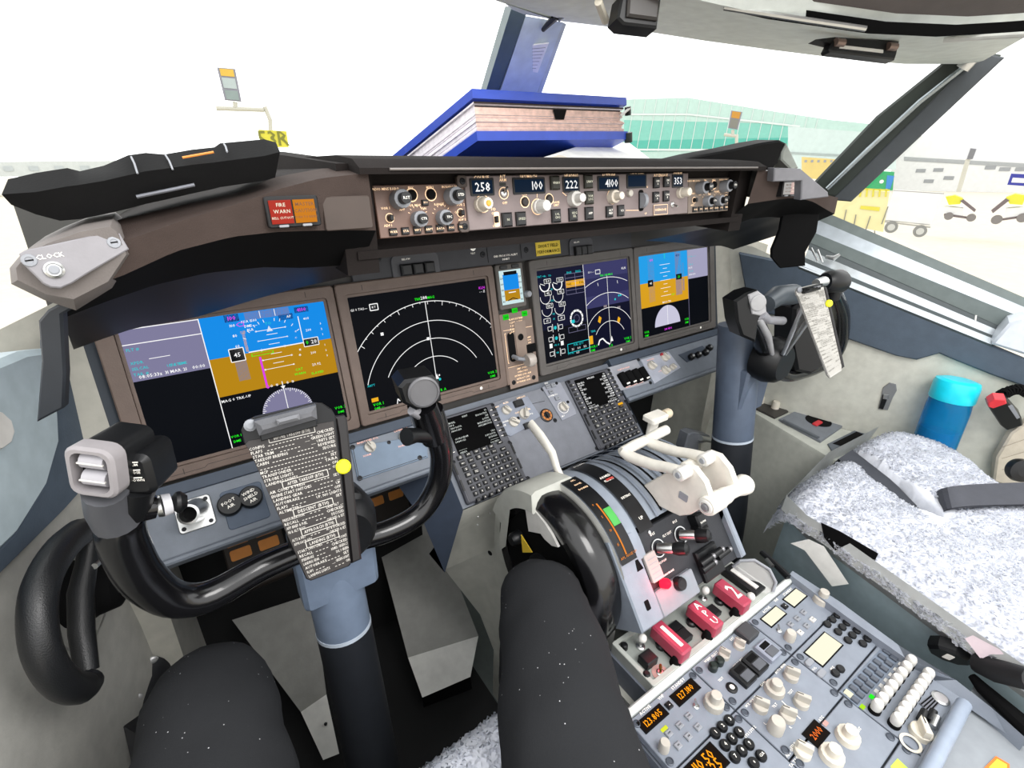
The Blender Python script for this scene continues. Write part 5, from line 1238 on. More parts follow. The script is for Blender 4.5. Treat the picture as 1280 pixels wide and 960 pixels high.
# weather radar panel (middle)
t=radio('radar_panel',1,-.723,-.806,'middle panel with six pale knobs, second behind the fire handles',cat='control panel')
for p,st in (((1000,445),'dual'),((1110,355),'ptr'),((905,560),'ptr'),((1085,622),'ptr'),((1178,532),'ptr'),((1005,705),'plain')): knob(t,PZ,*zp(*cA(*p)),.0115 if st!='dual' else .0145,.022,KNOB,st,ptr=.5)
lab(t,[(cA(1040,300),'AUTO MAN'),(cA(925,400),'GAIN'),(cA(845,520),'WX WX+T'),(cA(1005,545),'TILT'),(cA(1110,455),'TEST'),(cA(940,665),'L'),(cA(1110,690),'R'),(cA(840,720),'SYS 1 SYS 2')],.0052)
bb=MB(); bb.line(PZ,zp(*cA(1050,515)),zp(*cA(1175,635)),.0015,LAB,.001); bb.obj('lettering',t)
# keypad radio with a cream window (right)
t=radio('satellite_radio',2,-.723,-.797,'panel with large cream window and small dark oval keys')
win(t,[cR_(*p) for p in ((268,380),(365,285),(450,350),(345,455))],'',E_W,.01,E_CREAM)
for p in ((375,245),(400,222),(424,200),(428,283),(450,260),(472,238),(478,325),(500,300),(522,277),(552,342),(575,318),(415,490),(440,468)):
    u,v=zp(*cR_(*p)); bb=MB(); bb.lathe(PZ.at(u,v),[(.0066,0),(.0066,.004),(.0055,.0055)],BLACK,16); bb.obj('oval_key',t)
for p in ((285,435),(345,490)): u,v=zp(*cR_(*p)); bb=MB(); bb.rbox(PZ,u-.009,u+.009,v-.005,v+.005,.004,0,.004,GREYP,.001); bb.obj('line_key',t)
lab(t,[(cR_(310,465),'VOL'),(cR_(400,462),'MSG')],.005)
# transponder (middle)
t=radio('transponder_panel',1,-.807,-.885,'panel showing small amber 2000 in a dark window',cat='control panel')
win(t,[cR_(*p) for p in ((262,790),(315,722),(380,790),(322,858))],'2000',emi('glow_deep_orange','#ff7a30',1.2),.0125,ODK,two=None)
for p,st in (((475,810),'dual'),((395,905),'dual'),((250,885),'ptr')): knob(t,PZ,*zp(*cR_(*p)),.0155 if st=='dual' else .012,.022,mat('cream_knob','#d6cfc0',.45),st,ptr=.4)
lab(t,[(cR_(205,850),'STBY'),(cR_(190,880),'ALT OFF'),(cR_(215,925),'TA TA/RA'),(cR_(530,775),'IDENT'),(cR_(345,715),'ATC')],.0055)
bb=MB(); u,v=zp(*cR_(367,738)); bb.rbox(PZ,u-.005,u+.005,v-.003,v+.003,.001,0,.001,mat('rose_plate','#b08a84')); bb.obj('fail_lamp',t)
# audio control panel (right)
t=radio('audio_control_panel',2,-.798,-.925,'audio panel with two long rows of white round knobs, rearmost right',cat='control panel')
bb=MB()
q=[zp(*cR_(*p)) for p in ((440,580),(640,370),(730,430),(530,660))]; bb.prism(PZ,q,0,.001,mat('key_field','#6f7a89',.5))
bb.obj('key_field',t)
for i in range(9):
    for k in range(2):
        x=480+24*i+34*k+0; y=592-26*i+32*k
        u,v=zp(*cR_(x,y)); bb=MB(); bb.rbox(PZ,u-.0045,u+.0045,v-.0055,v+.0055,.001,.001,.005,mat('dark_key','#4c525c',.4) if not(i==0 and k==0) else E_CREAM,.001); bb.obj('mic_key',t)
for row,(a,c,n) in enumerate((((610,675),(778,452),8),((708,745),(865,518),9))):
    for i in range(n):
        x=a[0]+(c[0]-a[0])*i/(n-1); y=a[1]+(c[1]-a[1])*i/(n-1)
        u,v=zp(*cR_(x,y)); bb=MB(); bb.lathe(PZ.at(u,v),[(.0085,0),(.0085,.006),(.007,.0065)],BLACKM,16); bb.lathe(PZ.at(u,v),[(.007,.006),(.0078,.012),(.0078,.019),(.006,.023),(.002,.0238)],WPL,16); bb.obj('volume_knob',t)
bb=MB()
for i in range(9):
    u,v=zp(*cR_(598+24*i,605-27*i)) if i<8 else zp(*cR_(552,655)); bb=MB(); bb.rbox(PZ,u-.004,u+.004,v-.003,v+.003,.001,0,.0013,(E_G,WPL)[i>0] if i<8 else emi('lime_lamp','#b8f020',1)); bb.obj('lamp',t)
q=[zp(*cR_(*p)) for p in ((835,640),(920,575),(965,605),(890,690))]; bb=MB(); bb.prism(PZ,q,0,.002,mat('speaker_plate','#6a6c75',.5)); 
for k in range(4): a=V(q[0]).lerp(V(q[3]),(k+.5)/4); c=V(q[1]).lerp(V(q[2]),(k+.5)/4); bb.line(PZ,a,c,.0018,BLACKM,.0025)
bb.obj('label_grid',t)
bb=MB(); u,v=zp(*cR_(940,615)); bb.lathe(PZ.at(u,v),[(.012,0),(.012,.003),(.009,.004)],METAL,20); bb.obj('jack',t)
u,v=zp(*cR_(840,790)); knob(t,PZ,u,v,.015,.024,mat('cream_knob','#d6cfc0',.45),'ptr',ptr=-.9)
for p in ((845,720),(890,720),(905,750)): u,v=zp(*cR_(*p)); bb=MB(); bb.tube([PZ.p(u-.008,v,.006),PZ.p(u+.010,v+.002,.012)],[.006,.005],BLACK if p[0]<900 else METAL,12); bb.obj('toggle_switch',t)
bb=MB(); u,v=zp(*cR_(790,840)); bb.arc(PZ,(u,v),.012,0,2*PI,.004,mat('cream_knob','#d6cfc0'),.003,20); bb.obj('jack',t)
# blank filler panels
radio('blank_panel',1,-.886,-1.0,'plain blank grey panel behind the transponder at the bottom edge',cat='panel')
# ================================================================== control columns, control wheels, checklists, tiller
def yoke(side):
    MIR[0]=bool(side)
    L='black control wheel on blue grey column in front of the captain, dark checklist clipped on' if not side else 'black control wheel on blue grey column at the empty right seat, pale checklist clipped on'
    base=ay(470,955,-.34); base=V((-.545,-.32,.02))
    t=thing('control_column',L,'control column',base)
    COLP=mat('column_paint','#6f7d91',.4,bump=.05) if not side else mat('column_paint_right','#545f70',.45,bump=.05); COLD=mat('column_lower','#1d2026',.55)
    c=V((-.545,-.335,.86))
    b=MB(); x0=-.545 if not side else -.525; r0=.042 if not side else .052; pts=[V((x0,-.245,.93)),V((x0,-.27,.80)),V((x0,-.30,.62))]; b.tube(pts,[r0,r0,r0],COLP,32); b.obj('column_tube',t)
    b=MB(); b.tube([V((x0,-.2995,.622)),V((x0,-.335,.40)),V((x0,-.36,.12))],[r0+.0005,r0+.002,r0+.008],COLD,32); b.tube([V((x0,-.299,.626)),V((x0,-.3002,.620))],[r0+.0008,r0+.0008],mat('joint_ring','#b9c3cf',.4),32); b.obj('column_sleeve',t)
    b=MB(); b.rbox(FY(-.30,-.545,.735),-.052,.060,-.032,.10,.01,-.02,.022,COLP,.006); b.obj('column_shroud',t)
    b=MB(); b.lathe(FY(-.335,-.545 if not side else -.53,.865),[(.055,-.02),(.058,.01),(.050,.035),(.040,.045)],BLACK,28); b.rbox(FY(-.335,-.545,.865),-.040,.040,-.05,.05,.015,-.01,.030,BLACK,.008); b.obj('hub',t)
    # first officer's wheel, seen from the other side
    if side:
        MIR[0]=False; A=lambda x,y,d: ay(x,y,d)
        pts=[A(1043,366,-.375),(A(1051,392,-.37)),A(1050,425,-.365),A(1040,447,-.36),A(1022,459,-.352),A(1003,466,-.348),A(984,469,-.345),A(968,460,-.342),A(957,438,-.34),A(949,415,-.34),A(941,398,-.34)]
        P_=spline(pts,60); k=[.017,.021,.020,.018,.017,.017,.018,.020,.021,.021,.019]; rad=[]
        for i in range(60):
            q=10*i/59; j=min(int(q),9); rad.append(k[j]+(k[j+1]-k[j])*(q-j))
        b=MB(); b.tube(P_,rad,GLOSS,18); b.obj('wheel_rim',t)
        f=F(A(935,390,-.355),(.86,-.51,0),(.08,.12,.99)); b=MB(); b.prism(f,[f.px(*p) for p in ((917,376),(932,366),(946,362),(955,372),(956,388),(948,402),(944,428),(926,420),(920,402))],-.05,.004,BLACK,.005); hbk=b.obj('horn_block',t)
        b=MB(); b.prism(f,[f.px(*p) for p in ((933,368),(945,363),(954,370),(956,390),(948,394),(938,392))],.004,.008,mat('horn_grey','#9a9a9c',.4),.002); b.lathe(f.at(*f.px(945,378),.008),[(.017,0),(.017,.002),(.015,.003)],mat('disc_pale','#9a9a9b',.4),24); b.obj('disc_button',hbk)
        b=MB(); b.tube([A(950,392,-.37),A(960,400,-.368),A(978,401,-.366)],[.012,.009,.010],mat('trigger_grey','#8b8b90',.35),12); b.tube([A(948,398,-.37),A(960,420,-.365),A(966,446,-.36)],[.007,.008,.005],mat('horn_grey','#9a9a9c'),12); b.obj('trigger',t)
        f=F(A(1044,350,-.385),(.86,-.51,0),(.08,.12,.99)); b=MB(); b.lathe(F(A(1043,352,-.385),(-.3,-.9,0),(0.05,0,1)),[(.021,-.028),(.026,-.02),(.026,.020),(.020,.030)],BLACK,20); b.lathe(F(A(1050,352,-.385),(-.3,-.9,0),(0.05,0,1)),[(.028,.0),(.029,.006),(.026,.012)],mat('switch_bezel','#8b8789'),20); b.obj('trim_switch_head',t)
        b=MB(); b.tube([A(1030,352,-.385),A(1020,354,-.387)],[.012,.009],METAL,12); b.tube([A(1040,372,-.38),A(1043,362,-.382)],[.018,.016],BLACK,12); b.obj('grip_end',t)
        b=MB(); f=F(A(1006,420,-.345),(.86,-.51,0),(.08,.12,.99)); b.prism(f,[f.px(*p) for p in ((986,384),(1000,372),(1022,372),(1026,400),(1028,455),(1008,466),(990,462),(984,430))],-.06,.02,BLACK,.008); b.obj('hub_cover',t)
        b=MB(); b.tube([A(958,380,-.32),A(972,370,-.31),A(992,368,-.305)],[.02,.024,.026],mat('hub_dome','#4a5157',.4),16); b.obj('hub_dome',t)
    else:
        # wheel rim: one swept bar from horn to horn
        A=(lambda x,y,d: ay(x,y,d)) if not side else (lambda x,y,d: ay(x,y,d)+V((.03,0,0)))
        pts=[A(196,634,-.372),A(160,637,-.372),A(150,655,-.37),A(157,685,-.367),A(178,722,-.364),A(215,748,-.36),A(262,745,-.357),A(330,708,-.35),A(395,682,-.345),A(440,676,-.345),A(487,663,-.343),A(525,641,-.34),A(547,606,-.338),A(552,570,-.338),A(546,540,-.338),A(538,512,-.34)]
        P_=spline(pts,70); k=[.011,.017,.021,.022,.022,.020,.018,.0165,.016,.016,.016,.0165,.017,.017,.019,.018]
        rad=[]
        for i in range(70):
            q=15*i/69; j=min(int(q),14); rad.append(k[j]+(k[j+1]-k[j])*(q-j))
        b=MB(); b.tube(P_,rad,GLOSS,18); w=b.obj('wheel_rim',t)
        # left horn: trim switch head with pale square bezel, grip end
        b=MB(); f=F(A(119,588,-.40),(.80,-.58,-.12),(.10,.05,.99)); 
        b.ring(f,rrect(-.021,.021,-.0245,.0245,.011),rrect(-.0155,.0155,-.019,.019,.008),-.010,.006,mat('switch_bezel','#8b8789',.45),.0025)
        b.rbox(f,-.019,.019,-.0225,.0225,.009,-.05,-.006,BLACK,.002); tsh=b.obj('trim_switch_head',t)
        for v in (-.0085,.0085):
            b=MB(); b.lathe(F(f.p(-.010,v,-.003),f.v,f.n),[(.0075,0),(.0075,.020)],mat('rocker','#a9a7ac',.4),18); b.box(f,-.011,.011,v-.0007,v+.0007,.0035,.0055,WPL,.0003); b.obj('trim_rocker',tsh)
        b=MB(); g=F(A(160,590,-.385),(.88,-.46,0),(.10,.05,.99)); b.rbox(g,-.028,.024,-.022,.020,.008,-.035,.008,BLACK,.005)
        for i in range(3): b.rect(g,.004,.016,.0135-.008*i,.0147-.008*i,LAB,.0084); b.text(g,('TRIM','NOSE','DOWN')[i],.011,.0115-.008*i,.0036,LAB,n=.0084)
        b.rect(g,.002,.003,-.006,.0155,LAB,.0084)
        b.obj('switch_body',t)
        b=MB(); b.tube([A(132,612,-.39),A(137,632,-.378),A(148,650,-.372)],[.018,.020,.021],mat('neck_grey','#4a4b4f',.4),16); b.tube([A(172,606,-.385),A(165,640,-.373)],[.016,.015],BLACK,14); b.obj('horn_neck',t)
        b=MB(); b.tube([A(196,634,-.372),A(203,632,-.372)],[.0105,.0115],METAL,16); b.tube([A(203,632,-.372),A(214,629,-.371)],[.0115,.0105],mat('pale_cap','#bcbcc0',.35),16); b.tube([A(214,629,-.371),A(221,628,-.371),A(226,627,-.371),A(234,626,-.371)],[.006,.011,.011,.006],BLACK,14); b.obj('grip_end',t)
        # right horn: black block with grey disc button, trigger stub
        b=MB(); f=F(A(524,489,-.365),(.97,-.22,-.06),(.06,.12,.99)); b.prism(f,[f.px(*p) for p in ((497,483),(505,474),(540,468),(548,476),(551,500),(520,512),(503,503))],-.045,.006,BLACK,.004); hbk=b.obj('horn_block',t)
        b=MB(); b.lathe(f.at(*f.px(528,488),.006),[(.0205,0),(.0205,.003),(.018,.0045),(.0175,.003)],mat('disc_grey','#5c5c5f',.4),28); b.obj('disc_button',hbk)
        b=MB(); b.tube([A(527,505,-.355),A(534,525,-.342),A(543,548,-.339)],[(.020,.017),(.023,.018),(.019,.018)],GLOSS,16); b.tube([A(532,520,-.35),A(522,516,-.358),A(514,513,-.362)],[.010,.008,.006],mat('trigger_grey','#8b8b90',.35),12); b.tube([A(536,543,-.344),A(520,544,-.352),A(508,546,-.358)],[.013,.010,.0125],BLACK,14); b.obj('trigger',t)
    # checklist plate and clip
    if side:
        MIR[0]=False
        f=F(ay(1018,410,-.44),(.86,-.51,0),(.10,.30,.94)); H=quadmap([(300,545),(420,525),(440,705),(385,722)],(0,1,0,1))
        co=[V(f.px(*p)) for p in ((995,366),(1030,360),(1053,461),(1035,467))]
        def E(x,y):
            px,py=crop(300,500,160/668)(x,y); k,l=H(px,py); k=max(-.25,min(1.35,k)); l=max(-.1,min(1.25,l))
            p=(co[3].lerp(co[2],k)).lerp(co[0].lerp(co[1],k),l); return (p.x,p.y)
    else:
        f=F(A(385,620,-.435),(.985,-.17,0),(.06,.34,.94))
        def E(x,y): return f.px(*crop(300,500,160/668)(x,y))
    face=mat('checklist_dark','#2b2726',.45) if not side else mat('checklist_pale','#aeaca6',.45)
    edge=mat('checklist_edge','#161314',.4)
    ol=[E(*p) for p in ((48,255),(20,225),(5,160),(25,115),(75,88),(380,15),(430,18),(480,50),(500,90),(510,180),(582,850),(570,868),(370,945),(345,935))]
    b=MB(); b.prism(f,ol,-.006,0,BLACK if not side else mat('plate_white','#b9b7b2',.4),.001)
    o2=[E(*p) for p in ((48,262),(28,232),(46,212),(110,200),(400,125),(488,110),(500,180),(577,845),(565,862),(370,938),(348,928))]
    b.prism(f,o2,0,.0012,face,.0003)
    b.prism(f,[E(*p) for p in ((497,92),(548,84),(560,100),(636,835),(583,858),(512,180))],-.014,-.001,edge,.002)
    pl=b.obj('checklist_plate',t)
    b=MB(); b.prism(f,[E(*p) for p in ((75,100),(392,18),(398,88),(105,172))],0,.022,mat('clip_grey','#55565a',.5,bump=.2) if not side else BLACK,.005); b.prism(f,[E(*p) for p in ((190,85),(305,55),(310,85),(200,112))],.022,.030,mat('clip_tab','#6b6c70',.5),.003); b.prism(f,[E(*p) for p in ((105,172),(398,90),(402,130),(112,208))],0,.010,BLACK,.001)
    b.lathe(f.at(*E(55,130),0),[(.006,0),(.006,.004),(.003,.006)],GREYP,14); b.obj('clip',t)
    b=MB(); x,y=E(538,345); b.lathe(f.at(x,y,0),[(.0078,0),(.0078,.004),(.006,.006)],mat('yellow_slider','#ecec20',.4),20); b.obj('slider_bead',t)
    if side:
        b=MB(); b.tube([V((.53,-.36,.86)),f.p(*E(300,500),-.006)],.006,METAL,10); b.tube([V((.50,-.38,.90)),f.p(*E(200,350),-.006)],.005,METAL,10); b.obj('bracket',t)
    ink=mat('checklist_ink','#c9c5be',.6,var=0) if not side else mat('grey_ink','#77756f',.6,var=0)
    rows=[('CONFIG','CHECKED'),('FLAPS','__ GREEN LIGHT'),('STAB TRIM','__ UNITS SET'),('TAKEOFF BRIEFING','REVIEWED'),('CABIN','SECURE'),('',''),('MCP','SET'),('TRANSPONDER','TA/RA'),('STROBE LIGHTS','ON'),('LANDING LIGHTS','ON'),('#','AFTER TAKEOFF (BTH)'),('AIR COND & PRESS','SET'),('ENGINE START SWITCHES','__'),('LANDING GEAR','UP'),('AUTOBRAKE','OFF'),('FLAPS','UP, NO LIGHTS'),('ALTIMETERS','SET'),('#','DESCENT (BTH)'),('PRESSURISATION','LAND ALT __'),('RECALL','CHECKED'),('APP BRIEF & FUEL','DISCUSSED'),('N1 & ALT BUGS','CHECKED & SET'),('#','APPROACH (BTH)'),('ALTS & INST','SET & X-CHECKED'),('APPROACH AIDS','CHECKED & SET'),('#','LANDING (BTH)'),('START SWITCHES','CONT'),('RECALL','CHECKED'),('SPEEDBRAKE','ARMED, GREEN LT'),('LANDING GEAR','DN, 3 GREEN'),('AUTOBRAKE','SET'),('FLAPS','__, GREEN LIGHT'),('LANDING LIGHTS','ON')]
    b=MB(); n=len(rows)
    yl=[(48,258),(360,918)]; yr=[(488,148),(572,828)]
    hd=V(E(150,205)); hd2=V(E(388,148))
    mid=(hd+hd2)/2; rot=math.atan2(hd2.y-hd.y,hd2.x-hd.x); 
    def header(p,q,s):
        p=V(p);q=V(q);d=(q-p); m=(p+q)/2; r=math.atan2(d.y,d.x); h=.0036
        nrm=V((-d.y,d.x)).normalized()*h; b.pline(f,[tuple(p-nrm),tuple(q-nrm),tuple(q+nrm),tuple(p+nrm)],.0007,ink,.0016,True); b.text(f,s,m.x,m.y,.0048,ink,n=.0016,rot=r,wid=min(1,d.length/(.0048*len(s)*.72)))
    header(hd,hd2,'BEFORE TAKEOFF (BTH)')
    for i,(a,r_) in enumerate(rows):
        k=i/(n-1); l=V(E(yl[0][0]+(yl[1][0]-yl[0][0])*k,yl[0][1]+(yl[1][1]-yl[0][1])*k)); r=V(E(yr[0][0]+(yr[1][0]-yr[0][0])*k,yr[0][1]+(yr[1][1]-yr[0][1])*k))
        d=r-l; ro=math.atan2(d.y,d.x); W_=d.length
        if a=='#': header(l.lerp(r,.20),l.lerp(r,.84),r_); continue
        sz=.0050*(W_/.105)**.35; sz=.0046 if W_>.09 else .0042
        wd=min(.9,W_*.9/((len(a)+len(r_)+4)*sz*.72))
        if a: b.text(f,a,l.x,l.y,sz,ink,'l',n=.0016,rot=ro,wid=wd); b.text(f,r_,r.x,r.y,sz,ink,'r',n=.0016,rot=ro,wid=wd)
        la=len(a)*sz*.70*wd/W_; ra=len(r_)*sz*.70*wd/W_
        p=l+d*(la+.02); q=r-d*(ra+.02); L_=(q-p)
        if L_.dot(d)>0:
            m_=int(L_.length/.0032)
            for j in range(m_):
                u=p+L_*(j/m_); v=u+d.normalized()*.0019; b.line(f,tuple(u-V((0,.0012))),tuple(v-V((0,.0012))),.0007,ink,.0016)
    b.obj('checklist_text',pl)
yoke(0); yoke(1); MIR[0]=False
# ---- steering tiller on the left side wall
FL=F((-.83,-.05,0),(.22,.75,0),Z)
t=thing('steering_tiller','black crescent steering tiller handle on the left side wall','tiller',FL.p(*FL.px(90,790),0))
def T(x,y,d): return FL.p(*FL.px(x,y,d),d)
RUB=mat('tiller_rubber','#17181a',.4,bump=.2,bscale=700)
pts=[T(111,662,.055),T(100,665,.056),T(75,688,.058),T(52,730,.06),T(47,780,.062),T(57,825,.063),T(80,855,.062),T(103,860,.06),T(111,850,.058)]
b=MB(); b.tube(spline(pts,40),[.010]+[.015]*4+[.017]*30+[.016]*4+[.011],RUB,16); b.obj('tiller_rim',t)
b=MB(); b.tube([T(113,668,.05),T(108,705,.048),T(101,740,.046),T(102,790,.05),T(109,840,.056)],[.011,.012,.014,.0135,.012],RUB,14); b.obj('tiller_grip',t)
b=MB(); u,v=FL.px(112,738,.02); b.lathe(FL.at(u,v,0),[(.045,.0),(.042,.02),(.036,.03),(.030,.055),(.020,.06)],BLACKM,28); b.obj('tiller_hub',t)
b=MB(); u,v=FL.px(75,740,0); b.arc(FL,(u+.04,v-.03),.085,0,2*PI,.003,mat('disc_edge','#8f8f8b',.6),.002,40); b.obj('dial_ring',t)
b=MB(); b.tube([T(118,708,.06),T(136,690,.06)],.004,METAL,10); b.obj('pointer',t)
# ================================================================== cockpit shell
FR=F((.83,-.05,0),(.22,-.75,0),Z)
def RW(x,y,d=0): return FR.p(*FR.px(x,y,d),d)
def LW(x,y,d=0): return FL.p(*FL.px(x,y,d),d)
b=MB(); b.poly([V((-1.3,-2.0,0)),V((1.3,-2.0,0)),V((1.3,.6,0)),V((-1.3,.6,0))],mat('floor_vinyl','#5f6764',.7,bump=.3,bscale=120)); b.obj('floor',kind='structure')
b=MB(); b.rbox(W,-.83,-.19,-.80,.30,.03,.001,.006,mat('floor_shade_black','#111213',.85)); b.obj('floor_shade_sheet',None,'black sheet added on the floor for the shade under the captain column','mat')  # flat black sheet added to darken the floor around the captain column
FW=mat('footwell_shade','#0b0c0e',.9)  # black carries the deep shade of the footwells in its colour
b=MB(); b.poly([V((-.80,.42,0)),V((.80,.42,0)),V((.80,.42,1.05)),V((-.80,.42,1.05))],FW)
for q in (-1,1): b.poly([V((q*.98,.16,0)),V((q*.20,.16,0)),V((q*.20,.16,.80)),V((q*.98,.16,.80))],FW)  # dark sheets added behind the pedals where only shade falls
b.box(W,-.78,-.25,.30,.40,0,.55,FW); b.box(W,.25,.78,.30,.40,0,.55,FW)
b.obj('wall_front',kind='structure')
# left wall: liner, dark trim, light sill
b=MB(); LIN=WALLG
e=lambda u,v,d=0: FL.p(u,v,d)
b.poly([e(-1.6,0),e(.75,0),e(.75,.98),e(-.1,.98),e(-1.6,.98)],LIN); b.obj('wall_left',kind='structure')
b=MB(); b.prism(FL,[FL.px(*p) for p in ((-200,900),(0,706),(70,638),(125,578),(109,549),(84,500),(80,470),(78,425),(50,425),(52,470),(56,555),(40,610),(0,672),(-200,860))],.0,.012,TRIMB,.003); b.obj('trim_1',kind='structure')
b=MB(); b.prism(FL,[FL.px(*p) for p in ((-200,860),(0,674),(40,612),(57,556),(53,470),(46,436),(10,440),(-200,520))],-.01,.018,TRIML,.008); b.obj('trim_2',kind='structure')
b=MB(); f=FL; b.prism(f,[FL.px(*p,.018) for p in ((-30,505),(0,516),(11,526),(15,540),(11,553),(0,561),(-30,570))],.018,.021,WPL,.001); b.obj('sill_plate',None,'white oval plate set in the light sill at the left edge','plate')
# right wall
b=MB(); b.poly([FR.p(-.35,0),FR.p(1.4,0),FR.p(1.4,.86),FR.p(*FR.px(1330,470)),FR.p(*FR.px(1240,433)),FR.p(*FR.px(1000,335)),FR.p(*FR.px(940,308)),FR.p(-.35,1.10)],mat('liner_right','#c3c3b8',.7,bump=.2,bscale=200)); b.obj('wall_right',kind='structure')
b=MB(); pts=[FR.px(*p) for p in ((925,315),(1000,330),(1240,430),(1300,455),(1300,488),(1240,467),(1190,447),(1174,440),(1160,444),(1146,448),(1120,443),(1054,420),(1000,398),(938,388))]
b.prism(FR,pts,.0,.016,TRIMB,.004); b.obj('trim_3',kind='structure')
# side window sill: stepped metal ledges
MS=mat('sill_metal','#bcc2c6',.25,.6); MD=mat('sill_dark','#3e4648',.5); MW=mat('sill_white','#bcc3c8',.3); MG=mat('sill_green_grey','#66706f',.5)
def band(a,c,m,d0,d1):
    n=6; lo=[];hi=[]
    for i in range(n+1):
        k=i/n; p=(a[0][0]+(a[1][0]-a[0][0])*k,a[0][1]+(a[1][1]-a[0][1])*k); q=(c[0][0]+(c[1][0]-c[0][0])*k,c[0][1]+(c[1][1]-c[0][1])*k)
        hi.append(RW(*p,d0)); lo.append(RW(*q,d1))
    b.loft([hi,lo],m)
b=MB()
band(((1020,260),(1290,376)),((1020,274),(1290,388)),MG,-.07,-.065); band(((1020,274),(1290,388)),((1018,291),(1290,402)),mat('sill_white_metal','#a3abb2',.3,.3),-.065,-.05)
band(((1018,291),(1290,402)),((1012,303),(1262,413)),MG,-.05,-.048); band(((1012,303),(1262,413)),((1010,312),(1255,416)),MD,-.05,-.04); band(((1010,312),(1255,416)),((1006,322),(1245,421)),MS,-.035,-.02)
band(((1006,322),(1245,421)),((1003,327),(1243,424)),MD,-.02,-.006); band(((1003,327),(1243,424)),((998,333),(1240,431)),MW,-.004,.018); band(((998,333),(1240,431)),((998,336),(1240,434)),MD,.018,.016)
b.obj('trim_4',kind='structure')
b=MB(); b.tube([RW(1014,310,.0),RW(1022,326,.008)],.003,METAL,8); b.tube([RW(1022,312,.0),RW(1028,328,.008)],.003,METAL,8); b.tube([RW(1032,321,-.01),RW(1042,323,-.01),RW(1050,318,-.01)],[.005,.008,.004],METAL,10); b.tube([RW(1220,394,-.01),RW(1219,401,-.005)],.002,WPL,8); b.obj('window_latch',None,'small bright metal latch at forward end of the right window sill','latch')
# light block at the right end of the sill
b=MB(); b.prism(FR,[FR.px(*p,.03) for p in ((1240,428),(1262,404),(1300,395),(1300,450),(1240,431))],-.05,.03,mat('sill_block','#ccd2da',.4),.006); b.obj('sill_block',None,'pale angular block at the right end of the window sill, frame edge','block')
# ---- window posts, header, overhead
POSTB=mat('post_blue_grey','#cbd8e4',.5,bump=.1); POSTD=mat('post_dark','#566668',.5); POSTK=mat('post_black_green','#28302b',.5); HEAD=mat('header_grey','#d6dcd8',.55,bump=.1)
def pY(x,y,y0=110,d0=.14,y1=20,d1=-.03): return ay(x,y,d0+(d1-d0)*(y-y0)/(y1-y0))
def slabpts(b,pts,m,back):
    n=len(pts); q=[p+back for p in pts]; b.poly(pts,m); b.loft([pts,q],m,close=True); b.poly(q[::-1],m)
b=MB(); slabpts(b,[pY(657,20),pY(597,200),pY(636,212),pY(704,28)],POSTB,V((.02,.05,.01))); slabpts(b,[pY(640,8),pY(590,170),pY(603,172),pY(659,14)],POSTD,V((.02,.05,.01))); 
slabpts(b,[pY(703,28),pY(640,206),pY(645,206),pY(708,30)],mat('post_light_edge','#c3cdd2',.4),V((.01,.03,0))); b.obj('trim_5',kind='structure')
t=thing('placard','white printed placard on the blue grey centre window post','placard',pY(665,80))
f=F(pY(667,72)+V((-.012,-.035,0)),(.93,-.25,-.10),pY(655,100)*-1+pY(675,45)); b=MB(); b.prism(f,[f.px(*p) for p in ((657,56),(686,53),(672,90),(646,87))],0,.002,mat('placard_white','#ffffff',.5),.0005)
for i in range(7):
    k=i/6; p=f.px(660-10*k,60+24*k); q=f.px(682-12*k,58+26*k); b.line(f,p,q,.0012,GREYP,.0025)
b.obj('card',t)
b=MB(); p=pY(685,26)+V((-.02,-.05,0)); b.tube([p,p+V((.02,-.01,.012))],[.012,.012],METAL,14); b.tube([p,pY(676,40)+V((-.01,-.02,0))],[.008,.004],BLACK,10); b.obj('post_clip',None,'small metal ended black clip at the top of the centre window post','clip')
# header beam over the right windshield
hx=lambda x,y,k: ay(x,y,-.05-.36*k)
edge=[(700,26),(760,33),(830,42),(900,53),(980,64),(1060,74),(1130,80),(1215,80)]
top=[(600,-6),(760,-14),(830,-10),(900,6),(980,24),(1080,36),(1180,40),(1300,36)]
low=[ay(x,y,-.05-.36*((x-700)/515)) for x,y in edge]; hi=[ay(x,y,-.22-.33*((x-700)/515)) for x,y in top]
mid=[p.lerp(q,.12)+V((0,-.01,.0)) for p,q in zip(low,hi)]
b=MB(); b.loft([[p+V((.02,.05,.01)) for p in low],low,mid,hi,[p+V((0,-.3,.25)) for p in hi]],HEAD,flip=True)
b.loft([[ay(632,-4,-.08),ay(640,12,-.06),ay(655,18,-.05),ay(690,24,-.05),low[0]],[ay(560,-60,-.2),ay(600,-40,-.2),ay(640,-40,-.2),ay(680,-40,-.2),hi[0]]],HEAD,flip=True)
b.obj('ceiling',kind='structure')
# overhead panel (dark brown grey) with black seam and metal lip
ov=[(893,-4),(897,10),(960,24),(1085,42),(1170,46),(1225,43),(1300,38)]
OV=mat('overhead_panel','#5b5451',.6,bump=.15)
o=[ay(x,y,-.33-.30*((x-893)/400)) for x,y in ov]
b=MB(); b.loft([o,[p+V((0,-.02,.012)) for p in o]],BLACKM,flip=True); o2=[p+V((0,-.03,.02)) for p in o]; b.loft([o2,[p+V((-.05,-.45,.18)) for p in o2]],OV,flip=True); b.poly([o2[0],o[0],o[0]+V((-.05,-.45,.18)),o2[0]+V((-.05,-.45,.18))],OV)
op=b.obj('overhead_panel',None,'dark brown overhead panel edge at the top right','panel')
b=MB(); b.tube([ay(905,9,-.345),ay(1000,24,-.42),ay(1082,36,-.48)],.004,METAL,8); b.obj('edge_strip',op)
b=MB(); b.tube([ay(x,y,-.42-.2*((x-1090)/200)) for x,y in ((1180,50),(1230,46),(1300,42))],.004,mat('seam_white','#d8d8d4',.5),8); b.obj('headliner_seam',op)
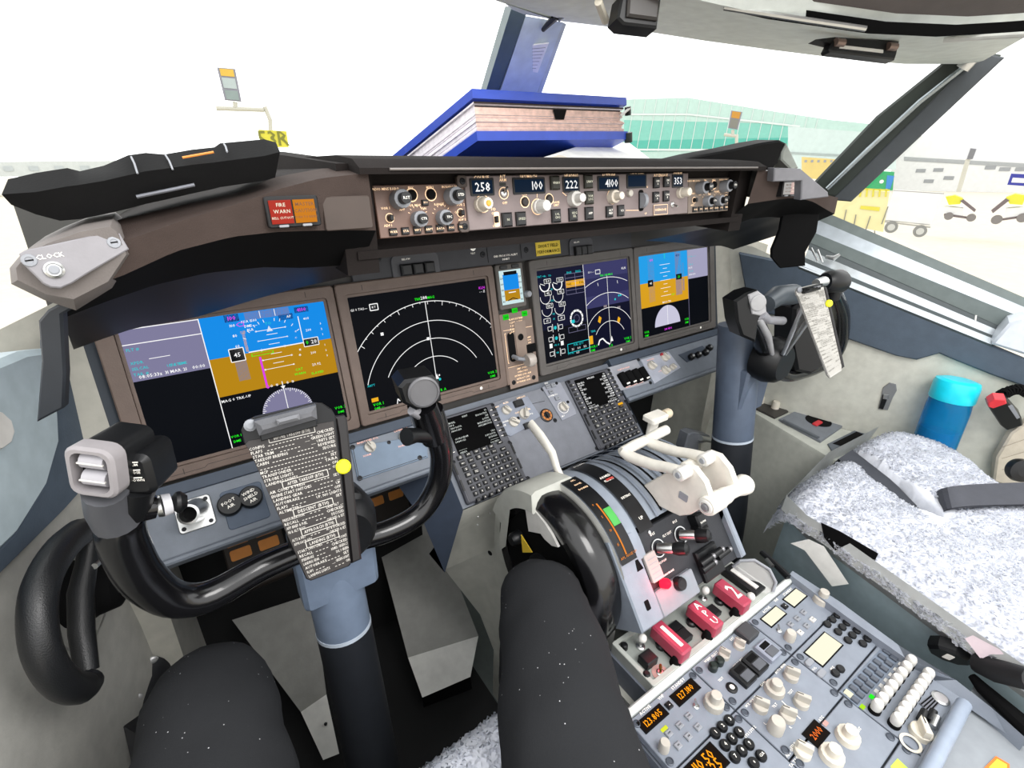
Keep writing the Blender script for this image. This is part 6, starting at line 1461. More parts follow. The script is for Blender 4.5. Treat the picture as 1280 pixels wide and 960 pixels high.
# black lamp box at top centre
t=thing('map_lamp','black square lamp box hanging from the headliner at top centre','lamp',ay(802,20,-.26))
f=F(ay(803,14,-.28),(.95,-.28,.05),(.05,.25,.97)); b=MB(); b.prism(f,[f.px(*p) for p in ((778,-8),(772,22),(780,30),(822,35),(828,-8))],-.03,.0,BLACK,.003); b.prism(f,[f.px(*p) for p in ((784,-8),(782,22),(820,27),(823,-8))],0,.006,mat('lamp_lens','#2a2624',.3),.003); b.obj('housing',t)
b=MB(); b.tube([ay(748,2,-.24),ay(757,26,-.22)],[.006,.006],mat('beige_tab','#c9c3b4',.5),8); b.obj('tab',t)
# sun visor hinge (black) under the header
t=thing('visor_rail','black hinged bracket with bright slot under the headliner, right windshield','bracket',ay(1075,62,-.40))
f=F(ay(1075,60,-.43),(.93,-.33,-.10),(.02,.28,.96)); b=MB(); b.prism(f,[f.px(*p) for p in ((1034,63),(1042,47),(1122,52),(1118,70),(1116,76),(1036,66))],-.012,.004,BLACK,.002); b.prism(f,[f.px(*p) for p in ((1018,50),(1042,47),(1042,56))],-.012,.002,BLACK); b.obj('bracket',t)
b=MB(); b.prism(f,[f.px(*p) for p in ((1046,58),(1100,64),(1100,68),(1046,62))],.004,.006,WPL,.0005); b.obj('slot',t)
for x,y in ((1045,55),(1110,60)): b=MB(); b.tube([f.p(*f.px(x-5,y),.006),f.p(*f.px(x+5,y+1),.006)],.006,mat('copper_grey','#7d6a62',.4,.5),10); b.obj('roller',t)
for x,y in ((998,35),(1158,52)):
    pass
# right window post with rail
b=MB(); b.prism(FR,[FR.px(*p) for p in ((1005,240),(1060,250),(1088,216),(1252,68),(1205,60),(1178,78),(1095,145))],-.045,.0,POSTK,.006); b.prism(FR,[FR.px(*p) for p in ((1040,250),(1064,252),(1256,72),(1225,66))],0,.006,mat('post_grey','#3b4044',.5),.003); b.obj('trim_6',kind='structure')
t=thing('grab_rail','thin silver rail running up the right window post','rail',RW(1036,236,.02))
b=MB(); b.tube([RW(1034,236,.012),RW(1085,187,.012),RW(1150,127,.014),RW(1205,84,.018)],[.006,.0065,.0065,.006],mat('rail_grey','#9aa2a6',.25,.8),12); b.obj('rail',t)
b=MB(); b.tube([RW(1203,86,.02),RW(1212,76,.022),RW(1217,66,.022)],[.014,.015,.012],METAL,14); b.tube([RW(1216,72,.022),RW(1219,60,.022)],.012,BLACK,12); b.obj('rail_fitting',t)
# ---- glass panes
gm=bpy.data.materials.new('window_glass'); gm.use_nodes=True; nt=gm.node_tree; nt.nodes.clear()
on=nt.nodes.new('ShaderNodeOutputMaterial'); mxn=nt.nodes.new('ShaderNodeMixShader'); tr_=nt.nodes.new('ShaderNodeBsdfTransparent'); gl=nt.nodes.new('ShaderNodeBsdfGlossy'); gl.inputs['Roughness'].default_value=.02
tr_.inputs['Color'].default_value=(.97,.985,.975,1); mxn.inputs[0].default_value=.03; nt.links.new(tr_.outputs[0],mxn.inputs[1]); nt.links.new(gl.outputs[0],mxn.inputs[2]); nt.links.new(mxn.outputs[0],on.inputs['Surface'])
b=MB(); b.poly([V((.06,.26,1.15)),pY(648,20)+V((0,.03,0)),V((-.95,-.25,1.75)),V((-.95,-.02,1.12))],gm); b.obj('window_1',kind='structure')
b=MB(); b.poly([pY(640,206)+V((.02,.03,0)),RW(1020,250,-.03),RW(1205,70,-.03),pY(705,22)+V((.02,.03,0))],gm); b.obj('window_2',kind='structure')
b=MB(); b.poly([RW(1050,262,-.055),RW(1300,385,-.055),RW(1400,-60,-.055),RW(1245,62,-.055)],gm); b.obj('window_3',kind='structure')
# ================================================================== seats, person, side console and loose things
FLE=mat('fleece','#e4e7ef',.95,var=.05,scale=60); FLT=mat('fleece_tuft','#e6e9f0',.95,var=.04,scale=80); _nt=FLT.node_tree; _p=_nt.nodes['Principled BSDF']; _o=_nt.nodes['Material Output']; _t=_nt.nodes.new('ShaderNodeBsdfTranslucent'); _t.inputs['Color'].default_value=lin('#eef0f6'); _m=_nt.nodes.new('ShaderNodeMixShader'); _m.inputs[0].default_value=.5
_nt.links.new(_p.outputs[0],_m.inputs[1]); _nt.links.new(_t.outputs[0],_m.inputs[2]); _nt.links.new(_m.outputs[0],_o.inputs['Surface']); FLD=mat('notch_cloth_shade','#3b3e45',.9)
def hsh(x,y): return math.sin(x*57.3+y*91.7)*.5+math.sin(x*131+y*37)*.3+math.sin(x*23-y*71)*.2
def cushion(t,xl,xr,y0,y1,ztop,gr,nx=44,ny=56,tufts=34000,hang=.05,seed=3,vis=None):
    """fleece covered seat pan; xl, xr edge functions of y; gr = (x,y) start, end, half width, depth of the notch"""
    def S(s,k):
        y=y0+(y1-y0)*k; a,c=xl(y),xr(y); x=a+(c-a)*s
        e=abs(2*s-1); z=ztop-.050*max(0,(e-.62)/.38)**2.2
        z-=.085*max(0,1-k/.13)**2.4
        (gx0,gy0),(gx1,gy1),w,d=gr
        q=(y-gy0)/(gy1-gy0); gx=gx0+(gx1-gx0)*max(0,min(1,q)); ww=w*(1.0 if q<.6 else max(.02,1-(q-.6)/.4))
        if q<1:
            r=abs(x-gx)/ww
            if r<1: z-=d*(1-r**4)
            elif r<2: z-=.012*(2-r)
        z+=.004*hsh(x*.6,y*.6)
        return V((x,y,z))
    rows=[[S(i/nx,j/ny) for i in range(nx+1)] for j in range(ny+1)]
    b=MB()
    front=[p+V((0,.006,-hang)) for p in rows[0]]
    full=[front]+rows
    full=[[r[0]+V((-.006,0,-hang))]+r+[r[-1]+V((.006,0,-hang))] for r in full]
    b.loft(full,FLE,flip=True)
    (gx0,gy0),(gx1,gy1),gw,gd=gr
    ra_=[];rb_=[]
    for i in range(11):
        q=i/10; w2=gw*.86*(1.0 if q<.55 else max(.03,1-(q-.55)/.45)); c=V((gx0+(gx1-gx0)*q,gy0+(gy1-gy0)*q,ztop-.030-(.07 if i==0 else 0))); ra_.append(c-V((w2,0,0))); rb_.append(c+V((w2,0,0)))
    gb=MB(); gb.loft([ra_,rb_],FLD); gb.obj('centre_notch',t)  # dark strip puts seat cloth and notch shade into one colour
    rnd=random.Random(seed); vs=[];fs=[];tn=[];nb=len(b.v)
    for n in range(tufts):
        edge=rnd.random()
        if edge<.85: s,k=rnd.random(),rnd.random()**1.3
        else: s,k=rnd.choice((0.0,1.0,rnd.random())),rnd.random()
        p=S(s,k)
        (gx0,gy0),(gx1,gy1),w,d_=gr; q_=(p.y-gy0)/(gy1-gy0); gx=gx0+(gx1-gx0)*max(0,min(1,q_))
        if q_<1.02 and abs(p.x-gx)<w*1.0: continue
        pa=p; pa=S(min(1,s+.01),k); pb=S(s,min(1,k+.01))
        nr=(pa-p).cross(p-pb)
        if nr.length<1e-9: nr=Z.copy()
        nr.normalize()
        if nr.z<0: nr=-nr
        if s in(0.0,1.0): p=p+V(((-.006 if s==0 else .006),0,-hang*rnd.random())); nr=V((-1 if s==0 else 1,0,.1))
        d=(nr*.16+V((rnd.uniform(-1,1),rnd.uniform(-1,1),rnd.uniform(-.1,.3)))*.45+V((.5*hsh(p.x*2,p.y*2),-.55,0))).normalized()
        L=rnd.uniform(.006,.012); q=d.cross(V((rnd.uniform(-1,1),rnd.uniform(-1,1),.3))).normalized()*rnd.uniform(.0012,.0024)
        m_=p+d*L*.55+nr*.0025; e=p+d*L-nr*.002
        if q.cross(m_-p).dot(nr)<0: q=-q
        i=len(vs); tn+=[tuple((nr+V((rnd.uniform(-1,1),rnd.uniform(-1,1),0))*.28).normalized())]*5; vs+=[p-q,p+q,m_+q*.8,m_-q*.8,e]; fs+=[(i,i+1,i+2,i+3),(i+3,i+2,i+4)]
    b.add(vs,fs,FLT)
    o=b.obj('fleece_cover',t,sharp=180); o.data.normals_split_custom_set_from_vertices([(0,0,0)]*nb+tn); return o
SH=mat('seat_shell','#b4b7b5',.6,bump=.15); SB=mat('seat_lower','#a9bcc2',.6,bump=.1)
t=thing('pilot_seat','empty right hand pilot seat with white fleece cover and grey shell','seat',(.6,-.85,0))
def xlF(y): return .345-.10*max(0,min(1,(-.62-y)/.5)) + .06*max(0,(y+.60)/.10)**2
def xrF(y): return .90+.03*math.sin(max(0,min(1,(-.50-y)/.3))*PI)-.10*max(0,(y+.57)/.07)**2-.25*max(0,min(1,(-.68-y)/.35))
cushion(t,xlF,xrF,-.505,-1.12,.675,((.672,-.50),(.525,-.765),.044,.11),nx=80,ny=80,hang=.022)
b=MB()
yy=[-.53-.06*i for i in range(10)]
up=[V((xlF(y)-.004,y,.642)) for y in yy]; md=[V((xlF(y)-.008,y,.605)) for y in yy]; lo=[V((xlF(y)+.035,y,.560)) for y in yy]
b.loft([up,md,lo],SH); fr=[V((xlF(-.53)+.03,-.522,.63)),V((xlF(-.53)+.02,-.515,.60)),V((xlF(-.53)+.05,-.52,.56))]
fr2=[V((.90,-.51,.64)),V((.90,-.50,.59)),V((.90,-.50,.55))]
b.loft([[up[0],md[0],lo[0]],fr,[V((.66,-.49,.63)),V((.66,-.475,.58)),V((.66,-.485,.55))],fr2],SH); b.obj('seat_shell',t)
b=MB(); l0=[V((xlF(y)+.036,y,.562)) for y in yy]; l1=[V((xlF(y)+.085,y+.02,.30)) for y in yy]; l2=[V((xlF(y)+.14,y+.02,.06)) for y in yy]
b.loft([l0,l1,l2],SB); b.loft([[l0[0],l1[0],l2[0]],[V((.9,-.52,.548)),V((.88,-.52,.3)),V((.85,-.52,.06))]],SB); b.obj('seat_base',t)
b=MB(); f=FX(xlF(-.66)-.018,-.66,.575)
o=[az(x,y,.60)*0+ax(x,y,xlF(-.64)-.012) for x,y in ((1026,653),(1050,664),(1098,692),(1093,702),(1075,704),(1048,694),(1030,672))]
b.poly([p for p in o],BLACKM); b.obj('shell_slot',t)
b=MB(); b.ball(ax(1091,726,.335),.004,WPL,8,6); b.obj('screw',t)
# black octagonal knob and lever on the flank
kc=ax(1187,812,.30); f=F(kc,(.35,-.94,0),(-.45,-.25,.86)); b=MB(); b.lathe(f,[(.028,-.01),(.030,0),(.030,.008),(.026,.013)],BLACK,8); b.rbox(f,-.006,.005,-.012,.013,.002,.013,.0136,LAB); b.obj('recline_knob',t)
b=MB(); p=ax(1166,780,.315); b.tube([p,p+V((.012,-.012,0))],.006,BLACK,10); b.obj('knob_pin',t)
# lap belt lying across the fleece
b=MB(); bl=mat('belt_webbing','#3d3f47',.7,bump=.3,bscale=500)
pa=[az(x,y,.695) for x,y in ((1163,622),(1178,612),(1220,607),(1300,604))]; pb=[az(x,y,.690) for x,y in ((1172,646),(1185,638),(1220,634),(1300,632))]
pa[0]=az(1163,622,.63); pb[0]=az(1170,646,.63)
b.loft([spline(pa,14),spline(pb,14)],bl); b.loft([[p+V((0,0,.004)) for p in spline(pa,14)],[p+V((0,0,.004)) for p in spline(pb,14)]],bl); b.obj('lap_belt',t)
# captain's seat under the person: only a corner of its fleece shows
t=thing('pilot_seat','captain seat, corner of white fleece cover showing between the thighs','seat',(-.62,-.95,0))
cushion(t,lambda y:-.86,lambda y:-.32,-.50,-1.15,.60,((-.715,-.50),(-.715,-.95),.170,.35),nx=60,ny=50,tufts=14000,hang=.06,seed=5)
b=MB(); b.box(W,-.84,-.80,-1.15,-.62,.05,.52,SB); b.box(W,-.52,-.34,-1.15,-.63,.05,.50,SB); b.obj('seat_base',t)
# ---- the person in the captain's seat: legs in dark speckled trousers
TRO=bpy.data.materials.new('trouser_cloth'); TRO.use_nodes=True; nt=TRO.node_tree; pb_=nt.nodes['Principled BSDF']; pb_.inputs['Roughness'].default_value=.85; pb_.inputs['Specular IOR Level'].default_value=.08
tc=nt.nodes.new('ShaderNodeTexCoord'); vo=nt.nodes.new('ShaderNodeTexVoronoi'); vo.inputs['Scale'].default_value=105; nt.links.new(tc.outputs['Object'],vo.inputs['Vector'])
cr=nt.nodes.new('ShaderNodeValToRGB'); cr.color_ramp.elements[0].position=.05; cr.color_ramp.elements[0].color=(.75,.75,.78,1); cr.color_ramp.elements[1].position=.085; cr.color_ramp.elements[1].color=(0,0,0,1); nt.links.new(vo.outputs['Distance'],cr.inputs['Fac'])
nz=nt.nodes.new('ShaderNodeTexNoise'); nz.inputs['Scale'].default_value=14; nt.links.new(tc.outputs['Object'],nz.inputs['Vector'])
gt_=nt.nodes.new('ShaderNodeMath'); gt_.operation='GREATER_THAN'; gt_.inputs[1].default_value=.50; nt.links.new(nz.outputs['Fac'],gt_.inputs[0])
mu=nt.nodes.new('ShaderNodeMixRGB'); mu.blend_type='MULTIPLY'; mu.inputs['Fac'].default_value=1; nt.links.new(cr.outputs['Color'],mu.inputs[1]); nt.links.new(gt_.outputs[0],mu.inputs[2])
ad=nt.nodes.new('ShaderNodeMixRGB'); ad.blend_type='ADD'; ad.inputs['Fac'].default_value=.75; ad.inputs[1].default_value=lin('#2a2b2d'); nt.links.new(mu.outputs[0],ad.inputs[2]); nt.links.new(ad.outputs[0],pb_.inputs['Base Color'])
wv=nt.nodes.new('ShaderNodeTexNoise'); wv.inputs['Scale'].default_value=700; nt.links.new(tc.outputs['Object'],wv.inputs['Vector']); bp=nt.nodes.new('ShaderNodeBump'); bp.inputs['Strength'].default_value=.3; bp.inputs['Distance'].default_value=.001; nt.links.new(wv.outputs['Fac'],bp.inputs['Height']); nt.links.new(bp.outputs['Normal'],pb_.inputs['Normal'])
root=thing('person','seated person in dark speckled trousers, knees either side of the control column','person',(-.62,-.9,0))
# joints: pelvis, waist, right leg, left leg (one skinned body)
J=[((-.63,-1.06,.66),(.135,.13)),((-.63,-1.16,.82),(.13,.11)),
   ((-.545,-.98,.675),(.105,.108)),((-.43,-.74,.680),(.096,.104)),((-.338,-.575,.682),(.084,.094)),((-.276,-.478,.684),(.073,.078)),((-.258,-.436,.650),(.064,.066)),
   ((-.285,-.46,.50),(.058,.058)),((-.335,-.56,.28),(.050,.052)),((-.36,-.62,.12),(.052,.055)),((-.36,-.58,.055),(.045,.035)),((-.355,-.46,.04),(.042,.028)),
   ((-.715,-.95,.69),(.105,.105)),((-.748,-.68,.69),(.105,.103)),((-.745,-.50,.69),(.092,.098)),((-.728,-.37,.692),(.077,.080)),((-.722,-.325,.655),(.067,.066)),
   ((-.725,-.33,.48),(.058,.058)),((-.73,-.36,.27),(.050,.052)),((-.73,-.36,.12),(.052,.055)),((-.73,-.30,.055),(.045,.035)),((-.73,-.18,.04),(.042,.028))]
E_=[(0,1),(0,2),(2,3),(3,4),(4,5),(5,6),(6,7),(7,8),(8,9),(9,10),(10,11),(0,12),(12,13),(13,14),(14,15),(15,16),(16,17),(17,18),(18,19),(19,20),(20,21)]
me=bpy.data.meshes.new('body'); base=WL[root.name]; me.from_pydata([V(p)-base for p,_ in J],E_,[]); me.materials.append(TRO)
bo=bpy.data.objects.new('trousers_and_legs',me); COL.objects.link(bo); bo.parent=root; WL[bo.name]=base
sk=bo.modifiers.new('skin','SKIN'); sk.use_smooth_shade=True
for i,(_,r) in enumerate(J): me.skin_vertices[0].data[i].radius=r; me.skin_vertices[0].data[i].use_root=(i==0)
ss=bo.modifiers.new('sub','SUBSURF'); ss.levels=3; ss.render_levels=3
tx=bpy.data.textures.new('folds','CLOUDS'); tx.noise_scale=.075
dm=bo.modifiers.new('folds','DISPLACE'); dm.texture=tx; dm.strength=.016; dm.mid_level=.5; dm.texture_coords='LOCAL'
# bake the body to a plain mesh
dg=bpy.context.evaluated_depsgraph_get(); ev=bo.evaluated_get(dg); nm=bpy.data.meshes.new_from_object(ev); bo.modifiers.clear(); bo.data=nm; nm.polygons.foreach_set('use_smooth',[True]*len(nm.polygons))
if not nm.materials: nm.materials.append(TRO)
# stitched seam and fold ridges on the right thigh
# ---- blue binder on the glareshield
t=thing('ring_binder','thick blue ring binder full of papers on top of the glareshield, by the window post','binder',ay(690,190,.0))
A0=ay(590,112,-.06); A1=ay(783,123,-.02); B0=ay(597,176,-.06); B1=ay(785,174,-.02); E0=ay(482,203,.20)-A0
BL=mat('binder_blue','#2a4bb8',.4,coat=.2); PP=mat('page_pink','#d9b9ad',.8,var=.2,scale=90); PW=mat('page_white','#efeaf0',.8,var=.1,scale=120); DKB=mat('binder_lining','#2d2220',.8)
def row(k,off=0.0,end=0.0):
    p=A0.lerp(B0,k); q=A1.lerp(B1,k); d=(q-p).normalized(); e=E0.normalized(); return p+d*off+e*off, q-d*end+e*off
def slab(b,k0,k1,m,off,end,front=None,thick=1.0):
    p0,q0=row(k0,off,end); p1,q1=row(k1,off,end); e=E0*(1.0)
    vs=[p0,q0,q1,p1,p0+e,q0+e,q1+e,p1+e]
    b.add(vs,[(3,2,1,0)],front or m); b.add(vs,[(0,1,5,4),(1,2,6,5),(2,3,7,6),(3,0,4,7),(4,5,6,7)],m)
b=MB(); slab(b,-.02,.16,BL,0,0); b.obj('cover',t)
b=MB(); slab(b,.80,1.0,BL,0,0); b.obj('cover',t)
b=MB(); rnd=random.Random(2)
ks=[.165+.63*i/16 for i in range(17)]
for i in range(16): slab(b,ks[i],ks[i+1]-.003,PW if i else DKB,.006+rnd.uniform(-.003,.004),.006+rnd.uniform(0,.008),PP if i>2 else DKB)
b.obj('pages',t)
b=MB(); p,q=row(.30,.004); c=p.lerp(q,.50); p2,q2=row(.52,.004); c2=p2.lerp(q2,.50); d=(q-p).normalized()*.012; b.add([c-d*1.4,c+d*1.8,c2+d,c2-d],[(3,2,1,0)],BLACKM); b.obj('divider_tab',t)
b=MB(); p,q=row(.35,0); b.tube([q-d*2.2+V((0,-.004,-.006)),q+V((.004,-.004,.010))],.003,WPL,8); b.obj('elastic_loop',t)
b=MB(); b.tube([q+V((0,0,.012)),q+V((.004,0,-.004))],.007,BLACK,10); b.obj('clasp_end',t)
b=MB(); p,q=row(.93,0); b.tube([q+V((0,0,.008)),q+V((.004,0,-.012))],.009,mat('green_black_cap','#1c2822',.4),12); b.obj('clasp_end',t)
# loose papers under the binder
b=MB(); sp=[ay(x,y,d) for x,y,d in ((675,198,-.10),(738,178,.05),(786,178,.08),(812,198,-.05))]; b.add(sp+[p-V((0,0,.004)) for p in sp],[(0,1,2,3),(7,6,5,4),(0,3,7,4)],mat('paper','#efefe9',.8)); b.obj('loose_paper',None,'white loose paper sheet under the right end of the binder','paper')
b=MB(); sp=[ay(x,y,d) for x,y,d in ((682,199,-.14),(700,193,-.06),(712,198,-.10))]; b.poly(sp,mat('paper_cream','#e2dac6',.8)); b.obj('paper_scrap',None,'small cream folded paper corner in front of the binder','paper')
# ---- right side console
t=thing('side_console','beige side console box with small instrument panels beside the right seat','console',(.9,-.3,0))
CZ=.575; CB=mat('console_beige','#b5b7ae',.65,bump=.12,bscale=200)
top=[az(x,y,CZ) for x,y in ((925,505),(1040,574),(1075,590))]; far=[V((FR.p((-.05-p.y)/.9595,0).x-.004,p.y,CZ)) for p in top]
b=MB(); b.poly([top[0],top[1],top[2],far[2],far[1],far[0]],CB); n=[p+V((-.004,0,-.012)) for p in top]
b.loft([top,n,[V((p.x-.02,p.y,.0)) for p in top]],CB); b.poly([top[0],far[0],V((far[0].x,far[0].y,0)),V((top[0].x,top[0].y,0))],CB); b.obj('console_body',t)
CZF=FZ(CZ)
b=MB(); b.prism(CZF,[CZF.px(*p) for p in ((936,500),(962,498),(985,516),(968,524),(936,508))],0,.006,mat('console_panel_dark','#33302e',.5),.001); b.obj('knob_panel',t)
for p in ((949,505),(968,512)): knob(t,CZF,*CZF.px(*p),.012,.024,mat('cream_knob','#d6cfc0',.45),'plain',n0=.006)
b=MB(); b.prism(CZF,[CZF.px(*p) for p in ((973,526),(1012,507),(1068,524),(1025,554))],0,.008,mat('oxygen_panel','#70757c',.5,bump=.1),.002); b.tube([CZF.p(*CZF.px(1015,510),.010),CZF.p(*CZF.px(1064,524),.010)],.005,mat('hinge_grey','#5b6066',.4),10); b.tube([CZF.p(*CZF.px(978,529),.010),CZF.p(*CZF.px(1022,551),.010)],.005,mat('hinge_grey','#5b6066',.4),10); mbx=b.obj('mask_box',t)
b=MB(); u,v=CZF.px(1022,529); b.lathe(CZF.at(u,v,.008),[(.036,0),(.036,.002),(.030,.001)],BLACKM,28); u2,v2=CZF.px(1019,532); b.rbox(CZF,u2-.02,u2+.018,v2-.012,v2+.004,.004,.009,.014,mat('mask_red','#c22a33',.5),.002); b.obj('mask_port',mbx,'black round recess with red grip')
b=MB(); b.prism(CZF,[CZF.px(*p) for p in ((1034,556),(1072,537),(1088,544),(1066,566),(1040,566))],.001,.004,mat('bin_edge','#596068',.5),.001); b.prism(CZF,[CZF.px(*p) for p in ((1040,556),(1070,541),(1080,545),(1060,562))],.004,.0045,BLACKM); b.obj('bin',t)
# latch on the right wall
t=thing('wall_latch','dark oval latch plate on the beige right wall above the fleece','latch',RW(1108,497,.01))
b=MB(); b.prism(FR,[FR.px(*p) for p in ((1101,497),(1104,484),(1112,478),(1120,480),(1121,488),(1116,497),(1110,512),(1098,511))],0,.004,mat('latch_plate','#77797a',.5),.001); b.obj('plate',t)
b=MB(); b.prism(FR,[FR.px(*p) for p in ((1104,492),(1111,494),(1104,511),(1099,509))],.004,.008,BLACK,.001); b.prism(FR,[FR.px(*p) for p in ((1105,491),(1112,492),(1110,498),(1104,497))],.008,.011,METAL,.001); b.obj('lever',t)
# ---- water bottle: translucent blue body, turquoise cap
t=thing('water_bottle','blue water bottle with turquoise cap standing between right seat and wall','bottle',ay(1175,560,-.70))
bc=FR.px(1188,490,.045); top_=FR.p(*FR.px(1198,476,.05),.05); bot_=top_+V((-.03,-.02,-.30)); ax_=(top_-bot_).normalized(); f=F(bot_,ax_.cross(Y).cross(ax_) if 0 else X-ax_*X.dot(ax_),ax_.cross(X)); 
L=(top_-bot_).length; k=.047
BG=bpy.data.materials.new('bottle_blue'); BG.use_nodes=True; q=BG.node_tree.nodes['Principled BSDF']; q.inputs['Base Color'].default_value=lin('#1f9ad6'); q.inputs['Roughness'].default_value=.08; q.inputs['Transmission Weight'].default_value=.7; q.inputs['IOR'].default_value=1.2
b=MB(); b.lathe(f,[(.04,0),(k*.95,.01),(k,.03),(k,L-.075),(k*.96,L-.055),(k*.93,L-.05)],BG,32,cap=True); b.obj('bottle_body',t)
b=MB(); b.lathe(f,[(k*.98,L-.052),(k*1.03,L-.048),(k*1.03,L-.01),(k*.97,L),(k*.7,L+.004)],mat('cap_turquoise','#17cfe6',.3),36); b.obj('bottle_cap',t)
b=MB(); b.lathe(f,[(k*.75,.01),(k*.75,L*.55)],mat('bottle_water','#0a5f9c',.1),24); b.obj('water',t)
# ---- hand microphone with red key and coiled cord
t=thing('hand_microphone','black hand microphone with red key and coiled cord at the right edge','microphone',RW(1258,525,.05))
f=F(RW(1256,524,.06),(.62,-.78,0.0),(-.35,-.25,.90)); b=MB(); b.prism(f,[f.px(*p) for p in ((1234,506),(1258,500),(1276,520),(1278,530),(1258,536),(1250,530))],-.02,.006,BLACK,.003); b.prism(f,[f.px(*p) for p in ((1259,505),(1264,503),(1274,519),(1270,521))],.006,.007,GREYP); b.obj('case',t)
b=MB(); b.prism(f,[f.px(*p) for p in ((1234,500),(1242,495),(1256,496),(1257,501),(1240,507),(1234,505))],-.01,.010,mat('mic_red','#d8323c',.4),.002); b.obj('talk_key',t)
b=MB(); cpts=[]; c0=RW(1252,493,.05); c1=RW(1275,487,.05); c2=RW(1300,500,.05)
ctr=spline([c0,c1,c2],80)
for i,p in enumerate(ctr):
    a=i*1.1; cpts.append(p+V((.0,math.cos(a)*.010,math.sin(a)*.012)))
b.tube(cpts,.0035,BLACKM,6); b.obj('coiled_cord',t)
# folded strap and round black buckle behind it
b=MB(); f2=F(RW(1258,560,.03),(.62,-.78,0),Z); b.prism(f2,[f2.px(*p) for p in ((1240,600),(1244,570),(1262,540),(1290,520),(1290,600),(1262,606))],-.01,.008,mat('strap_beige','#b3ab9c',.8,bump=.3),.004)
for i in range(3): b.line(f2,f2.px(1250,585-14*i),f2.px(1290,575-16*i),.0015,mat('strap_line','#857d70',.8),.0085)
b.obj('folded_strap',None,'beige folded strap hanging on the right wall below the hand microphone','strap')
b=MB(); f3=F(az(1272,592,.66)+V((0,0,.01)),(.7,-.7,0),(.2,.2,.9)); b.lathe(f3,[(.026,-.008),(.028,0),(.026,.010),(.012,.013)],BLACK,24); b.obj('belt_buckle',None,'round black belt buckle on right end of the fleece at the frame edge','buckle')
# ---- papers by the right seat
b=MB(); sp=[ax(x,y,.325) for x,y in ((1006,688),(1030,683),(1061,730),(1040,733))]; b.poly(sp,mat('paper','#efefe9',.8)); b.poly([sp[0],sp[1],sp[1]+V((.0,.03,-.004)),sp[0]+V((0,.03,-.004))],mat('paper','#efefe9')); b.obj('paper_slip',None,'white paper slip hanging between the pedestal and the front of right seat','paper')
b=MB(); sp=[ax(x,y,.27) for x,y in ((1206,798),(1216,794),(1250,812),(1255,818),(1238,818),(1226,824))]; b.poly(sp,mat('paper_pink','#e6d4da',.8)); b.obj('paper_slip',None,'pinkish folded paper tucked beside the black knob of right seat','paper')
b=MB(); p0=ax(1222,828,.28); b.tube([p0,ax(1245,838,.27),ax(1290,850,.25)],[.016,.018,.016],mat('pouch_black','#151517',.6),12); b.tube([ax(1215,845,.28),ax(1228,860,.27),ax(1290,915,.25)],[.006,.010,.014],BLACKM,10); b.obj('stowage_pouch',None,'black pouch and strap below the pink paper beside right seat','pouch')
# clear plastic cover and black clip ahead of the right radio column
t=thing('plastic_cover','clear curled plastic cover right of the fire handles','cover',V((.22,-.57,.545)))
cg=bpy.data.materials.new('clear_plastic'); cg.use_nodes=True; q=cg.node_tree.nodes['Principled BSDF']; q.inputs['Base Color'].default_value=(.8,.8,.78,1); q.inputs['Alpha'].default_value=.35; q.inputs['Roughness'].default_value=.15
b=MB(); c=az(945,725,.57); b.tube([az(916,708,.58),az(925,701,.60),az(943,700,.605),az(962,712,.60),az(970,728,.585),az(966,740,.57)],.003,GREYP,8); b.obj('rim',t)
b=MB(); b.poly([az(916,708,.578),az(925,701,.598),az(943,700,.603),az(962,712,.598),az(970,728,.583),az(966,740,.568),az(940,745,.565),az(920,725,.57)],cg); b.obj('film',t)
b=MB(); b.tube([az(952,690,.57),az(968,704,.57),az(986,722,.57)],[.006,.006,.007],BLACK,10); b.tube([az(958,699,.575),az(966,708,.575)],.004,METAL,8); b.obj('black_clip',None,'black bar clip lying right of the clear plastic cover','clip')
# pedal-side mechanism right of the column foot
t=thing('pedal_bracket','small grey metal bracket at the foot of the right column','bracket',ay(865,570,-.2))
b=MB(); f=F(ay(866,565,-.22),X,Z); b.prism(f,[f.px(*p) for p in ((856,560),(861,543),(868,540),(888,545),(890,552),(874,555),(872,590),(858,590))],-.03,.0,mat('bracket_grey','#6c7076',.4,.3),.003); b.tube([f.p(*f.px(874,547),.004),f.p(*f.px(892,550),.004)],.008,METAL,10); b.obj('plate',t)
# floor clutter beside the left thigh
t=thing('floor_bag','dark crumpled bag with pale flecks beside the left thigh on the floor','bag',az(165,880,.3))
b=MB(); p=[az(205,812,.45),az(185,850,.42),az(160,890,.42),az(140,920,.42),az(130,960,.44)]; b.tube(p,[(.02,.03),(.035,.05),(.045,.06),(.05,.07),(.055,.07)],mat('bag_black','#14151a',.5,bump=.4,bscale=60),14); b.obj('bag',t)
b=MB()
for x,y,s in ((190,825,.010),(171,872,.009),(139,937,.008)): b.ball(az(x,y,.47),(s,s*.5,s*.8),mat('bag_silver','#c9c9c9',.3,.5),8,6)
b.obj('silver_fleck',t)
_mat=mat
def xmat(n,c,r=.7,**k):
    n='outside_'+n
    if n in MATS: return MATS[n]
    l=[x*.66 for x in lin(c)[:3]]
    s_=tuple((x*12.92 if x<.0031308 else 1.055*x**(1/2.4)-.055) for x in l)
    k.pop('emit',None); k.setdefault('var',.04); k.setdefault('scale',2); return _mat(n,s_,r,**k)
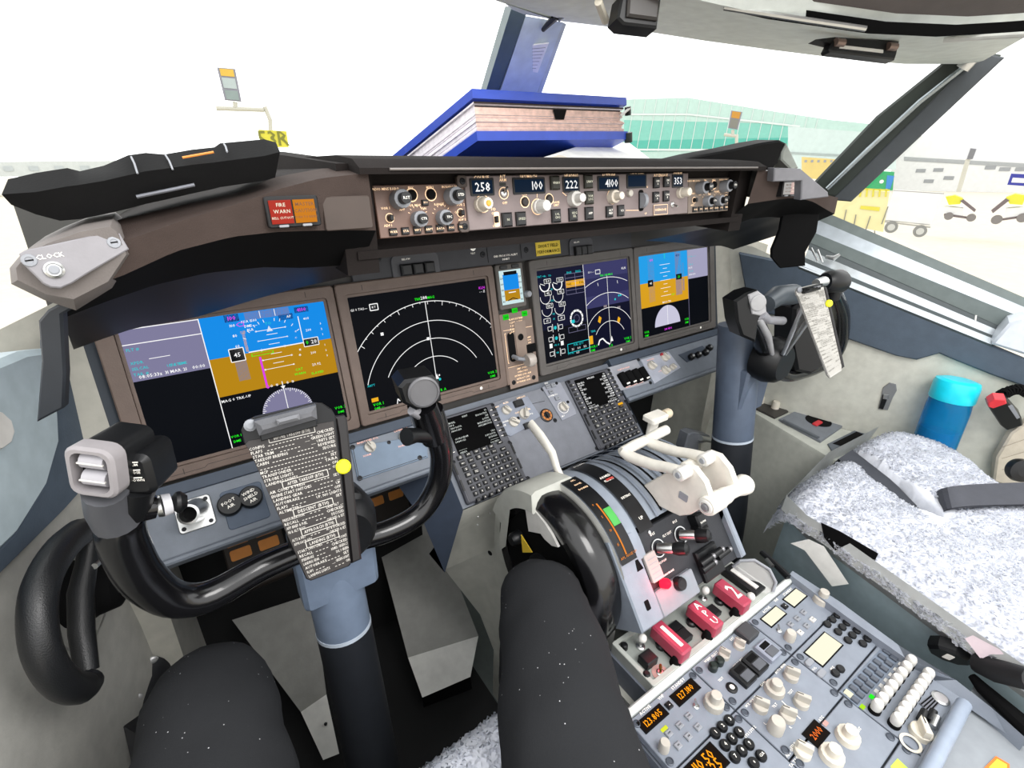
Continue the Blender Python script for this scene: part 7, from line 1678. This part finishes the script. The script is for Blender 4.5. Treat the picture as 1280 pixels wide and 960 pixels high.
# ================================================================== apron outside, built in the level ground frame
ra=ray(180,211).normalized(); rb=ray(1240,203).normalized(); UP=rb.cross(ra).normalized()
if UP.z<0: UP=-UP
GH_=4.0
def gr(px,py):
    """point on the apron seen at a pixel"""
    d=ray(px,py); t=-GH_/d.dot(UP); return CAM+d*t
def far(px,py,dist): return CAM+ray(px,py).normalized()*dist
def base_of(px,dist):
    """ground point below a pixel column at a distance"""
    d=ray(px,207); d=d-UP*d.dot(UP); return CAM+d.normalized()*dist-UP*GH_
RIGHT=lambda p:(((p-CAM)-UP*(p-CAM).dot(UP)).normalized()).cross(UP)
def OF(px,dist,yaw=0):
    o=base_of(px,dist); u=RIGHT(o); u=u*math.cos(yaw)+UP.cross(u)*math.sin(yaw); return F(o,u,UP)     # faces the cockpit
ps=lambda d: d/FPX*1.12
G0=CAM-UP*GH_; a=X-UP*X.dot(UP); a.normalize(); c=UP.cross(a)
APR=xmat('apron','#efe6d4',.9,var=.05)
b=MB(); b.poly([G0-a*300-c*60,G0+a*300-c*60,G0+a*300+c*400,G0-a*300+c*400],APR); b.obj('ground',kind='structure')
def pal(n,c,r=.7): return xmat(n,c,r)
# pixel-measured box standing on the apron: returns frame and size
def spot(x0,x1,ytop,ybot,dist=None):
    if dist is None: dist=(gr((x0+x1)/2,ybot)-CAM).length; 
    f=OF((x0+x1)/2,dist*1.0)
    def uv(x,y): return f.px(x,y)
    return f,uv
# green glass terminal building
f,uv=spot(770,1000,120,190,95)
t=thing('terminal_building','long pale green glass terminal building with white mullions beyond the right windshield','building',f.o)
GG=emi('terminal_glass','#bdf0e2',1.0); GG2=emi('terminal_glass_dark','#6fd9c8',1.0); WM=emi('mullion_white','#f4fffc',1.0)
b=MB(); top=[uv(*p) for p in ((700,128),(790,124),(860,122),(960,138),(1040,150),(1100,156))]; bot=[uv(*p) for p in ((1100,205),(700,205))]
b.prism(f,top+bot,-12,0,xmat('terminal_green','#cfeee4',.4),0); b.flat(f,[uv(*p) for p in ((780,150),(990,155),(985,185),(780,190))],xmat('terminal_green_mid','#8fdccb',.4),.02); b.flat(f,[uv(*p) for p in ((780,176),(985,172),(982,186),(780,190))],xmat('terminal_green_deep','#5cc9b6',.4),.04); b.obj('glass_wall',t)
b=MB(); wmat=xmat('mullion_paint','#f2fbf8',.5)
for i in range(18): x=788+i*13.5; b.line(f,uv(x+6,124+max(0,(x-860))*.13),uv(x-6,189),.10,wmat,.08)
b.line(f,uv(780,143),uv(860,143),.25,wmat,.1); b.line(f,uv(860,143),uv(1000,158),.25,wmat,.1); b.line(f,uv(770,187),uv(1000,188),.3,wmat,.1); b.obj('mullion_grid',t)
# pale annexe building to the right, and long white-grey hall
f,uv=spot(1000,1100,150,215,78)
b=MB(); b.prism(f,[uv(*p) for p in ((985,158),(1120,168),(1120,212),(985,212))],-3,0,xmat('annexe_pale','#dff1ee',.5)); b.line(f,uv(985,191),uv(1120,198),.25,xmat('annexe_line','#b9c6c4'),.05); b.obj('annexe_building',None,'pale flat annexe building between the green terminal and window post','building')
f,uv=spot(1130,1280,165,240,105)
t=thing('hangar_building','long white building with grey roof line and louvres beyond the side window','building',f.o)
b=MB(); b.prism(f,[uv(*p) for p in ((1120,168),(1420,185),(1420,255),(1110,240))],-10,0,xmat('hangar_white','#ffffff',.6)); b.obj('wall',t)
b=MB(); b.flat(f,[uv(*p) for p in ((1130,196),(1420,212),(1420,217),(1130,201))],xmat('hangar_grey','#b6b9bb',.6),.05); b.obj('roof_line',t)
for x,y in ((1150,213),(1172,212),(1185,222),(1160,226),(1237,209),(1255,211),(1275,211)): b=MB(); b.rect(f,uv(x,y)[0]-.5,uv(x,y)[0]+.7,uv(x,y)[1]-.3,uv(x,y)[1]+.2,xmat('louvre_grey','#a9acb0',.6),.06); b.obj('louvre',t)
f,uv=spot(1250,1280,215,235,70)
b=MB(); b.prism(f,[uv(*p) for p in ((1264,217),(1330,220),(1330,236),(1259,231))],-.2,0,xmat('sign_blue','#1c2aa8',.5)); b.flat(f,[uv(*p) for p in ((1266,222),(1330,226),(1330,231),(1264,228))],xmat('sign_white','#ffffff',.5,emit=.3),.02); b.line(f,uv(1290,233),uv(1290,250),.3,GREYP,-.1); b.obj('billboard',None,'blue billboard with a white stripe at the right frame edge outside','sign')
# stand entry sign boards
def signpost(bx,dist,board,arm,label,top_mats,legend=None):
    f,uv=spot(bx,bx,0,0,dist); t=thing('guidance_sign',label,'sign',f.o)
    b=MB(); b.prism(f,[uv(*p) for p in board],-.12,0,xmat('sign_frame','#9a9aa6',.5),.02)
    q=[V(uv(*p)) for p in board]; 
    for k0,k1,m in top_mats:
        l0=q[0].lerp(q[3],k0);r0=q[1].lerp(q[2],k0);l1=q[0].lerp(q[3],k1);r1=q[1].lerp(q[2],k1)
        b.flat(f,[tuple(l0.lerp(r0,.12)),tuple(l0.lerp(r0,.88)),tuple(l1.lerp(r1,.88)),tuple(l1.lerp(r1,.12))],m,.02)
    b.obj('board',t)
    b=MB()
    for seg in arm: b.tube([f.p(*uv(*p),-.15) for p in seg],.10,xmat('sign_pole','#d9d6c8',.5),10)
    b.obj('pole',t); return t,f,uv
YL=xmat('sign_yellow_glow','#f2c64a',.5); GYL=xmat('sign_grey','#c2cfcf',.5); GYD=xmat('sign_grey_dark','#98a8a6',.5)
t,f,uv=signpost(300,30,((271,84),(294,86),(302,127),(281,125)),[[(294,127),(294,134)],[(270,135),(330,137)],[(331,133),(338,150),(341,250)]],'tall guidance board on a bent pole seen through the left windshield',((.03,.25,YL),(.3,.62,GYL),(.68,.97,GYD)))
f,uv=spot(341,341,0,0,28); b=MB(); b.prism(f,[uv(*p) for p in ((323,162),(358,164),(361,184),(326,184))],-.1,0,xmat('stand_yellow','#ece23e',.5)); c=V(uv(342,173)); b.text(f,'53R',c.x,c.y,.85,xmat('stand_ink','#8a8a2a',.6,var=0),n=.02); b.line(f,uv(342,184),uv(344,260),.15,xmat('sign_pole','#d9d6c8'),-.12); b.obj('stand_number_sign',None,'yellow stand number sign lettered 53R below the guidance board','sign')
f,uv=spot(352,352,0,0,26); b=MB(); b.prism(f,[uv(*p) for p in ((345,190),(353,190),(359,224),(343,226))],-.1,0,xmat('marker_white','#f3eef0',.5))
for i in range(4): y=192+8*i; b.flat(f,[uv(344+2*(i%2),y),uv(351+i,y),uv(355+i,y+6),uv(345,y+5)],xmat('marker_red','#d3304e',.5),.02)
b.obj('hazard_marker',None,'red and white chequered marker post behind the black cover','marker')
t,f,uv=signpost(918,40,((914,138),(928,140),(922,162),(910,160)),[[(916,162),(916,168)],[(905,168),(921,170)],[(921,168),(920,200)]],'small guidance board on a white post in front of the green terminal',((.03,.4,xmat('sign_amber','#d99a2e',.5)),(.45,.95,xmat('sign_mid','#8b8a80',.5))))
t,f,uv=signpost(1214,36,((1213,185),(1221,186),(1216,199),(1208,199)),[[(1210,199),(1198,240)]],'small dark guidance board leaning on pale post beyond the side window',((.05,.95,xmat('sign_dark','#7c7c80',.5)),))
# green container, yellow equipment, white van, stairs
f,uv=spot(1090,1090,212,240,50); t=thing('cargo_container','bright green cargo container with blue end panel beyond the side window','container',f.o); b=MB(); b.prism(f,[uv(*p) for p in ((1064,212),(1118,215),(1116,238),(1060,240))],-2.5,0,xmat('container_green','#25b06c',.5)); 
for x,y in ((1083,224),(1102,227)): b.disc(f,uv(x,y),.14,xmat('sign_white','#ffffff'),.02,seg=10)
b.obj('body',t); b=MB(); b.flat(f,[uv(*p) for p in ((1109,219),(1118,220),(1113,236),(1107,236))],xmat('container_blue','#2f8fe0',.5),.03); b.obj('end_panel',t)
YEQ=xmat('equipment_yellow','#f8efb4',.6); YEQ2=xmat('equipment_yellow_deep','#ecdf45',.6); GRL=xmat('rail_pale','#b9b6ac',.6)
f,uv=spot(1020,1020,0,0,40); b=MB(); b.prism(f,[uv(*p) for p in ((1002,196),(1058,200),(1030,225),(1002,222))],-2,0,xmat('equipment_amber','#f2d888',.6))
for i in range(6): b.rect(f,uv(1006+i*8,200)[0],uv(1009+i*8,200)[0],uv(1006+i*8,203)[1],uv(1006+i*8,200)[1],GREYP,.03)
b.obj('yellow_building',None,'low yellow shed behind the right end of the glareshield','building')
f,uv=spot(1070,1070,0,0,24); t=thing('loading_equipment','pale yellow loader with railings just outside the side window','vehicle',f.o)
b=MB(); b.prism(f,[uv(*p) for p in ((1044,245),(1060,236),(1112,240),(1104,290),(1040,278))],-.8,0,YEQ); b.obj('body',t)
b=MB(); 
for i in range(5): b.line(f,uv(1076+i*8,236),uv(1075+i*8,246),.06,YEQ2,.04)
b.line(f,uv(1075,236),uv(1112,238),.06,YEQ2,.04); b.flat(f,[uv(*p) for p in ((1076,257),(1100,259),(1099,264),(1075,261))],YEQ2,.03); b.obj('railing',t)
b=MB()
for p,q in (((1058,262),(1054,280)),((1070,268),(1066,290)),((1088,270),(1082,288)),((1110,258),(1102,280)),((1050,275),(1095,295)),((1093,288),(1094,296))): b.line(f,uv(*p),uv(*q),.035,xmat('strut_grey','#8d8a80',.6),.06)
b.obj('strut',t)
f,uv=spot(1135,1135,0,0,28); t=thing('service_van','white box cart on two visible wheels parked outside the side window','vehicle',f.o)
b=MB(); b.prism(f,[uv(*p) for p in ((1117,238),(1180,242),(1163,282),(1105,276))],-.8,0,xmat('van_white','#ffffff',.6),.05); b.line(f,uv(1117,238),uv(1180,242),.04,xmat('van_line','#b9b6b0'),.02); b.obj('box_body',t)
b=MB(); b.line(f,uv(1108,262),uv(1102,280),.07,xmat('strut_grey','#8d8a80'),.03); b.line(f,uv(1105,277),uv(1163,284),.06,xmat('van_line','#b9b6b0'),.03); b.obj('chassis',t)
for p in ((1114,284),(1150,289)): b=MB(); ff=f.at(*uv(*p),.02); b.lathe(ff,[(.24,-.2),(.24,.05)],xmat('tyre_grey','#9a9a98',.7),20); b.lathe(ff,[(.14,.05),(.14,.08)],xmat('hub_pale','#dcdcd8',.5),14); b.obj('wheel',t)
def beltloader(px,py,s,label,mir=1):
    f,uv=spot(px,px,0,0,38); t=thing('belt_loader',label,'vehicle',f.o)
    q=lambda x,y: uv(px+mir*x*s,py+y*s)
    b=MB(); b.prism(f,[q(-20,2),q(4,4),q(4,14),q(-18,12)],-1,0,xmat('van_white','#ffffff')); b.prism(f,[q(-18,-10),q(-6,-12),q(4,-8),q(0,-1),q(-14,0)],-1,.1,xmat('loader_yellow','#f2ee2e',.5)); b.obj('body',t)
    b=MB(); b.prism(f,[q(0,-5),q(4,-7),q(20,6),q(18,9)],-.5,.15,xmat('loader_dark','#77686a',.6)); b.line(f,q(-20,12),q(16,17),.12,xmat('loader_dark','#77686a'),.02); b.obj('belt',t)
    for x,y in ((-14,14),(14,16)): b=MB(); b.lathe(f.at(*q(x,y),.1),[(.2*s,-.2),(.2*s,.05)],xmat('tyre_dark','#8a8482',.7),16); b.obj('wheel',t)
beltloader(1200,256,1.0,'yellow topped belt loader, the nearer of two, right of the white cart')
beltloader(1262,256,1.15,'yellow and red belt loader at the right frame edge outside',-1)
# far low structures on the left
f,uv=spot(60,60,0,0,120); b=MB(); b.prism(f,[uv(*p) for p in ((-80,203),(440,198),(440,216),(-80,222))],-5,0,xmat('far_hall','#e3e8e6',.7)); 
for i in range(16): b.rect(f,uv(-60+i*32,210)[0],uv(-48+i*32,210)[0],uv(0,214)[1],uv(0,208)[1],xmat('far_window','#cfd6d8',.7),.1)
b.obj('far_building',None,'low pale building along the horizon through the left windshield','building')
w=bpy.data.worlds.new('world'); sc.world=w; w.use_nodes=True
bg=w.node_tree.nodes['Background']; bg.inputs['Color'].default_value=(1,1,1,1); bg.inputs['Strength'].default_value=2.2
l=bpy.data.lights.new('fill_light','AREA'); l.shape='RECTANGLE'; l.size=1.0; l.size_y=.6; l.energy=20; l.color=(1,.98,.96)  # unseen area light added to lift the lower cockpit
lo=bpy.data.objects.new('fill_light',l); COL.objects.link(lo); lo.location=(-.05,-1.35,2.05); lo.rotation_euler=(math.radians(38),0,math.radians(-8))
sc.view_settings.view_transform='Standard'; sc.view_settings.look='None'
